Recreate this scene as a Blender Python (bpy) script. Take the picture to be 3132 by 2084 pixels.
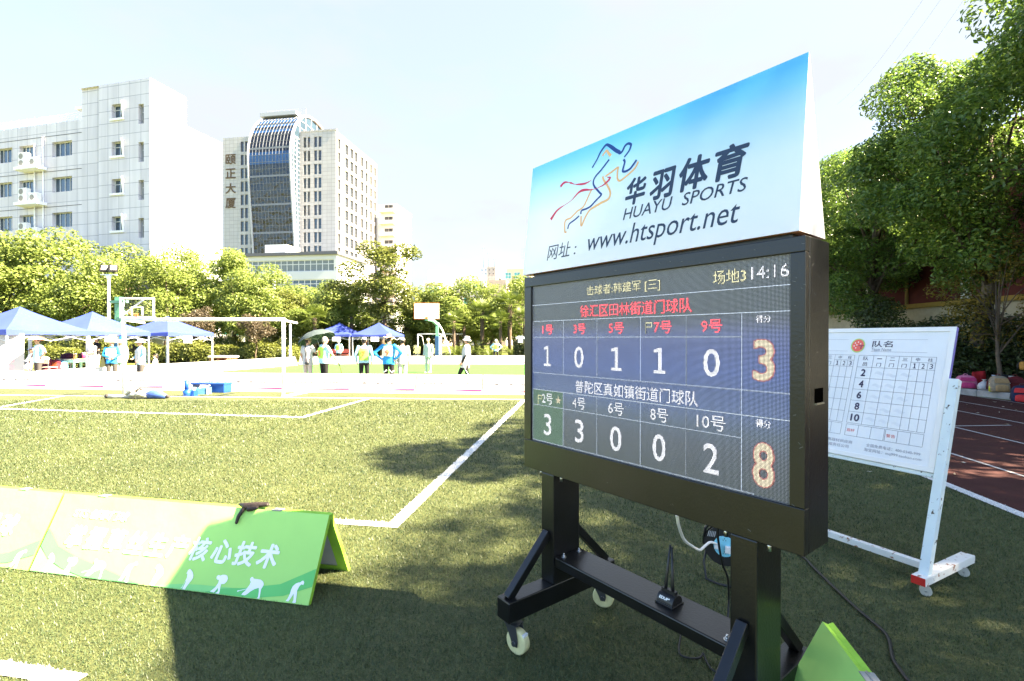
import bpy, bmesh, math, random
import numpy as np
from mathutils import Vector, Matrix
from mathutils.bvhtree import BVHTree

# ------------------------------------------------------------------ clearing
for o in list(bpy.data.objects):
    bpy.data.objects.remove(o)
scene = bpy.context.scene
COL = scene.collection
R = math.radians
rng = np.random.default_rng(7)
random.seed(7)

# ------------------------------------------------------------------ camera
FPX, CX, CY, EYE = 1485.7, 1566.0, 1042.0, 1.6
PITCH, ROLL = -0.00296, -0.00167
cd = bpy.data.cameras.new('camera')
cd.sensor_width = 36.0
cd.lens = 36.0 * FPX / 3132.0
cd.clip_start = 0.05
cd.clip_end = 3000.0
cam = bpy.data.objects.new('camera', cd)
COL.objects.link(cam)
cam.location = (0, 0, EYE)
cam.rotation_mode = 'XYZ'
cam.rotation_euler = (Matrix.Rotation(math.pi / 2 + PITCH, 3, 'X') @ Matrix.Rotation(-ROLL, 3, 'Z')).to_euler()
scene.camera = cam

# ------------------------------------------------------------------ sky and sun
TOSUN = Vector((2.2, -0.41, 2.28)).normalized()
SUN_EL = math.asin(TOSUN.z)
SUN_AZ = math.atan2(TOSUN.x, TOSUN.y)
world = bpy.data.worlds.new("World")
scene.world = world
world.use_nodes = True
wn = world.node_tree.nodes
bg = wn['Background']
sky = wn.new('ShaderNodeTexSky')
sky.sky_type = 'NISHITA'
sky.sun_disc = False
sky.sun_elevation = SUN_EL
sky.sun_rotation = SUN_AZ
sky.altitude = 10
sky.air_density = 1.0
sky.dust_density = 1.2
sky.ozone_density = 2.5
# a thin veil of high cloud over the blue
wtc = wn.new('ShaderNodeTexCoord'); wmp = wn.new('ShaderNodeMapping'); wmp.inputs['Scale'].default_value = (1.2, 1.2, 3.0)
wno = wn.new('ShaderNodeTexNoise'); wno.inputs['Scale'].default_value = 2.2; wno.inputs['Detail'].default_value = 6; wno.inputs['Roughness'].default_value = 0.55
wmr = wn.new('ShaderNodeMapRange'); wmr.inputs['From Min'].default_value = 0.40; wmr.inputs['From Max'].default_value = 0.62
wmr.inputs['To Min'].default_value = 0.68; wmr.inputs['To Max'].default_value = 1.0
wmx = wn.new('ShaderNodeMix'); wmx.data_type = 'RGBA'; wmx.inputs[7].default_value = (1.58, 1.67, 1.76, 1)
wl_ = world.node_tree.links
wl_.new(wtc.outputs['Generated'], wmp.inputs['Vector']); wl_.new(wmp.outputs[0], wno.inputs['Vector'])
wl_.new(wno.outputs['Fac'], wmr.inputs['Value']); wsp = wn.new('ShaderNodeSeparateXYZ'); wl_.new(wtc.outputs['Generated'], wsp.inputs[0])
wms = wn.new('ShaderNodeMapRange'); wms.interpolation_type = 'SMOOTHSTEP'      # veil masked to the view side so the remaining sky lights bluer
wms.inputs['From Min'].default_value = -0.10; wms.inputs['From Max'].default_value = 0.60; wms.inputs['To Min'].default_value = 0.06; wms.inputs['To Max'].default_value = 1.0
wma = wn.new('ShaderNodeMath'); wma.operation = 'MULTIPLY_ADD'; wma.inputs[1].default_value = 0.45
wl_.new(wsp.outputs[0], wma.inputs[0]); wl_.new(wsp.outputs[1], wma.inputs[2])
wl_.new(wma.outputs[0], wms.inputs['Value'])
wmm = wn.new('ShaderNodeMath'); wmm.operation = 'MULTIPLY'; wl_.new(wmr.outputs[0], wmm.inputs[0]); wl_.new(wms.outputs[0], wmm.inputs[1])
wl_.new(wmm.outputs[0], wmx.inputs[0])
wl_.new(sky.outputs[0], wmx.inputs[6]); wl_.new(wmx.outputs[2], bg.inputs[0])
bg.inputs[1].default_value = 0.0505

sd = bpy.data.lights.new('sun', 'SUN')
sd.energy = 5.0
sd.angle = R(0.5)
sd.color = (1.0, 0.84, 0.59)
sun = bpy.data.objects.new('sun', sd)
COL.objects.link(sun)
sun.location = (20, -5, 30)
sun.rotation_euler = TOSUN.to_track_quat('Z', 'Y').to_euler()

scene.view_settings.view_transform = 'Standard'
scene.view_settings.look = 'None'
scene.view_settings.exposure = 3.5
scene.view_settings.gamma = 1.0
scene.view_settings.use_curve_mapping = False
scene.cycles.max_bounces = 8
scene.cycles.transparent_max_bounces = 8
scene.cycles.use_denoising = True

# ------------------------------------------------------------------ helpers
def ray(px, py):
    """direction through a pixel of the 3132 x 2084 photograph, with Y = 1"""
    u, v = (px - CX) / FPX, (CY - py) / FPX
    cr, sr = math.cos(ROLL), math.sin(ROLL)
    xc, yc = u * cr + v * sr, -u * sr + v * cr
    c, s = math.cos(PITCH), math.sin(PITCH)
    Z, Y = yc * c + s, c - yc * s
    return Vector((xc / Y, 1.0, Z / Y))

def at(px, py, Y):
    return Vector((0, 0, EYE)) + ray(px, py) * Y

def gnd(px, py, z=0.0):
    d = ray(px, py)
    return Vector((0, 0, EYE)) + d * ((z - EYE) / d.z)

def tag(o, label=None, cat=None, group=None, kind=None):
    if label: o['label'] = label
    if cat: o['category'] = cat
    if group: o['group'] = group
    if kind: o['kind'] = kind
    return o

def thing(name, label, cat, loc=(0, 0, 0), rz=0.0, group=None, mat=None):
    o = bpy.data.objects.new(name, None)
    o.empty_display_size = 0.2
    COL.objects.link(o)
    if mat is not None:
        o.matrix_world = mat
    else:
        o.location = loc
        o.rotation_euler = (0, 0, rz)
    return tag(o, label, cat, group)

def link(name, mesh, parent=None):
    o = bpy.data.objects.new(name, mesh)
    COL.objects.link(o)
    if parent is not None:
        o.parent = parent
    return o

def copy_tree(o, parent=None):
    c = o.copy()
    COL.objects.link(c)
    if parent is not None:
        c.parent = parent
    for ch in [k for k in bpy.data.objects if k.parent == o]:
        copy_tree(ch, c)
    return c

_text = {}
def text_geo(s, bold=0.0, shear=0.0, spacing=1.0):
    if s == '1 ':                                   # a one with a foot, as the screen shows it
        v = np.array([(0, 0), (.62, 0), (.62, .12), (0, .12), (.23, .12), (.41, .12), (.41, 1), (.23, 1), (.0, .80), (.23, .84), (.28, 1), (.0, .92)])
        return v, [(0, 1, 2, 3), (4, 5, 6, 7), (8, 9, 10, 11)]
    key = (s, bold, shear, spacing)
    if key not in _text:
        cu = bpy.data.curves.new('lettering', 'FONT')
        cu.body = s
        cu.size = 1.0
        cu.offset = bold
        cu.shear = shear
        cu.space_character = spacing
        cu.resolution_u = 3
        ob = bpy.data.objects.new('lettering', cu)
        COL.objects.link(ob)
        dg = bpy.context.evaluated_depsgraph_get()
        me = bpy.data.meshes.new_from_object(ob.evaluated_get(dg))
        v = np.array([w.co[:2] for w in me.vertices]) if len(me.vertices) else np.zeros((0, 2))
        f = [tuple(p.vertices) for p in me.polygons]
        bpy.data.objects.remove(ob)
        bpy.data.meshes.remove(me)
        bpy.data.curves.remove(cu)
        _text[key] = (v, f)
    return _text[key]

class MB:
    """collects shapes and links them as ONE mesh object"""
    def __init__(self):
        self.v, self.f, self.m, self.sm = [], [], [], []
    def add(self, vs, fs, mi=0, smooth=False):
        b = len(self.v)
        self.v.extend(tuple(x) for x in vs)
        for f in fs:
            self.f.append(tuple(b + i for i in f)); self.m.append(mi); self.sm.append(smooth)
    def box(self, lo, hi, mi=0, M=None):
        x0, y0, z0 = lo; x1, y1, z1 = hi
        vs = [Vector(p) for p in ((x0,y0,z0),(x1,y0,z0),(x1,y1,z0),(x0,y1,z0),(x0,y0,z1),(x1,y0,z1),(x1,y1,z1),(x0,y1,z1))]
        if M is not None: vs = [M @ p for p in vs]
        self.add(vs, [(0,3,2,1),(4,5,6,7),(0,1,5,4),(1,2,6,5),(2,3,7,6),(3,0,4,7)], mi)
    def cbox(self, c, s, mi=0, M=None):
        self.box([c[i] - s[i] / 2 for i in range(3)], [c[i] + s[i] / 2 for i in range(3)], mi, M)
    def bar(self, p0, p1, w, h=None, mi=0, up=(0, 0, 1)):
        """square bar from p0 to p1"""
        h = w if h is None else h
        p0, p1 = Vector(p0), Vector(p1)
        d = (p1 - p0).normalized()
        u = Vector(up)
        if abs(d.dot(u)) > 0.98: u = Vector((0, 1, 0))
        a = d.cross(u).normalized(); b = a.cross(d)
        vs = []
        for p in (p0, p1):
            for i, j in ((-1,-1),(1,-1),(1,1),(-1,1)):
                vs.append(p + a * (i * w / 2) + b * (j * h / 2))
        self.add(vs, [(0,1,2,3),(7,6,5,4),(0,4,5,1),(1,5,6,2),(2,6,7,3),(3,7,4,0)], mi)
    def tube(self, pts, r, n=8, mi=0, smooth=True, cap=True, flat=None):
        pts = [Vector(p) for p in pts]
        rs = r if isinstance(r, (list, tuple)) else [r] * len(pts)
        vs, fs = [], []
        prev = None
        for i, p in enumerate(pts):
            d = (pts[min(i + 1, len(pts) - 1)] - pts[max(i - 1, 0)])
            d = d.normalized() if d.length > 1e-9 else Vector((0, 0, 1))
            if prev is None:
                u = Vector((0, 0, 1)) if abs(d.z) < 0.9 else Vector((1, 0, 0))
                a = d.cross(u).normalized()
            else:
                a = (prev - d * prev.dot(d)).normalized()
            prev = a
            b = d.cross(a)
            for k in range(n):
                t = 2 * math.pi * k / n
                vs.append(p + (a * math.cos(t) + b * math.sin(t)) * rs[i])
        for i in range(len(pts) - 1):
            for k in range(n):
                k2 = (k + 1) % n
                fs.append((i*n+k, i*n+k2, (i+1)*n+k2, (i+1)*n+k))
        self.add(vs, fs, mi, smooth)
        if cap:
            b0 = len(self.v) - len(vs)
            self.f.append(tuple(b0 + k for k in reversed(range(n)))); self.m.append(mi); self.sm.append(False)
            e = b0 + (len(pts) - 1) * n
            self.f.append(tuple(e + k for k in range(n))); self.m.append(mi); self.sm.append(False)
    def cyl(self, p0, p1, r0, r1=None, n=16, mi=0, smooth=True):
        self.tube([p0, p1], [r0, r0 if r1 is None else r1], n, mi, smooth)
    def loft(self, rings, mi=0, smooth=True, cap=True):
        """rings: lists of points with equal length"""
        n = len(rings[0])
        vs = [p for r_ in rings for p in r_]
        fs = []
        for i in range(len(rings) - 1):
            for k in range(n):
                k2 = (k + 1) % n
                fs.append((i*n+k, i*n+k2, (i+1)*n+k2, (i+1)*n+k))
        self.add(vs, fs, mi, smooth)
        if cap:
            b0 = len(self.v) - len(vs)
            self.f.append(tuple(b0 + k for k in reversed(range(n)))); self.m.append(mi); self.sm.append(False)
            e = b0 + (len(rings) - 1) * n
            self.f.append(tuple(e + k for k in range(n))); self.m.append(mi); self.sm.append(False)
    def capsule(self, p0, r0, p1, r1, n=10, mi=0):
        p0, p1 = Vector(p0), Vector(p1)
        d = (p1 - p0)
        d = d.normalized() if d.length > 1e-6 else Vector((0, 0, 1))
        pts, rs = [], []
        for t in (-1, -0.8, -0.45):
            pts.append(p0 + d * (t * r0)); rs.append(r0 * math.sqrt(max(0.0004, 1 - t * t)))
        pts.append(p0); rs.append(r0)
        pts.append(p1); rs.append(r1)
        for t in (0.45, 0.8, 1):
            pts.append(p1 + d * (t * r1)); rs.append(r1 * math.sqrt(max(0.0004, 1 - t * t)))
        self.tube(pts, rs, n, mi)
    def ellipsoid(self, c, r, n=14, m=9, mi=0, M=None, z0=-1.0, z1=1.0):
        rings = []
        for i in range(m + 1):
            z = math.sin(math.asin(z0) + (math.asin(z1) - math.asin(z0)) * i / m)
            q = math.sqrt(max(1e-5, 1 - z * z))
            ring = []
            for k in range(n):
                t = 2 * math.pi * k / n
                p = Vector((c[0] + r[0] * q * math.cos(t), c[1] + r[1] * q * math.sin(t), c[2] + r[2] * z))
                ring.append(M @ p if M is not None else p)
            rings.append(ring)
        self.loft(rings, mi)
    def prism(self, poly, fr, th, mi=0, smooth=False):
        """poly: list of (a, b); fr: function (a, b, c) -> point; from c = 0 to c = th"""
        n = len(poly)
        vs = [fr(a, b, 0) for a, b in poly] + [fr(a, b, th) for a, b in poly]
        fs = [tuple(reversed(range(n))), tuple(range(n, 2 * n))] + [(i, (i + 1) % n, n + (i + 1) % n, n + i) for i in range(n)]
        self.add(vs, fs, mi, smooth)
    def quad(self, a, b, c, d, mi=0):
        self.add([a, b, c, d], [(0, 1, 2, 3)], mi)
    def rect(self, fr, a0, b0, a1, b1, c=0.0, mi=0):
        self.add([fr(a0, b0, c), fr(a1, b0, c), fr(a1, b1, c), fr(a0, b1, c)], [(0, 1, 2, 3)], mi)
    def text(self, s, fr, box, c=0.001, mi=0, bold=0.0, shear=0.0, spacing=1.0):
        """lettering fitted into box = (a0, b0, a1, b1) of the frame fr"""
        v, f = text_geo(s, 0.0, shear, spacing)
        if len(v) == 0: return
        lo, hi = v.min(0) - bold, v.max(0) + bold
        sz = np.maximum(hi - lo, 1e-6)
        a0, b0, a1, b1 = box
        # heavier strokes: the outline repeated around itself
        sh = [(0.0, 0.0)] if bold <= 0 else [(0, 0)] + [(bold * math.cos(k * math.pi / 4), bold * math.sin(k * math.pi / 4)) for k in range(8)]
        for i, (dx, dy) in enumerate(sh):
            vs = [fr(a0 + (p[0] + dx - lo[0]) / sz[0] * (a1 - a0), b0 + (p[1] + dy - lo[1]) / sz[1] * (b1 - b0), c + i * 0.00003) for p in v]
            self.add(vs, f, mi)
    def stroke(self, pts, w, fr, c=0.001, mi=0, sub=4):
        """ribbon of width w (or list) along smoothed 2-D points"""
        P = [Vector(p) for p in pts]
        q, ws = [], []
        W = w if isinstance(w, (list, tuple)) else [w] * len(P)
        for i in range(len(P) - 1):
            p0, p1, p2, p3 = P[max(i-1,0)], P[i], P[i+1], P[min(i+2,len(P)-1)]
            for k in range(sub):
                t = k / sub
                q.append(0.5*((2*p1)+(p2-p0)*t+(2*p0-5*p1+4*p2-p3)*t*t+(3*p1-p0-3*p2+p3)*t**3))
                ws.append(W[i] * (1 - t) + W[i+1] * t)
        q.append(P[-1]); ws.append(W[-1])
        vs, fs = [], []
        for i, p in enumerate(q):
            d = (q[min(i+1,len(q)-1)] - q[max(i-1,0)])
            d = d.normalized() if d.length > 1e-9 else Vector((1, 0))
            nrm = Vector((-d.y, d.x))
            for s_ in (-1, 1):
                e = p + nrm * (s_ * ws[i] / 2)
                vs.append(fr(e.x, e.y, c))
        for i in range(len(q) - 1):
            fs.append((2*i, 2*i+2, 2*i+3, 2*i+1))
        self.add(vs, fs, mi)
    def mesh(self, name, mats):
        me = bpy.data.meshes.new(name)
        me.from_pydata([tuple(p) for p in self.v], [], self.f)
        for m_ in (mats if isinstance(mats, (list, tuple)) else [mats]):
            me.materials.append(m_)
        me.polygons.foreach_set('material_index', self.m)
        me.polygons.foreach_set('use_smooth', self.sm)
        me.update()
        return me
    def build(self, name, mats, parent=None, bevel=0.0, fix=True):
        me = self.mesh(name, mats)
        if fix:
            bm = bmesh.new(); bm.from_mesh(me)
            bmesh.ops.recalc_face_normals(bm, faces=bm.faces)
            bm.to_mesh(me); bm.free()
        o = link(name, me, parent)
        if bevel > 0:
            md = o.modifiers.new('bevel', 'BEVEL')
            md.width = bevel; md.segments = 2; md.limit_method = 'ANGLE'; md.angle_limit = R(40)
        return o

def ID(a, b, c):
    return Vector((a, b, c))
def XZ(y0=0.0, sgn=-1.0):
    """frame with a along x, b along z, c towards -y"""
    return lambda a, b, c: Vector((a, y0 + sgn * c, b))

# ------------------------------------------------------------------ materials
def lin(r, g, b):
    f = lambda c: (c / 255 / 12.92) if c / 255 <= 0.04045 else ((c / 255 + 0.055) / 1.055) ** 2.4
    return (f(r), f(g), f(b))

def M(name, col, rough=0.6, spec=0.4, metal=0.0, var=0.12, vscale=6.0, bump=0.0, bscale=40.0, trans=0.0, coat=0.0):
    m = bpy.data.materials.new(name)
    m.use_nodes = True
    nt = m.node_tree; N = nt.nodes; L = nt.links
    p = N['Principled BSDF']
    p.inputs['Roughness'].default_value = rough
    p.inputs['Specular IOR Level'].default_value = spec
    p.inputs['Metallic'].default_value = metal
    p.inputs['Coat Weight'].default_value = coat
    tc = N.new('ShaderNodeTexCoord')
    no = N.new('ShaderNodeTexNoise')
    no.inputs['Scale'].default_value = vscale
    no.inputs['Detail'].default_value = 5.0
    L.new(tc.outputs['Object'], no.inputs['Vector'])
    mr = N.new('ShaderNodeMapRange')
    mr.inputs['From Min'].default_value = 0.25
    mr.inputs['From Max'].default_value = 0.75
    mr.inputs['To Min'].default_value = 1 - var
    mr.inputs['To Max'].default_value = 1 + var
    L.new(no.outputs['Fac'], mr.inputs['Value'])
    mx = N.new('ShaderNodeMix'); mx.data_type = 'RGBA'; mx.blend_type = 'MULTIPLY'
    mx.inputs['Factor'].default_value = 1.0
    mx.inputs[6].default_value = (*col, 1)
    L.new(mr.outputs[0], mx.inputs[7])
    L.new(mx.outputs[2], p.inputs['Base Color'])
    if bump > 0:
        n2 = N.new('ShaderNodeTexNoise'); n2.inputs['Scale'].default_value = bscale; n2.inputs['Detail'].default_value = 4
        L.new(tc.outputs['Object'], n2.inputs['Vector'])
        bp = N.new('ShaderNodeBump'); bp.inputs['Strength'].default_value = bump; bp.inputs['Distance'].default_value = 0.02
        L.new(n2.outputs['Fac'], bp.inputs['Height']); L.new(bp.outputs[0], p.inputs['Normal'])
    if trans > 0:
        tr = N.new('ShaderNodeBsdfTranslucent')
        L.new(mx.outputs[2], tr.inputs['Color'])
        ms = N.new('ShaderNodeMixShader'); ms.inputs[0].default_value = trans
        L.new(p.outputs[0], ms.inputs[1]); L.new(tr.outputs[0], ms.inputs[2])
        L.new(ms.outputs[0], N['Material Output'].inputs['Surface'])
    return m

def leaf_mat(name, c0, c1, trans=0.35, rough=0.45, spec=0.4):
    """leaf colours vary leaf by leaf"""
    m = bpy.data.materials.new(name); m.use_nodes = True
    nt = m.node_tree; N = nt.nodes; L = nt.links
    p = N['Principled BSDF']
    p.inputs['Roughness'].default_value = rough
    p.inputs['Specular IOR Level'].default_value = spec
    g = N.new('ShaderNodeNewGeometry')
    tc = N.new('ShaderNodeTexCoord')
    no = N.new('ShaderNodeTexNoise'); no.inputs['Scale'].default_value = 0.9; no.inputs['Detail'].default_value = 3
    L.new(tc.outputs['Object'], no.inputs['Vector'])
    ad = N.new('ShaderNodeMath'); ad.operation = 'ADD'
    L.new(g.outputs['Random Per Island'], ad.inputs[0]); L.new(no.outputs['Fac'], ad.inputs[1])
    mr = N.new('ShaderNodeMapRange'); mr.inputs['From Min'].default_value = 0.3; mr.inputs['From Max'].default_value = 1.6
    L.new(ad.outputs[0], mr.inputs['Value'])
    mx = N.new('ShaderNodeMix'); mx.data_type = 'RGBA'
    mx.inputs[6].default_value = (*c0, 1); mx.inputs[7].default_value = (*c1, 1)
    L.new(mr.outputs[0], mx.inputs[0])
    L.new(mx.outputs[2], p.inputs['Base Color'])
    tr = N.new('ShaderNodeBsdfTranslucent'); L.new(mx.outputs[2], tr.inputs['Color'])
    ms = N.new('ShaderNodeMixShader'); ms.inputs[0].default_value = trans
    L.new(p.outputs[0], ms.inputs[1]); L.new(tr.outputs[0], ms.inputs[2])
    L.new(ms.outputs[0], N['Material Output'].inputs['Surface'])
    return m

def grid_mat(name, col, line, sx, sz, w=0.012, rough=0.6, spec=0.3, var=0.06, offset=0.0):
    """cladding panels: joint lines every sx metres along the wall and sz metres up"""
    m = M(name, col, rough, spec, var=var, vscale=0.7)
    nt = m.node_tree; N = nt.nodes; L = nt.links
    # rain streaks: the stain noise is stretched down the wall
    st_ = [n for n in N if n.type == 'TEX_NOISE'][0]; mp_ = N.new('ShaderNodeMapping'); mp_.inputs['Scale'].default_value = (2.2, 2.2, 0.22)
    L.new(st_.inputs['Vector'].links[0].from_socket, mp_.inputs['Vector']); L.new(mp_.outputs[0], st_.inputs['Vector'])
    p = N['Principled BSDF']
    base = p.inputs['Base Color'].links[0].from_socket
    tc = N.new('ShaderNodeTexCoord')
    sp = N.new('ShaderNodeSeparateXYZ'); L.new(tc.outputs['Object'], sp.inputs[0])
    ad = N.new('ShaderNodeMath'); ad.operation = 'ADD'
    L.new(sp.outputs[0], ad.inputs[0]); L.new(sp.outputs[1], ad.inputs[1])
    cb = N.new('ShaderNodeCombineXYZ'); L.new(ad.outputs[0], cb.inputs[0]); L.new(sp.outputs[2], cb.inputs[1])
    br = N.new('ShaderNodeTexBrick')
    br.offset = offset; br.squash = 1.0
    br.inputs['Scale'].default_value = 1.0
    br.inputs['Mortar Size'].default_value = w
    br.inputs['Mortar Smooth'].default_value = 0.0
    br.inputs['Brick Width'].default_value = sx
    br.inputs['Row Height'].default_value = sz
    br.inputs['Color1'].default_value = (1, 1, 1, 1)
    br.inputs['Color2'].default_value = (0.9, 0.9, 0.91, 1)
    br.inputs['Mortar'].default_value = (*line, 1)
    L.new(cb.outputs[0], br.inputs['Vector'])
    mx = N.new('ShaderNodeMix'); mx.data_type = 'RGBA'; mx.blend_type = 'MULTIPLY'; mx.inputs[0].default_value = 1
    L.new(base, mx.inputs[6]); L.new(br.outputs[0], mx.inputs[7])
    L.new(mx.outputs[2], p.inputs['Base Color'])
    return m

def chip_mat(name, col, chip, scale=18.0, thr=0.64, rough=0.5):
    """paint with chips of rust or bare metal showing through"""
    m = M(name, col, rough, 0.4, var=0.06)
    nt = m.node_tree; N = nt.nodes; L = nt.links
    p = N['Principled BSDF']
    base = p.inputs['Base Color'].links[0].from_socket
    tc = N.new('ShaderNodeTexCoord')
    no = N.new('ShaderNodeTexNoise'); no.inputs['Scale'].default_value = scale; no.inputs['Detail'].default_value = 6
    no.inputs['Roughness'].default_value = 0.7
    L.new(tc.outputs['Object'], no.inputs['Vector'])
    rp = N.new('ShaderNodeValToRGB')
    rp.color_ramp.elements[0].position = thr; rp.color_ramp.elements[0].color = (0, 0, 0, 1)
    rp.color_ramp.elements[1].position = thr + 0.02; rp.color_ramp.elements[1].color = (1, 1, 1, 1)
    L.new(no.outputs['Fac'], rp.inputs[0])
    mx = N.new('ShaderNodeMix'); mx.data_type = 'RGBA'
    L.new(rp.outputs[0], mx.inputs[0]); L.new(base, mx.inputs[6]); mx.inputs[7].default_value = (*chip, 1)
    L.new(mx.outputs[2], p.inputs['Base Color'])
    return m

def glass_mat(name, col, rough=0.05, spec=0.9, wav=0.0):
    m = M(name, col, rough, spec, var=0.35, vscale=0.8)
    if wav:
        nt = m.node_tree; N = nt.nodes; L = nt.links
        tc = N.new('ShaderNodeTexCoord'); no = N.new('ShaderNodeTexNoise')
        no.inputs['Scale'].default_value = 0.5; no.inputs['Detail'].default_value = 2
        L.new(tc.outputs['Object'], no.inputs['Vector'])
        bp = N.new('ShaderNodeBump'); bp.inputs['Strength'].default_value = wav; bp.inputs['Distance'].default_value = 0.4
        L.new(no.outputs['Fac'], bp.inputs['Height']); L.new(bp.outputs[0], N['Principled BSDF'].inputs['Normal'])
    return m

def simple_emit(nt):
    pass

WHITE = M('white_paint', (0.8, 0.8, 0.79), 0.45, var=0.04)
OFFWH = M('off_white_plastic', (0.74, 0.74, 0.72), 0.5, var=0.05)
BLACKP = M('black_plastic', (0.012, 0.012, 0.013), 0.4, 0.5, var=0.2)
BLACKC = M('black_cable', (0.012, 0.012, 0.012), 0.5, 0.4)
STEEL = M('zinc_steel', (0.5, 0.5, 0.5), 0.3, 0.5, metal=1.0)
PAPER = M('white_paper', (0.8, 0.8, 0.8), 0.8, 0.1, var=0.03)
# ------------------------------------------------------------------ ground, pitch, court, track
def turf_mat(name, c0, c1, bump=0.8):
    m = bpy.data.materials.new(name); m.use_nodes = True
    nt = m.node_tree; N = nt.nodes; L = nt.links
    p = N['Principled BSDF']; p.inputs['Roughness'].default_value = 0.6; p.inputs['Specular IOR Level'].default_value = 0.25
    tc = N.new('ShaderNodeTexCoord')
    def noise(s, d=4, rgh=0.6):
        n = N.new('ShaderNodeTexNoise'); n.inputs['Scale'].default_value = s; n.inputs['Detail'].default_value = d
        n.inputs['Roughness'].default_value = rgh
        L.new(tc.outputs['Object'], n.inputs['Vector']); return n.outputs['Fac']
    fine, mid, big = noise(70, 3, 0.75), noise(14, 4), noise(0.7, 4)
    a = N.new('ShaderNodeMath'); a.operation = 'MULTIPLY_ADD'; L.new(fine, a.inputs[0]); a.inputs[1].default_value = 0.75
    b = N.new('ShaderNodeMath'); b.operation = 'MULTIPLY'; L.new(mid, b.inputs[0]); b.inputs[1].default_value = 0.35
    L.new(b.outputs[0], a.inputs[2])
    c = N.new('ShaderNodeMath'); c.operation = 'MULTIPLY_ADD'; L.new(big, c.inputs[0]); c.inputs[1].default_value = 0.25
    L.new(a.outputs[0], c.inputs[2])
    mr = N.new('ShaderNodeMapRange'); mr.inputs['From Min'].default_value = 0.42; mr.inputs['From Max'].default_value = 0.92
    L.new(c.outputs[0], mr.inputs['Value'])
    mx = N.new('ShaderNodeMix'); mx.data_type = 'RGBA'
    mx.inputs[6].default_value = (*c0, 1); mx.inputs[7].default_value = (*c1, 1)
    L.new(mr.outputs[0], mx.inputs[0]); L.new(mx.outputs[2], p.inputs['Base Color'])
    bp = N.new('ShaderNodeBump'); bp.inputs['Strength'].default_value = bump; bp.inputs['Distance'].default_value = 0.02
    L.new(a.outputs[0], bp.inputs['Height']); L.new(bp.outputs[0], p.inputs['Normal'])
    return m

TURF = turf_mat('turf_base', (0.007, 0.018, 0.008), (0.120, 0.130, 0.044))
LAWN = turf_mat('lawn_grass', (0.05, 0.07, 0.015), (0.16, 0.17, 0.045))
def fibre_mat(name, c0, c1):
    m = leaf_mat(name, c0, c1, 0.25, 0.45, 0.35)
    return m
FIBRE = fibre_mat('turf_fibre', (0.003, 0.025, 0.011), (0.134, 0.164, 0.064))
WFIBRE = fibre_mat('white_turf_fibre', (0.50, 0.50, 0.49), (0.80, 0.80, 0.79))

def sheet(name, pts, z, mat, kind='structure'):
    mb = MB(); mb.add([(x, y, z) for x, y in pts], [tuple(range(len(pts)))])
    o = mb.build(name, mat)
    return tag(o, kind=kind)

g = MB(); n = 48
g.add([(1500 * math.cos(2*math.pi*k/n), 1500 * math.sin(2*math.pi*k/n), -0.004) for k in range(n)], [tuple(range(n))])
tag(g.build('ground', LAWN), kind='structure')

def edge_x(y): return 4.80 + 0.155 * (y - 5.0)       # inner edge of the running track
def board_y(x): return 14.5 - 0.091 * x               # foot of the near banner boards
pitch = [(-60, -20), (edge_x(-20), -20), (edge_x(13.6), 13.6), (edge_x(13.6), 13.4), (0, board_y(0) - 0.55), (-60, board_y(-60) - 0.55)]
sheet('turf_pitch', pitch, 0.0, TURF)
CONC = M('pale_concrete', (0.36, 0.355, 0.34), 0.85, 0.2, var=0.08, vscale=2, bump=0.2)
sheet('court_border', [(-19.5, board_y(-19.5) - 0.55), (5.5, board_y(5.5) - 0.55), (6.0, 33.0), (-14.2, 33.0)], 0.002, CONC)
CARPET = M('green_court_carpet', (0.058, 0.150, 0.040), 0.9, 0.08, var=0.06, vscale=1.2, bump=0.3, bscale=160)
sheet('court_carpet', [(-14.9, 16.6), (4.6, 15.0), (5.2, 30.8), (-13.5, 30.8)], 0.006, CARPET)
TRACK = M('red_track_rubber', (0.048, 0.0125, 0.011), 0.85, 0.25, var=0.25, vscale=3, bump=0.5, bscale=220)
sheet('running_track', [(edge_x(-20), -20), (edge_x(-20) + 8.3, -20), (13.1, 12.7), (13.1, 34), (edge_x(34), 34)], 0.004, TRACK)

# painted and sewn-in white lines: a sheet each, with white fibres where the camera is near
LINE = turf_mat('white_line_turf', (0.42, 0.42, 0.40), (0.82, 0.82, 0.80), 0.5)
TLINE = M('white_track_paint', (0.40, 0.38, 0.37), 0.7, var=0.2, vscale=30)
lines = []
def line(name, p, q, w, mat=LINE, z=0.006, fib=True):
    p, q = Vector(p[:2]), Vector(q[:2])
    d = (q - p).normalized(); nn = Vector((-d.y, d.x))
    nseg = max(2, int((q - p).length / 0.05)) if fib and (q - p).length < 14 else 2
    r_ = random.Random(len(lines))
    vs, fs = [], []
    for i in range(nseg + 1):
        c = p + (q - p) * i / nseg
        for s in (-1, 1):
            e = c + nn * (s * (w / 2 + (r_.uniform(-0.006, 0.004) if fib else 0)))
            vs.append((e.x, e.y, z + 0.0002 * len(lines)))
    for i in range(nseg):
        fs.append((2*i, 2*i+2, 2*i+3, 2*i+1))
    mb = MB(); mb.add(vs, fs)
    o = mb.build(name, mat)
    tag(o, kind='structure')
    if fib: lines.append((p, q, w, o))
    else: lines.append(None)
    return o
c1 = gnd(1203, 1608)
BDIR = Vector((0.152, 0.988, 0)).normalized(); ADIR = Vector((0.988, -0.152, 0)).normalized()
line('field_line', c1 - BDIR * 0.05, gnd(1603, 1225), 0.115)
line('field_line', c1 + ADIR * 0.045, c1 - ADIR * 20, 0.10)
line('field_line', gnd(-500, 1205.0), gnd(1640, 1223.5), 0.10)
line('field_line', gnd(-500, 1237.5), gnd(933, 1278), 0.10)
line('field_line', gnd(925, 1278), gnd(1126, 1221), 0.10)
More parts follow.
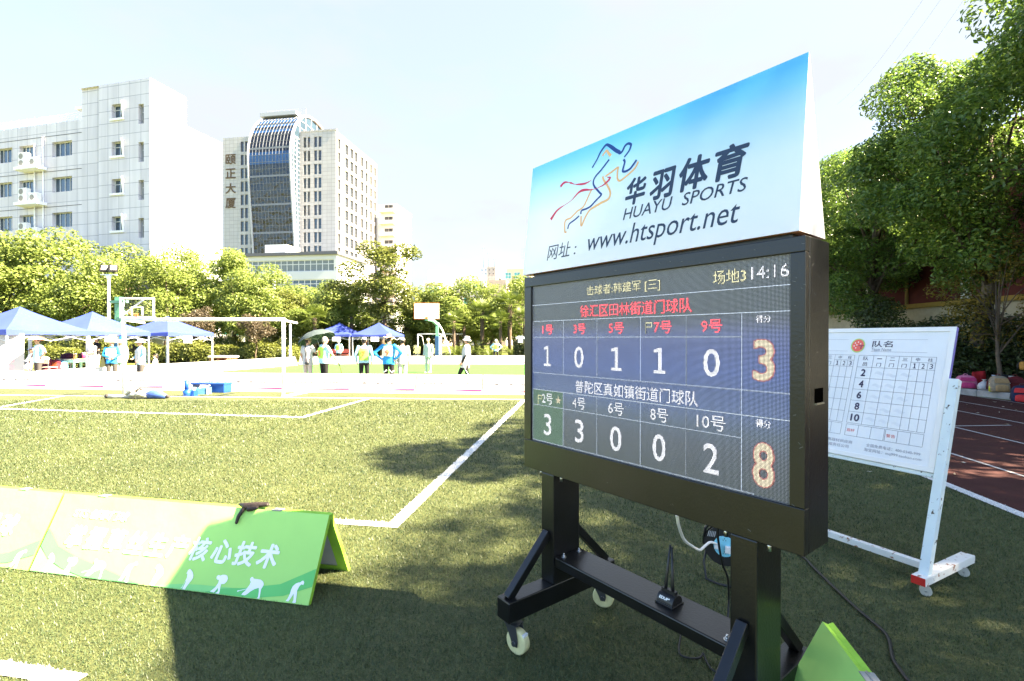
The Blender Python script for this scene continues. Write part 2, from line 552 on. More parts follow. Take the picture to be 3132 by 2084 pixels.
line('field_line', gnd(0, 1247), gnd(205, 1210.5), 0.08)
line('field_line', gnd(-700, 1924), gnd(239, 2087), 0.085)
line('field_line', (edge_x(-10) - .06, -10, 0), (edge_x(13) - .06, 13, 0), 0.12)
for dx in (1.08, 2.68, 4.3, 5.6, 6.9):
    line('track_line', (edge_x(-12) + dx, -12, 0), (edge_x(30) + dx, 30, 0), 0.05, TLINE, 0.008, False)
line('track_line', gnd(2860, 1306), gnd(3092, 1302.7), 0.05, TLINE, 0.009, False)

def fibres(name, X, Y, L, W, mat, zb):
    n = len(X)
    az = rng.uniform(0, 2*math.pi, n); lean = rng.uniform(0.15, 1.25, n)
    wd = np.stack([np.cos(az + math.pi/2 + rng.uniform(-.6, .6, n)), np.sin(az + math.pi/2), np.zeros(n)], 1)
    tip = np.stack([np.cos(az) * np.sin(lean), np.sin(az) * np.sin(lean), np.cos(lean)], 1) * L[:, None]
    base = np.stack([X, Y, np.full(n, zb)], 1)
    v = np.empty((n, 3, 3))
    v[:, 0] = base - wd * W[:, None] / 2
    v[:, 1] = base + wd * W[:, None] / 2
    v[:, 2] = base + tip
    me = bpy.data.meshes.new(name)
    me.vertices.add(3 * n); me.vertices.foreach_set('co', v.ravel())
    me.loops.add(3 * n); me.loops.foreach_set('vertex_index', np.arange(3 * n, dtype=np.int32))
    me.polygons.add(n); me.polygons.foreach_set('loop_start', np.arange(0, 3 * n, 3, dtype=np.int32))
    me.update(calc_edges=True)
    me.materials.append(mat)
    return me

NB = 520000
Y = 1.55 * (12.5 / 1.55) ** rng.random(NB)
X = rng.uniform(-1, 1, NB) * (1.16 * Y + 0.25)
ok = X < 4.80 + 0.155 * (Y - 5.0) - 0.02
X, Y = X[ok], Y[ok]
on = np.zeros(len(X), int)
for i, ln in enumerate(lines):
    if ln is None: continue
    p, q, w, o = ln
    d = (q - p).normalized()
    rx, ry = X - p.x, Y - p.y
    t = rx * d.x + ry * d.y; s = -rx * d.y + ry * d.x
    on[(np.abs(s) < w / 2 + rng.normal(0, 0.004, len(X))) & (t > 0) & (t < (q - p).length)] = i + 1
k = (Y / 2.5)
L_ = 0.0175 * k ** 0.45 * rng.uniform(0.6, 1.3, len(X)); W_ = 0.0034 * k ** 1.0 * rng.uniform(0.7, 1.3, len(X))
gsel = on == 0
tag(link('turf_fibres', fibres('turf_fibres', X[gsel], Y[gsel], L_[gsel], W_[gsel], FIBRE, 0.001)), kind='stuff', label='short curled green fibres of the artificial turf')
wsel = on > 0
tag(link('white_turf_fibres', fibres('white_turf_fibres', X[wsel], Y[wsel], L_[wsel] * 0.9, W_[wsel], WFIBRE, 0.006)), kind='stuff', label='white turf fibres sewn in along the pitch lines')

# kerb beyond the track and the planted strip behind it
KERB = M('grey_kerb_stone', (0.26, 0.25, 0.24), 0.85, 0.2, var=0.25, vscale=5, bump=0.4)
kb = MB()
kp = [gnd(3400, 1240), gnd(3106, 1224.6), gnd(2921, 1204), gnd(2760, 1186)]
kdir = (kp[2] - kp[1]).normalized()
ka, kz = kp[1] - kdir * 30, kp[1] + kdir * 26
kn = Vector((kdir.y, -kdir.x, 0))
seg = 56
for i in range(seg):
    a = ka + (kz - ka) * (i / seg); b = ka + (kz - ka) * ((i + 0.985) / seg)
    h = 0.17
    vs = [a, b, b + kn * 0.2, a + kn * 0.2]
    kb.add([(p.x, p.y, -0.02) for p in vs] + [(p.x, p.y, h) for p in vs], [(0,3,2,1),(4,5,6,7),(0,1,5,4),(1,2,6,5),(2,3,7,6),(3,0,4,7)])
tag(kb.build('kerb', KERB, bevel=0.015), kind='structure')
SOIL = M('planting_soil', (0.05, 0.045, 0.03), 0.95, 0.1, var=0.4, vscale=8, bump=0.6)
a, b = ka + kn * 0.2, kz + kn * 0.2
sheet('planting_bed', [(a.x, a.y), (b.x, b.y), (b.x + 9, b.y), (a.x + 9, a.y)], 0.13, SOIL)
# ------------------------------------------------------------------ scoreboard
BLK = M('black_powder_coat', (0.0050, 0.0052, 0.0058), 0.30, 0.5, var=0.35, vscale=9, bump=0.05, bscale=90)
YAW = 0.9076
SB = thing('scoreboard', 'tall black electronic scoreboard on wheels with a slanted blue and white sign on top', 'scoreboard', (0.0702, 2.7785, 0), -YAW)
BZ, BW, BH, BD = 0.8732, 1.4729, 1.0756, 0.2037
S0, S1, T0, T1 = 0.0584, 1.4234, BZ + 0.1591, BZ + 1.0215
mb = MB()
mb.box((0, 0.035, BZ), (BW, BD, BZ + BH))
mb.box((0, 0, BZ), (BW, 0.035, T0)); mb.box((0, 0, T1), (BW, 0.035, BZ + BH))
mb.box((0, 0, T0), (S0, 0.035, T1)); mb.box((S1, 0, T0), (BW, 0.035, T1))
cab = mb.build('cabinet', BLK, SB, bevel=0.003)
hb = MB()
HOLE_SHADE = M('painted_hole_shade', (0.0006, 0.0006, 0.0006), 1.0, 0.0)
hb.box((BW - 0.004, 0.078, BZ + 0.508), (BW + 0.0015, 0.148, BZ + 0.558))  # flat black plate standing in for the shade inside the grip hole
hb.box((BW - 0.004, 0.078, BZ + 0.502), (BW + 0.006, 0.148, BZ + 0.508), 1)
hb.build('painted_grip_recess', [HOLE_SHADE, STEEL], cab)
# scuffs in the paint of the cabinet
SCUFF = M('bare_metal_scuff', (0.13, 0.13, 0.125), 0.6)
sc = MB(); r_ = random.Random(4)
for _ in range(44):
    if r_.random() < 0.4:
        y, z = r_.uniform(.01, .19), BZ + r_.uniform(.02, 1.05); l = r_.uniform(.004, .022); a = r_.uniform(-.9, .9)
        sc.add([(BW + .0008, y, z), (BW + .0008, y + l*math.cos(a), z + l*math.sin(a)), (BW + .0008, y + l*math.cos(a) + .001, z + l*math.sin(a) + .0022), (BW + .0008, y, z + .0012)], [(0,1,2,3)])
    else:
        x = r_.uniform(S1 + .005, BW - .004) if r_.random() < .45 else r_.uniform(0.02, BW); z = BZ + (r_.uniform(.02, 1.05) if x > S1 else r_.choice([r_.uniform(.005, .05), r_.uniform(1.03, 1.07)]))
        l = r_.uniform(.003, .014); a = r_.uniform(-1, 1)
        sc.add([(x, -.0008, z), (x + l*math.cos(a), -.0008, z + l*math.sin(a)), (x + l*math.cos(a), -.0008, z + l*math.sin(a) + .002), (x, -.0008, z + .0012)], [(0,1,2,3)])
sc.build('paint_scuffs', SCUFF, cab)

PITCHLED = 0.0045
def led_mat(name, col=None, ramp=None):
    m = bpy.data.materials.new(name); m.use_nodes = True
    nt = m.node_tree; N = nt.nodes; L = nt.links
    p = N['Principled BSDF']; p.inputs['Roughness'].default_value = 0.45
    tc = N.new('ShaderNodeTexCoord'); sp = N.new('ShaderNodeSeparateXYZ'); L.new(tc.outputs['Object'], sp.inputs[0])
    def axis(sock):
        a = N.new('ShaderNodeMath'); a.operation = 'DIVIDE'; a.inputs[1].default_value = PITCHLED; L.new(sock, a.inputs[0])
        b = N.new('ShaderNodeMath'); b.operation = 'FRACT'; L.new(a.outputs[0], b.inputs[0])
        c = N.new('ShaderNodeMath'); c.operation = 'SUBTRACT'; c.inputs[1].default_value = 0.5; L.new(b.outputs[0], c.inputs[0])
        d = N.new('ShaderNodeMath'); d.operation = 'MULTIPLY'; L.new(c.outputs[0], d.inputs[0]); L.new(c.outputs[0], d.inputs[1])
        return d.outputs[0]
    s = N.new('ShaderNodeMath'); s.operation = 'ADD'; L.new(axis(sp.outputs[0]), s.inputs[0]); L.new(axis(sp.outputs[2]), s.inputs[1])
    k = N.new('ShaderNodeMath'); k.operation = 'LESS_THAN'; k.inputs[1].default_value = 0.082; L.new(s.outputs[0], k.inputs[0])
    bc = N.new('ShaderNodeMix'); bc.data_type = 'RGBA'
    bc.inputs[6].default_value = (0.006, 0.006, 0.007, 1); bc.inputs[7].default_value = (0.42, 0.42, 0.43, 1)
    L.new(k.outputs[0], bc.inputs[0]); L.new(bc.outputs[2], p.inputs['Base Color'])
    if ramp is None:
        p.inputs['Emission Color'].default_value = (*col, 1)
    else:
        mr = N.new('ShaderNodeMapRange'); mr.inputs['From Min'].default_value = T0; mr.inputs['From Max'].default_value = T1
        L.new(sp.outputs[2], mr.inputs['Value'])
        cr = N.new('ShaderNodeValToRGB'); e = cr.color_ramp.elements
        while len(e) > 1: e.remove(e[-1])
        e[0].position, e[0].color = ramp[0][0], (*ramp[0][1], 1)
        for ps, c in ramp[1:]:
            q = e.new(ps); q.color = (*c, 1)
        L.new(mr.outputs[0], cr.inputs[0]); L.new(cr.outputs[0], p.inputs['Emission Color'])
    L.new(k.outputs[0], p.inputs['Emission Strength'])
    return m
rz = lambda t: (t - 0.1591) / 0.8624
LEDBG = led_mat('led_matrix', ramp=[(0.0, (.004,.004,.005)), (rz(.30), (.010,.010,.018)), (rz(.38), (.012,.018,.036)), (rz(.46), (.014,.024,.075)), (rz(.52), (.008,.016,.066)),
    (rz(.60), (.008,.017,.085)), (rz(.68), (.009,.014,.072)), (rz(.745), (.016,.020,.07)), (rz(.79), (.014,.014,.03)), (rz(.83), (.008,.008,.010)), (1.0, (.006,.006,.006))])
LEDW = led_mat('led_white', (.27, .27, .285)); LEDR = led_mat('led_red', (.52, 0.018, 0.030)); LEDY = led_mat('led_yellow', (.26, .24, .12))
LEDO = led_mat('led_amber', (0.22, 0.185, 0.12)); LEDG = led_mat('led_green', (0.005, 0.026, 0.007)); LEDL = led_mat('led_rule', (0.12, 0.14, 0.17))
LEDOR = led_mat('led_red_outline', (0.14, 0.025, 0.016))
FS = lambda a, b, c: Vector((a, 0.012 - c, BZ + b))
mb = MB(); mb.rect(FS, S0 - .002, .157, S1 + .002, 1.0235, 0.0)
scr = mb.build('led_screen', LEDBG, SB, fix=False)
tx = MB()
W_, R_, Y_, O_, G_, L2, OR_ = range(7)
mats = [LEDW, LEDR, LEDY, LEDO, LEDG, LEDL, LEDOR]
tx.rect(FS, .068, .166, .306, .445, .0006, G_)
for z, x0, x1 in ((.9165, S0, S1), (.826, .067, S1), (.7375, .067, 1.252), (.540, .067, S1), (.4475, .067, S1), (.3635, .067, 1.252), (.166, .067, 1.30)):
    tx.rect(FS, x0, z - .002, x1, z + .002, .0012, L2)
for x in (.067, .307, .543, .798, 1.025, 1.252):
    thin = .0012 if x in (.543, .798, 1.025) else .002
    tx.rect(FS, x - thin, .5422, x + thin, .824, .0013, L2); tx.rect(FS, x - thin, .168, x + thin, .4455, .0013, L2)
tx.rect(FS, 1.2495, .4455, 1.2535, .54, .0013, L2)
T = lambda s, b, m_, bold=.0, **k: tx.text(s, FS, b, .002, m_, bold, **k)
T('击球者:韩建军 [三]', (.475, .936, .901, .990), Y_, .003)
T('场地3', (1.14, .938, 1.268, .992), Y_, .004); T('14:16', (1.287, .944, 1.417, .990), W_, .004)
T('徐汇区田林街道门球队', (.43, .836, 1.05, .897), R_, .006)
for s, x0, x1 in (('1号', .145, .229), ('3号', .384, .466), ('5号', .616, .705), ('7号', .868, .956), ('9号', 1.091, 1.177)):
    T(s, (x0, .753, x1, .806), R_, .008)
for s, x0, x1 in (('1 ', .158, .213), ('0', .389, .454), ('1 ', .632, .693), ('1 ', .868, .928), ('0', 1.10, 1.169)):
    T(s, (x0, .581, x1, .690), W_, .0 if s == '1 ' else .008)
for s, z0, z1 in (('3', .579, .726), ('8', .199, .357)):
    tx.text(s, FS, (1.292, z0 - .004, 1.374, z1 + .004), .0018, OR_, .035)
    T(s, (1.297, z0, 1.369, z1), O_, .014)
T('普陀区真如镇街道门球队', (.398, .457, 1.078, .519), W_, .005)
for s, x0, x1 in (('2号', .143, .228), ('4号', .377, .466), ('6号', .614, .706), ('8号', .852, .940), ('10号', 1.073, 1.192)):
    T(s, (x0, .374, x1, .433), W_, .006)
for s, x0, x1 in (('3', .159, .218), ('3', .395, .455), ('0', .626, .694), ('0', .864, .929), ('2', 1.102, 1.165)):
    T(s, (x0, .204, x1, .321), W_, .008)
T('得分', (1.306, .788, 1.357, .813), W_, .01); T('得分', (1.306, .411, 1.358, .440), W_, .01)
for x, z in ((.826, .778), (.108, .395)):          # small flag marks
    for a, b, c, d in ((x, z - .028, x + .003, z + .022), (x, z + .019, x + .032, z + .022), (x, z, x + .032, z + .003), (x + .029, z + .003, x + .032, z + .019)):
        tx.rect(FS, a, b, c, d, .002, Y_)
star = []
for k in range(10):
    t = math.pi / 2 + k * math.pi / 5; rr = .022 if k % 2 == 0 else .009
    star.append((.272 + rr * math.cos(t), .402 + rr * math.sin(t)))
tx.add([FS(a, b, .002) for a, b in star], [tuple(range(10))], O_)
tx.build('score_lettering', mats, scr, fix=False)

# the slanted sign: a three-sided box, open joint above the cabinet
SGZ, SGT = BZ + 1.0928, BZ + 1.7197
SGL, SGW = -0.0112, 1.4651
yb, yt, yr = -0.0026, 0.0728, 0.221
SLAB = bpy.data.materials.new('printed_sign_film'); SLAB.use_nodes = True
nt = SLAB.node_tree; N = nt.nodes; Lk = nt.links
pp = N['Principled BSDF']; pp.inputs['Roughness'].default_value = 0.35; pp.inputs['Specular IOR Level'].default_value = 0.4
tc = N.new('ShaderNodeTexCoord'); sp = N.new('ShaderNodeSeparateXYZ'); Lk.new(tc.outputs['Object'], sp.inputs[0])
sk = N.new('ShaderNodeMath'); sk.operation = 'MULTIPLY_ADD'; sk.inputs[1].default_value = 0.035; Lk.new(sp.outputs[0], sk.inputs[0]); Lk.new(sp.outputs[2], sk.inputs[2])
mr = N.new('ShaderNodeMapRange'); mr.inputs['From Min'].default_value = SGZ + .03; mr.inputs['From Max'].default_value = SGT + .02; Lk.new(sk.outputs[0], mr.inputs['Value'])
cr = N.new('ShaderNodeValToRGB'); e = cr.color_ramp.elements
e[0].position, e[0].color = 0.0, (.78, .82, .86, 1)
e[1].position, e[1].color = 1.0, (.10, .44, .80, 1)
for ps, c in ((.25, (.70, .79, .87)), (.5, (.60, .74, .87)), (.75, (.36, .63, .87)), (.9, (.17, .51, .84))):
    q = e.new(ps); q.color = (*c, 1)
Lk.new(mr.outputs[0], cr.inputs[0]); Lk.new(cr.outputs[0], pp.inputs['Base Color'])
tr_ = N.new('ShaderNodeBsdfTranslucent'); Lk.new(cr.outputs[0], tr_.inputs['Color'])
ms_ = N.new('ShaderNodeMixShader'); ms_.inputs[0].default_value = 0.2; Lk.new(pp.outputs[0], ms_.inputs[1]); Lk.new(tr_.outputs[0], ms_.inputs[2])
Lk.new(ms_.outputs[0], N['Material Output'].inputs['Surface'])
SIDEW = M('white_sign_side', (0.84, 0.82, 0.81), 0.45, var=0.03, trans=0.3)
mb = MB()
x0, x1 = SGL, SGL + SGW
A = lambda x: [(x, yb, SGZ), (x, yt, SGT), (x, yt + .004, SGT), (x, yr, SGZ)]
vs = A(x0) + A(x1)
mb.add(vs, [(0, 4, 5, 1)], 0)
mb.add(vs, [(1, 5, 6, 2), (2, 6, 7, 3), (0, 1, 2, 3), (4, 7, 6, 5)], 1)
mb.add(vs, [(0, 3, 7, 4)], 2)
WARM_UNDER = M('warm_reflection_underside', (0.45, 0.20, 0.12), 0.6)  # warm reflected light under the sign, painted on as orange
sign = mb.build('sign_box', [SLAB, SIDEW, WARM_UNDER], SB)
mb = MB(); mb.box((.05, .03, BZ + BH - .003), (1.42, .19, SGZ + .004)); mb.build('sign_foot', BLK, SB)
sl = Vector((0, yt - yb, SGT - SGZ)); SLEN = sl.length; sl.normalize(); sn = Vector((0, -sl.z, sl.y))
FG = lambda a, b, c: Vector((SGL + a, yb, SGZ)) + sl * b + sn * c
NAVY = M('navy_print', (0.020, 0.040, 0.085), 0.5, var=0.05); BLUEP = M('royal_blue_print', (0.006, 0.05, 0.24), 0.5, var=0.05)
ORP = M('orange_print', (0.82, 0.46, 0.19), 0.5, var=0.05); REDP = M('red_print', (0.62, 0.03, 0.08), 0.5, var=0.1)
tx = MB()
for s, b in (('华', (.706, .247, .820, .375)), ('羽', (.842, .240, .968, .372)), ('体', (.985, .243, 1.122, .385)), ('育', (1.142, .247, 1.278, .385))):
    tx.text(s, FG, b, .001, 0, .030, .12)
tx.text('HUAYU', FG, (.703, .184, .962, .238), .001, 0, .004, .2); tx.text('SPORTS', FG, (1.008, .185, 1.279, .238), .001, 0, .004, .2)
tx.text('网址', FG, (.198, .060, .372, .142), .001, 0, -.004, .12); tx.text('：', FG, (.400, .066, .416, .108), .001, 0, 0, .1)
tx.text('www.htsport.net', FG, (.492, .040, 1.256, .160), .001, 0, -.002, .2)
tx.build('sign_lettering', NAVY, sign, fix=False)
lg = MB()
S_ = lambda pts, w, m_: lg.stroke(pts, w, FG, .0012 + .0002 * m_, m_)
S_([(.478,.499),(.508,.536),(.523,.562),(.545,.584),(.559,.592),(.572,.588),(.600,.566),(.626,.543),(.645,.530),(.653,.522),(.666,.526),(.678,.546),(.690,.553),(.701,.553),(.713,.546),(.715,.537),(.706,.515),(.681,.493)], [.009,.009,.01,.012,.013,.014,.018,.018,.018,.014,.011,.011,.012,.012,.012,.012,.01,.009], 0)
S_([(.588,.510),(.541,.471),(.509,.449),(.497,.433),(.495,.415),(.503,.398),(.516,.383),(.545,.353),(.556,.342),(.540,.330),(.523,.320),(.490,.298),(.460,.291),(.430,.289),(.426,.271)], .010, 0)
S_([(.416,.264),(.385,.249),(.348,.234),(.340,.209)], .009, 0)
S_([(.677,.483),(.686,.469),(.682,.448),(.678,.429),(.684,.422),(.700,.420),(.721,.425),(.738,.440),(.755,.458)], .011, 0)
S_([(.540,.541),(.553,.553),(.566,.562),(.580,.544),(.597,.525)], [.009,.010,.011,.014,.015], 1)
S_([(.572,.429),(.610,.441),(.648,.453),(.647,.436),(.648,.405),(.657,.387),(.672,.383),(.700,.394),(.748,.419),(.766,.447)], .010, 1)
S_([(.554,.434),(.560,.419),(.568,.407),(.594,.373),(.612,.340),(.610,.318),(.596,.306),(.560,.300),(.520,.290),(.488,.280),(.464,.254),(.448,.225),(.441,.211),(.434,.214),(.430,.260)], [.011]*5+[.012]*4+[.010]*6, 1)
S_([(.490,.388),(.470,.356),(.444,.311),(.420,.298),(.399,.292),(.372,.276),(.352,.265),(.325,.263),(.316,.256),(.313,.242),(.318,.205),(.322,.195),(.333,.195)], .009, 1)
S_([(.254,.458),(.275,.472),(.294,.473),(.317,.465),(.332,.459),(.346,.452),(.365,.442),(.387,.437),(.415,.431),(.439,.428),(.465,.431),(.482,.436)], [.016,.015,.009,.003,.010,.006,.002,.008,.011,.010,.005,.001], 2)
S_([(.200,.287),(.236,.323),(.268,.338),(.300,.346),(.347,.360),(.372,.376),(.397,.391),(.420,.396),(.448,.393),(.475,.386),(.499,.382),(.530,.383),(.559,.387),(.580,.395),(.597,.405),(.604,.415),(.585,.420)], [.020,.012,.009,.003,.003,.008,.011,.014,.012,.007,.003,.003,.006,.010,.012,.008,.004], 2)
lg.build('runner_emblem', [BLUEP, ORP, REDP], sign, fix=False)

# legs of the scoreboard
for x0, x1 in ((.145, .245), (1.2145, 1.3155)):
    mb = MB(); mb.box((x0, .003, .287), (x1, .2, BZ)); mb.build('pillar', BLK, SB, bevel=0.006)
    mb = MB(); mb.box((x0, -.297, .182), (x1, .502, .2868)); mb.build('foot_beam', BLK, SB, bevel=0.005)
    xc = (x0 + x1) / 2
    mb = MB(); mb.bar((xc, -.265, .285), (xc, .006, .555), .042, .042, up=(1, 0, 0)); mb.build('brace', BLK, SB, bevel=0.003)
    mb = MB(); mb.bar((xc, .47, .285), (xc, .197, .555), .042, .042, up=(1, 0, 0)); mb.build('brace', BLK, SB, bevel=0.003)
    for y in (.03, .17):
        for dx in (-.022, .022):
            mb = MB(); xx = x0 - .03 if dx < 0 else x1 + .03
            mb.cyl((xx, y, BZ - .03), (xx, y, BZ + .002), .008, n=8); mb.build('bolt', STEEL, SB)
mb = MB(); mb.box((.247, .010, .382), (1.2125, .203, .436)); mb.build('cross_beam', BLK, SB, bevel=0.006)
for x in (.275, 1.18):
    for y in (.05, .165):
        mb = MB(); mb.cyl((x, y, .436), (x, y, .4385), .014, n=14); mb.cyl((x, y, .4385), (x, y, .447), .009, n=6); mb.cyl((x, y, .447), (x, y, .456), .005, n=8)
        mb.build('bolt', STEEL, SB)
NYLON = M('cream_nylon', (0.62, 0.58, 0.30), 0.4, 0.5, var=0.12, vscale=30)
DKST = M('dark_zinc', (0.10, 0.105, 0.11), 0.35, 0.5, metal=0.7, var=0.3)
def caster(x, y, ang):
    """swivel caster hung under a foot beam; ang turns the fork"""
    ca = bpy.data.objects.new('caster', None); COL.objects.link(ca); ca.parent = SB
    ca.location = (x, y, 0); ca.rotation_euler = (0, 0, ang)
    w = MB(); prof = [(-.022, .052), (-.022, .058), (-.018, .062), (.018, .062), (.022, .058), (.022, .052)]
    rings = [[Vector((a, .035 + r * math.cos(2*math.pi*k/28), .0625 + r * math.sin(2*math.pi*k/28))) for k in range(28)] for a, r in [(-.022, .02)] + prof + [(.022, .02)]]
    w.loft(rings); w.build('wheel', NYLON, ca)
    f = MB()
    f.box((-.034, -.045, .172), (.034, .045, .181))
    f.cyl((0, 0, .150), (0, 0, .172), .024, n=16)
    f.box((-.033, -.03, .144), (.033, .045, .150))
    for s in (-1, 1):
        fr = lambda a, b, c, s=s: Vector((s * (.026 + c), a, b))
        f.prism([(-.028, .146), (.042, .146), (.055, .07), (.050, .045), (.022, .045), (.012, .07)], fr, .003)
        f.cyl((s * .029, .035, .0625), (s * .040, .035, .0625), .013, n=8)
    f.build('fork', DKST, ca)
    bk = MB(); bk.box((-.018, .05, .10), (.018, .085, .112)); bk.build('brake_pedal', OFFWH, ca)
    return ca
caster(.185, -.225, R(-78)); caster(.165, .44, R(-60)); caster(1.265, -.23, R(15)); caster(1.265, .43, R(-30))

# aerial standing on the cross beam
AN = thing('aerial', 'small black desk aerial with two thin rods standing on the scoreboard cross beam', 'aerial', SB.matrix_basis @ Vector((.885, .105, .436)) if False else (Matrix.Translation((0.0702, 2.7785, 0)) @ Matrix.Rotation(-YAW, 4, 'Z') @ Vector((.885, .105, .4365))), -YAW)
mb = MB(); n = 14
ringA = [(-.042, 0)] + [(.038 * math.cos(math.pi - math.pi * k / n), .008 + .036 * math.sin(math.pi * k / n)) for k in range(n + 1)] + [(.042, 0)]
mb.prism(ringA, lambda a, b, c: Vector((-.04 + c, a, b)), .08)
mb.box((-.044, -.044, 0), (.044, .044, .007)); mb.build('base', BLACKP, AN, bevel=0.001)
mb = MB(); mb.box((-.034, -.009, .042), (.034, .011, .058)); mb.build('rod_holder', BLACKP, AN)
for x, tip in ((-.018, (.002, .004, .255)), (.018, (.010, .004, .248))):
    mb = MB(); mb.tube([(x, 0, .056), (x * .9, 0, .085), tip], [.0075, .0078, .0042], 10); mb.build('rod', BLACKP, AN)
tx = MB()
ph = R(32)
pc = Vector((0, -.038 * math.cos(ph), .008 + .036 * math.sin(ph))); ut = Vector((0, .6 * math.sin(ph) * 1.3, 1)).normalized(); un = Vector((0, -math.cos(ph), math.sin(ph)))
tx.text('EDUP°', lambda a, b, c: pc + Vector((a, 0, 0)) + ut * b + un * c, (-.028, -.006, .024, .007), .002, 0, .04, .15)
tx.build('printed_name', WHITE, AN, fix=False)

# cable reel behind the right pillar
RC = at(2216, 1671, 3.20); rn = Vector((-.42, -.90, 0.06)).normalized(); rx = Vector((rn.y, -rn.x, 0)).normalized() * -1; ry = rn.cross(rx) * -1
if ry.z < 0: ry = -ry
base = Vector((RC.x, RC.y, 0)); RZ = RC.z
REEL = thing('cable_reel', 'black cable reel with a round light blue socket panel behind the scoreboard leg', 'cable reel', base)
FRr = lambda a, b, c: Vector((0, 0, RZ)) + rx * a + ry * b + rn * c
def disc(mb, r0, c0, c1, n=28, mi=0, cx=0, cy=0):
    mb.prism([(cx + r0 * math.cos(2*math.pi*k/n), cy + r0 * math.sin(2*math.pi*k/n)) for k in range(n)], lambda a, b, c: FRr(a, b, c0 + (c1 - c0) * c), 1.0, mi)
mb = MB(); disc(mb, .128, -.012, 0); disc(mb, .095, -.075, -.012); disc(mb, .128, -.087, -.075); mb.build('drum', BLACKP, REEL)
mb = MB(); disc(mb, .066, 0.0005, .010, 32)
LBLUE = M('light_blue_plastic', (0.22, 0.58, 0.72), 0.35, var=0.05)
pan = mb.build('socket_panel', LBLUE, REEL)
mb = MB()
for a, b in ((0, .04), (-.045, -.005), (.04, -.01), (0, -.045)):
    for da, db in ((-.008, 0), (.008, 0), (0, .011)):
        mb.prism([(a + da - .0016, b + db - .004), (a + da + .0016, b + db - .004), (a + da + .0016, b + db + .004), (a + da - .0016, b + db + .004)], lambda p, q, c: FRr(p, q, .0102 + c), .0006)
mb.build('socket_holes', BLACKP, pan)
for a, b, nm in ((-.045, .0, 'plug'), (.024, -.012, 'adapter_plug')):
    mb = MB(); s = .016 if nm == 'plug' else .021
    mb.prism([(a - s, b - s), (a + s, b - s), (a + s * .9, b + s), (a - s * .9, b + s)], lambda p, q, c: FRr(p, q, .011 + c), .03); mb.build(nm, OFFWH, REEL, bevel=.003)
mb = MB()
P_ = lambda a, z, c: FRr(a, 0, c) * Vector((1, 1, 0)).length * 0 + Vector(((rx * a + rn * c).x, (rx * a + rn * c).y, z))
mb.tube([P_(-.10, RZ, -.045), P_(-.13, .10, -.03), P_(-.11, .012, .03), P_(-.03, .010, .07), P_(.09, .010, .075), P_(.11, .012, .03), P_(.12, .10, -.03), P_(.10, RZ, -.045)], .008, 8)
mb.build('stand', BLACKP, REEL)
mb = MB(); mb.tube([P_(-.13, RZ - .02, -.04), P_(-.12, RZ + .09, -.04), P_(-.06, RZ + .16, -.04), P_(.06, RZ + .16, -.04), P_(.12, RZ + .09, -.04)], .011, 8); mb.build('handle', BLACKP, REEL)
mb = MB()
for i in range(5):
    mb.prism([(-.105 + i * .010, .050), (-.100 + i * .010, .050), (-.092 + i * .010, .086), (-.097 + i * .010, .086)], lambda p, q, c: FRr(p, q, .001 + c), .003)
mb.build('grip_ribs', M('grey_ribs', (.35, .36, .36), .5), REEL)

def cable(name, label, pts, r, mat):
    mb = MB(); P = [Vector(p) for p in pts]; q = []
    for i in range(len(P) - 1):
        p0, p1, p2, p3 = P[max(i-1,0)], P[i], P[i+1], P[min(i+2,len(P)-1)]
        for k in range(5):
            t = k / 5
            q.append(0.5*((2*p1)+(p2-p0)*t+(2*p0-5*p1+4*p2-p3)*t*t+(3*p1-p0-3*p2+p3)*t**3))
    q.append(P[-1]); mb.tube(q, r, 8)
    return tag(mb.build(name, mat), label, 'cable')
cable('white_cable', 'white power lead hanging from the cabinet to the blue socket panel', [at(2070, 1575, 2.25), at(2077, 1612, 2.3), at(2093, 1652, 2.45), at(2117, 1671, 2.6), at(2139, 1683, 2.75), at(2151, 1675, 2.9), at(2172, 1659, 3.05), at(2192, 1665, 3.12)], .0075, OFFWH)
cable('black_cable', 'thin black lead hanging down in front of the cable reel', [at(2199, 1600, 2.55), at(2196, 1645, 2.62), at(2209, 1722, 2.7), at(2226, 1769, 2.75), at(2229, 1830, 2.8), gnd(2226, 1890, .01), gnd(2215, 1900, .01)], .006, BLACKC)
cable('black_cable', 'thin black lead looped on the turf under the cross beam', [gnd(2088, 1925, .02), gnd(2081, 1950, .012), gnd(2078, 1998, .012), gnd(2108, 2013, .012), gnd(2140, 2012, .012), gnd(2151, 1999, .02), gnd(2160, 2022, .012), gnd(2180, 2050, .012), gnd(2210, 2056, .012), gnd(2290, 2046, .012)], .005, BLACKC)
cable('black_cable', 'thick black cable snaking over the turf past the whiteboard stand', [gnd(2380, 1650, .012), gnd(2459, 1706, .014), gnd(2490, 1738, .014), gnd(2571, 1816, .014), gnd(2635, 1874, .014), gnd(2699, 1928, .014), gnd(2720, 1960, .014), gnd(2731, 2014, .014), gnd(2756, 2053, .014), gnd(2790, 2095, .014), gnd(2900, 2200, .014)], .0085, BLACKC)

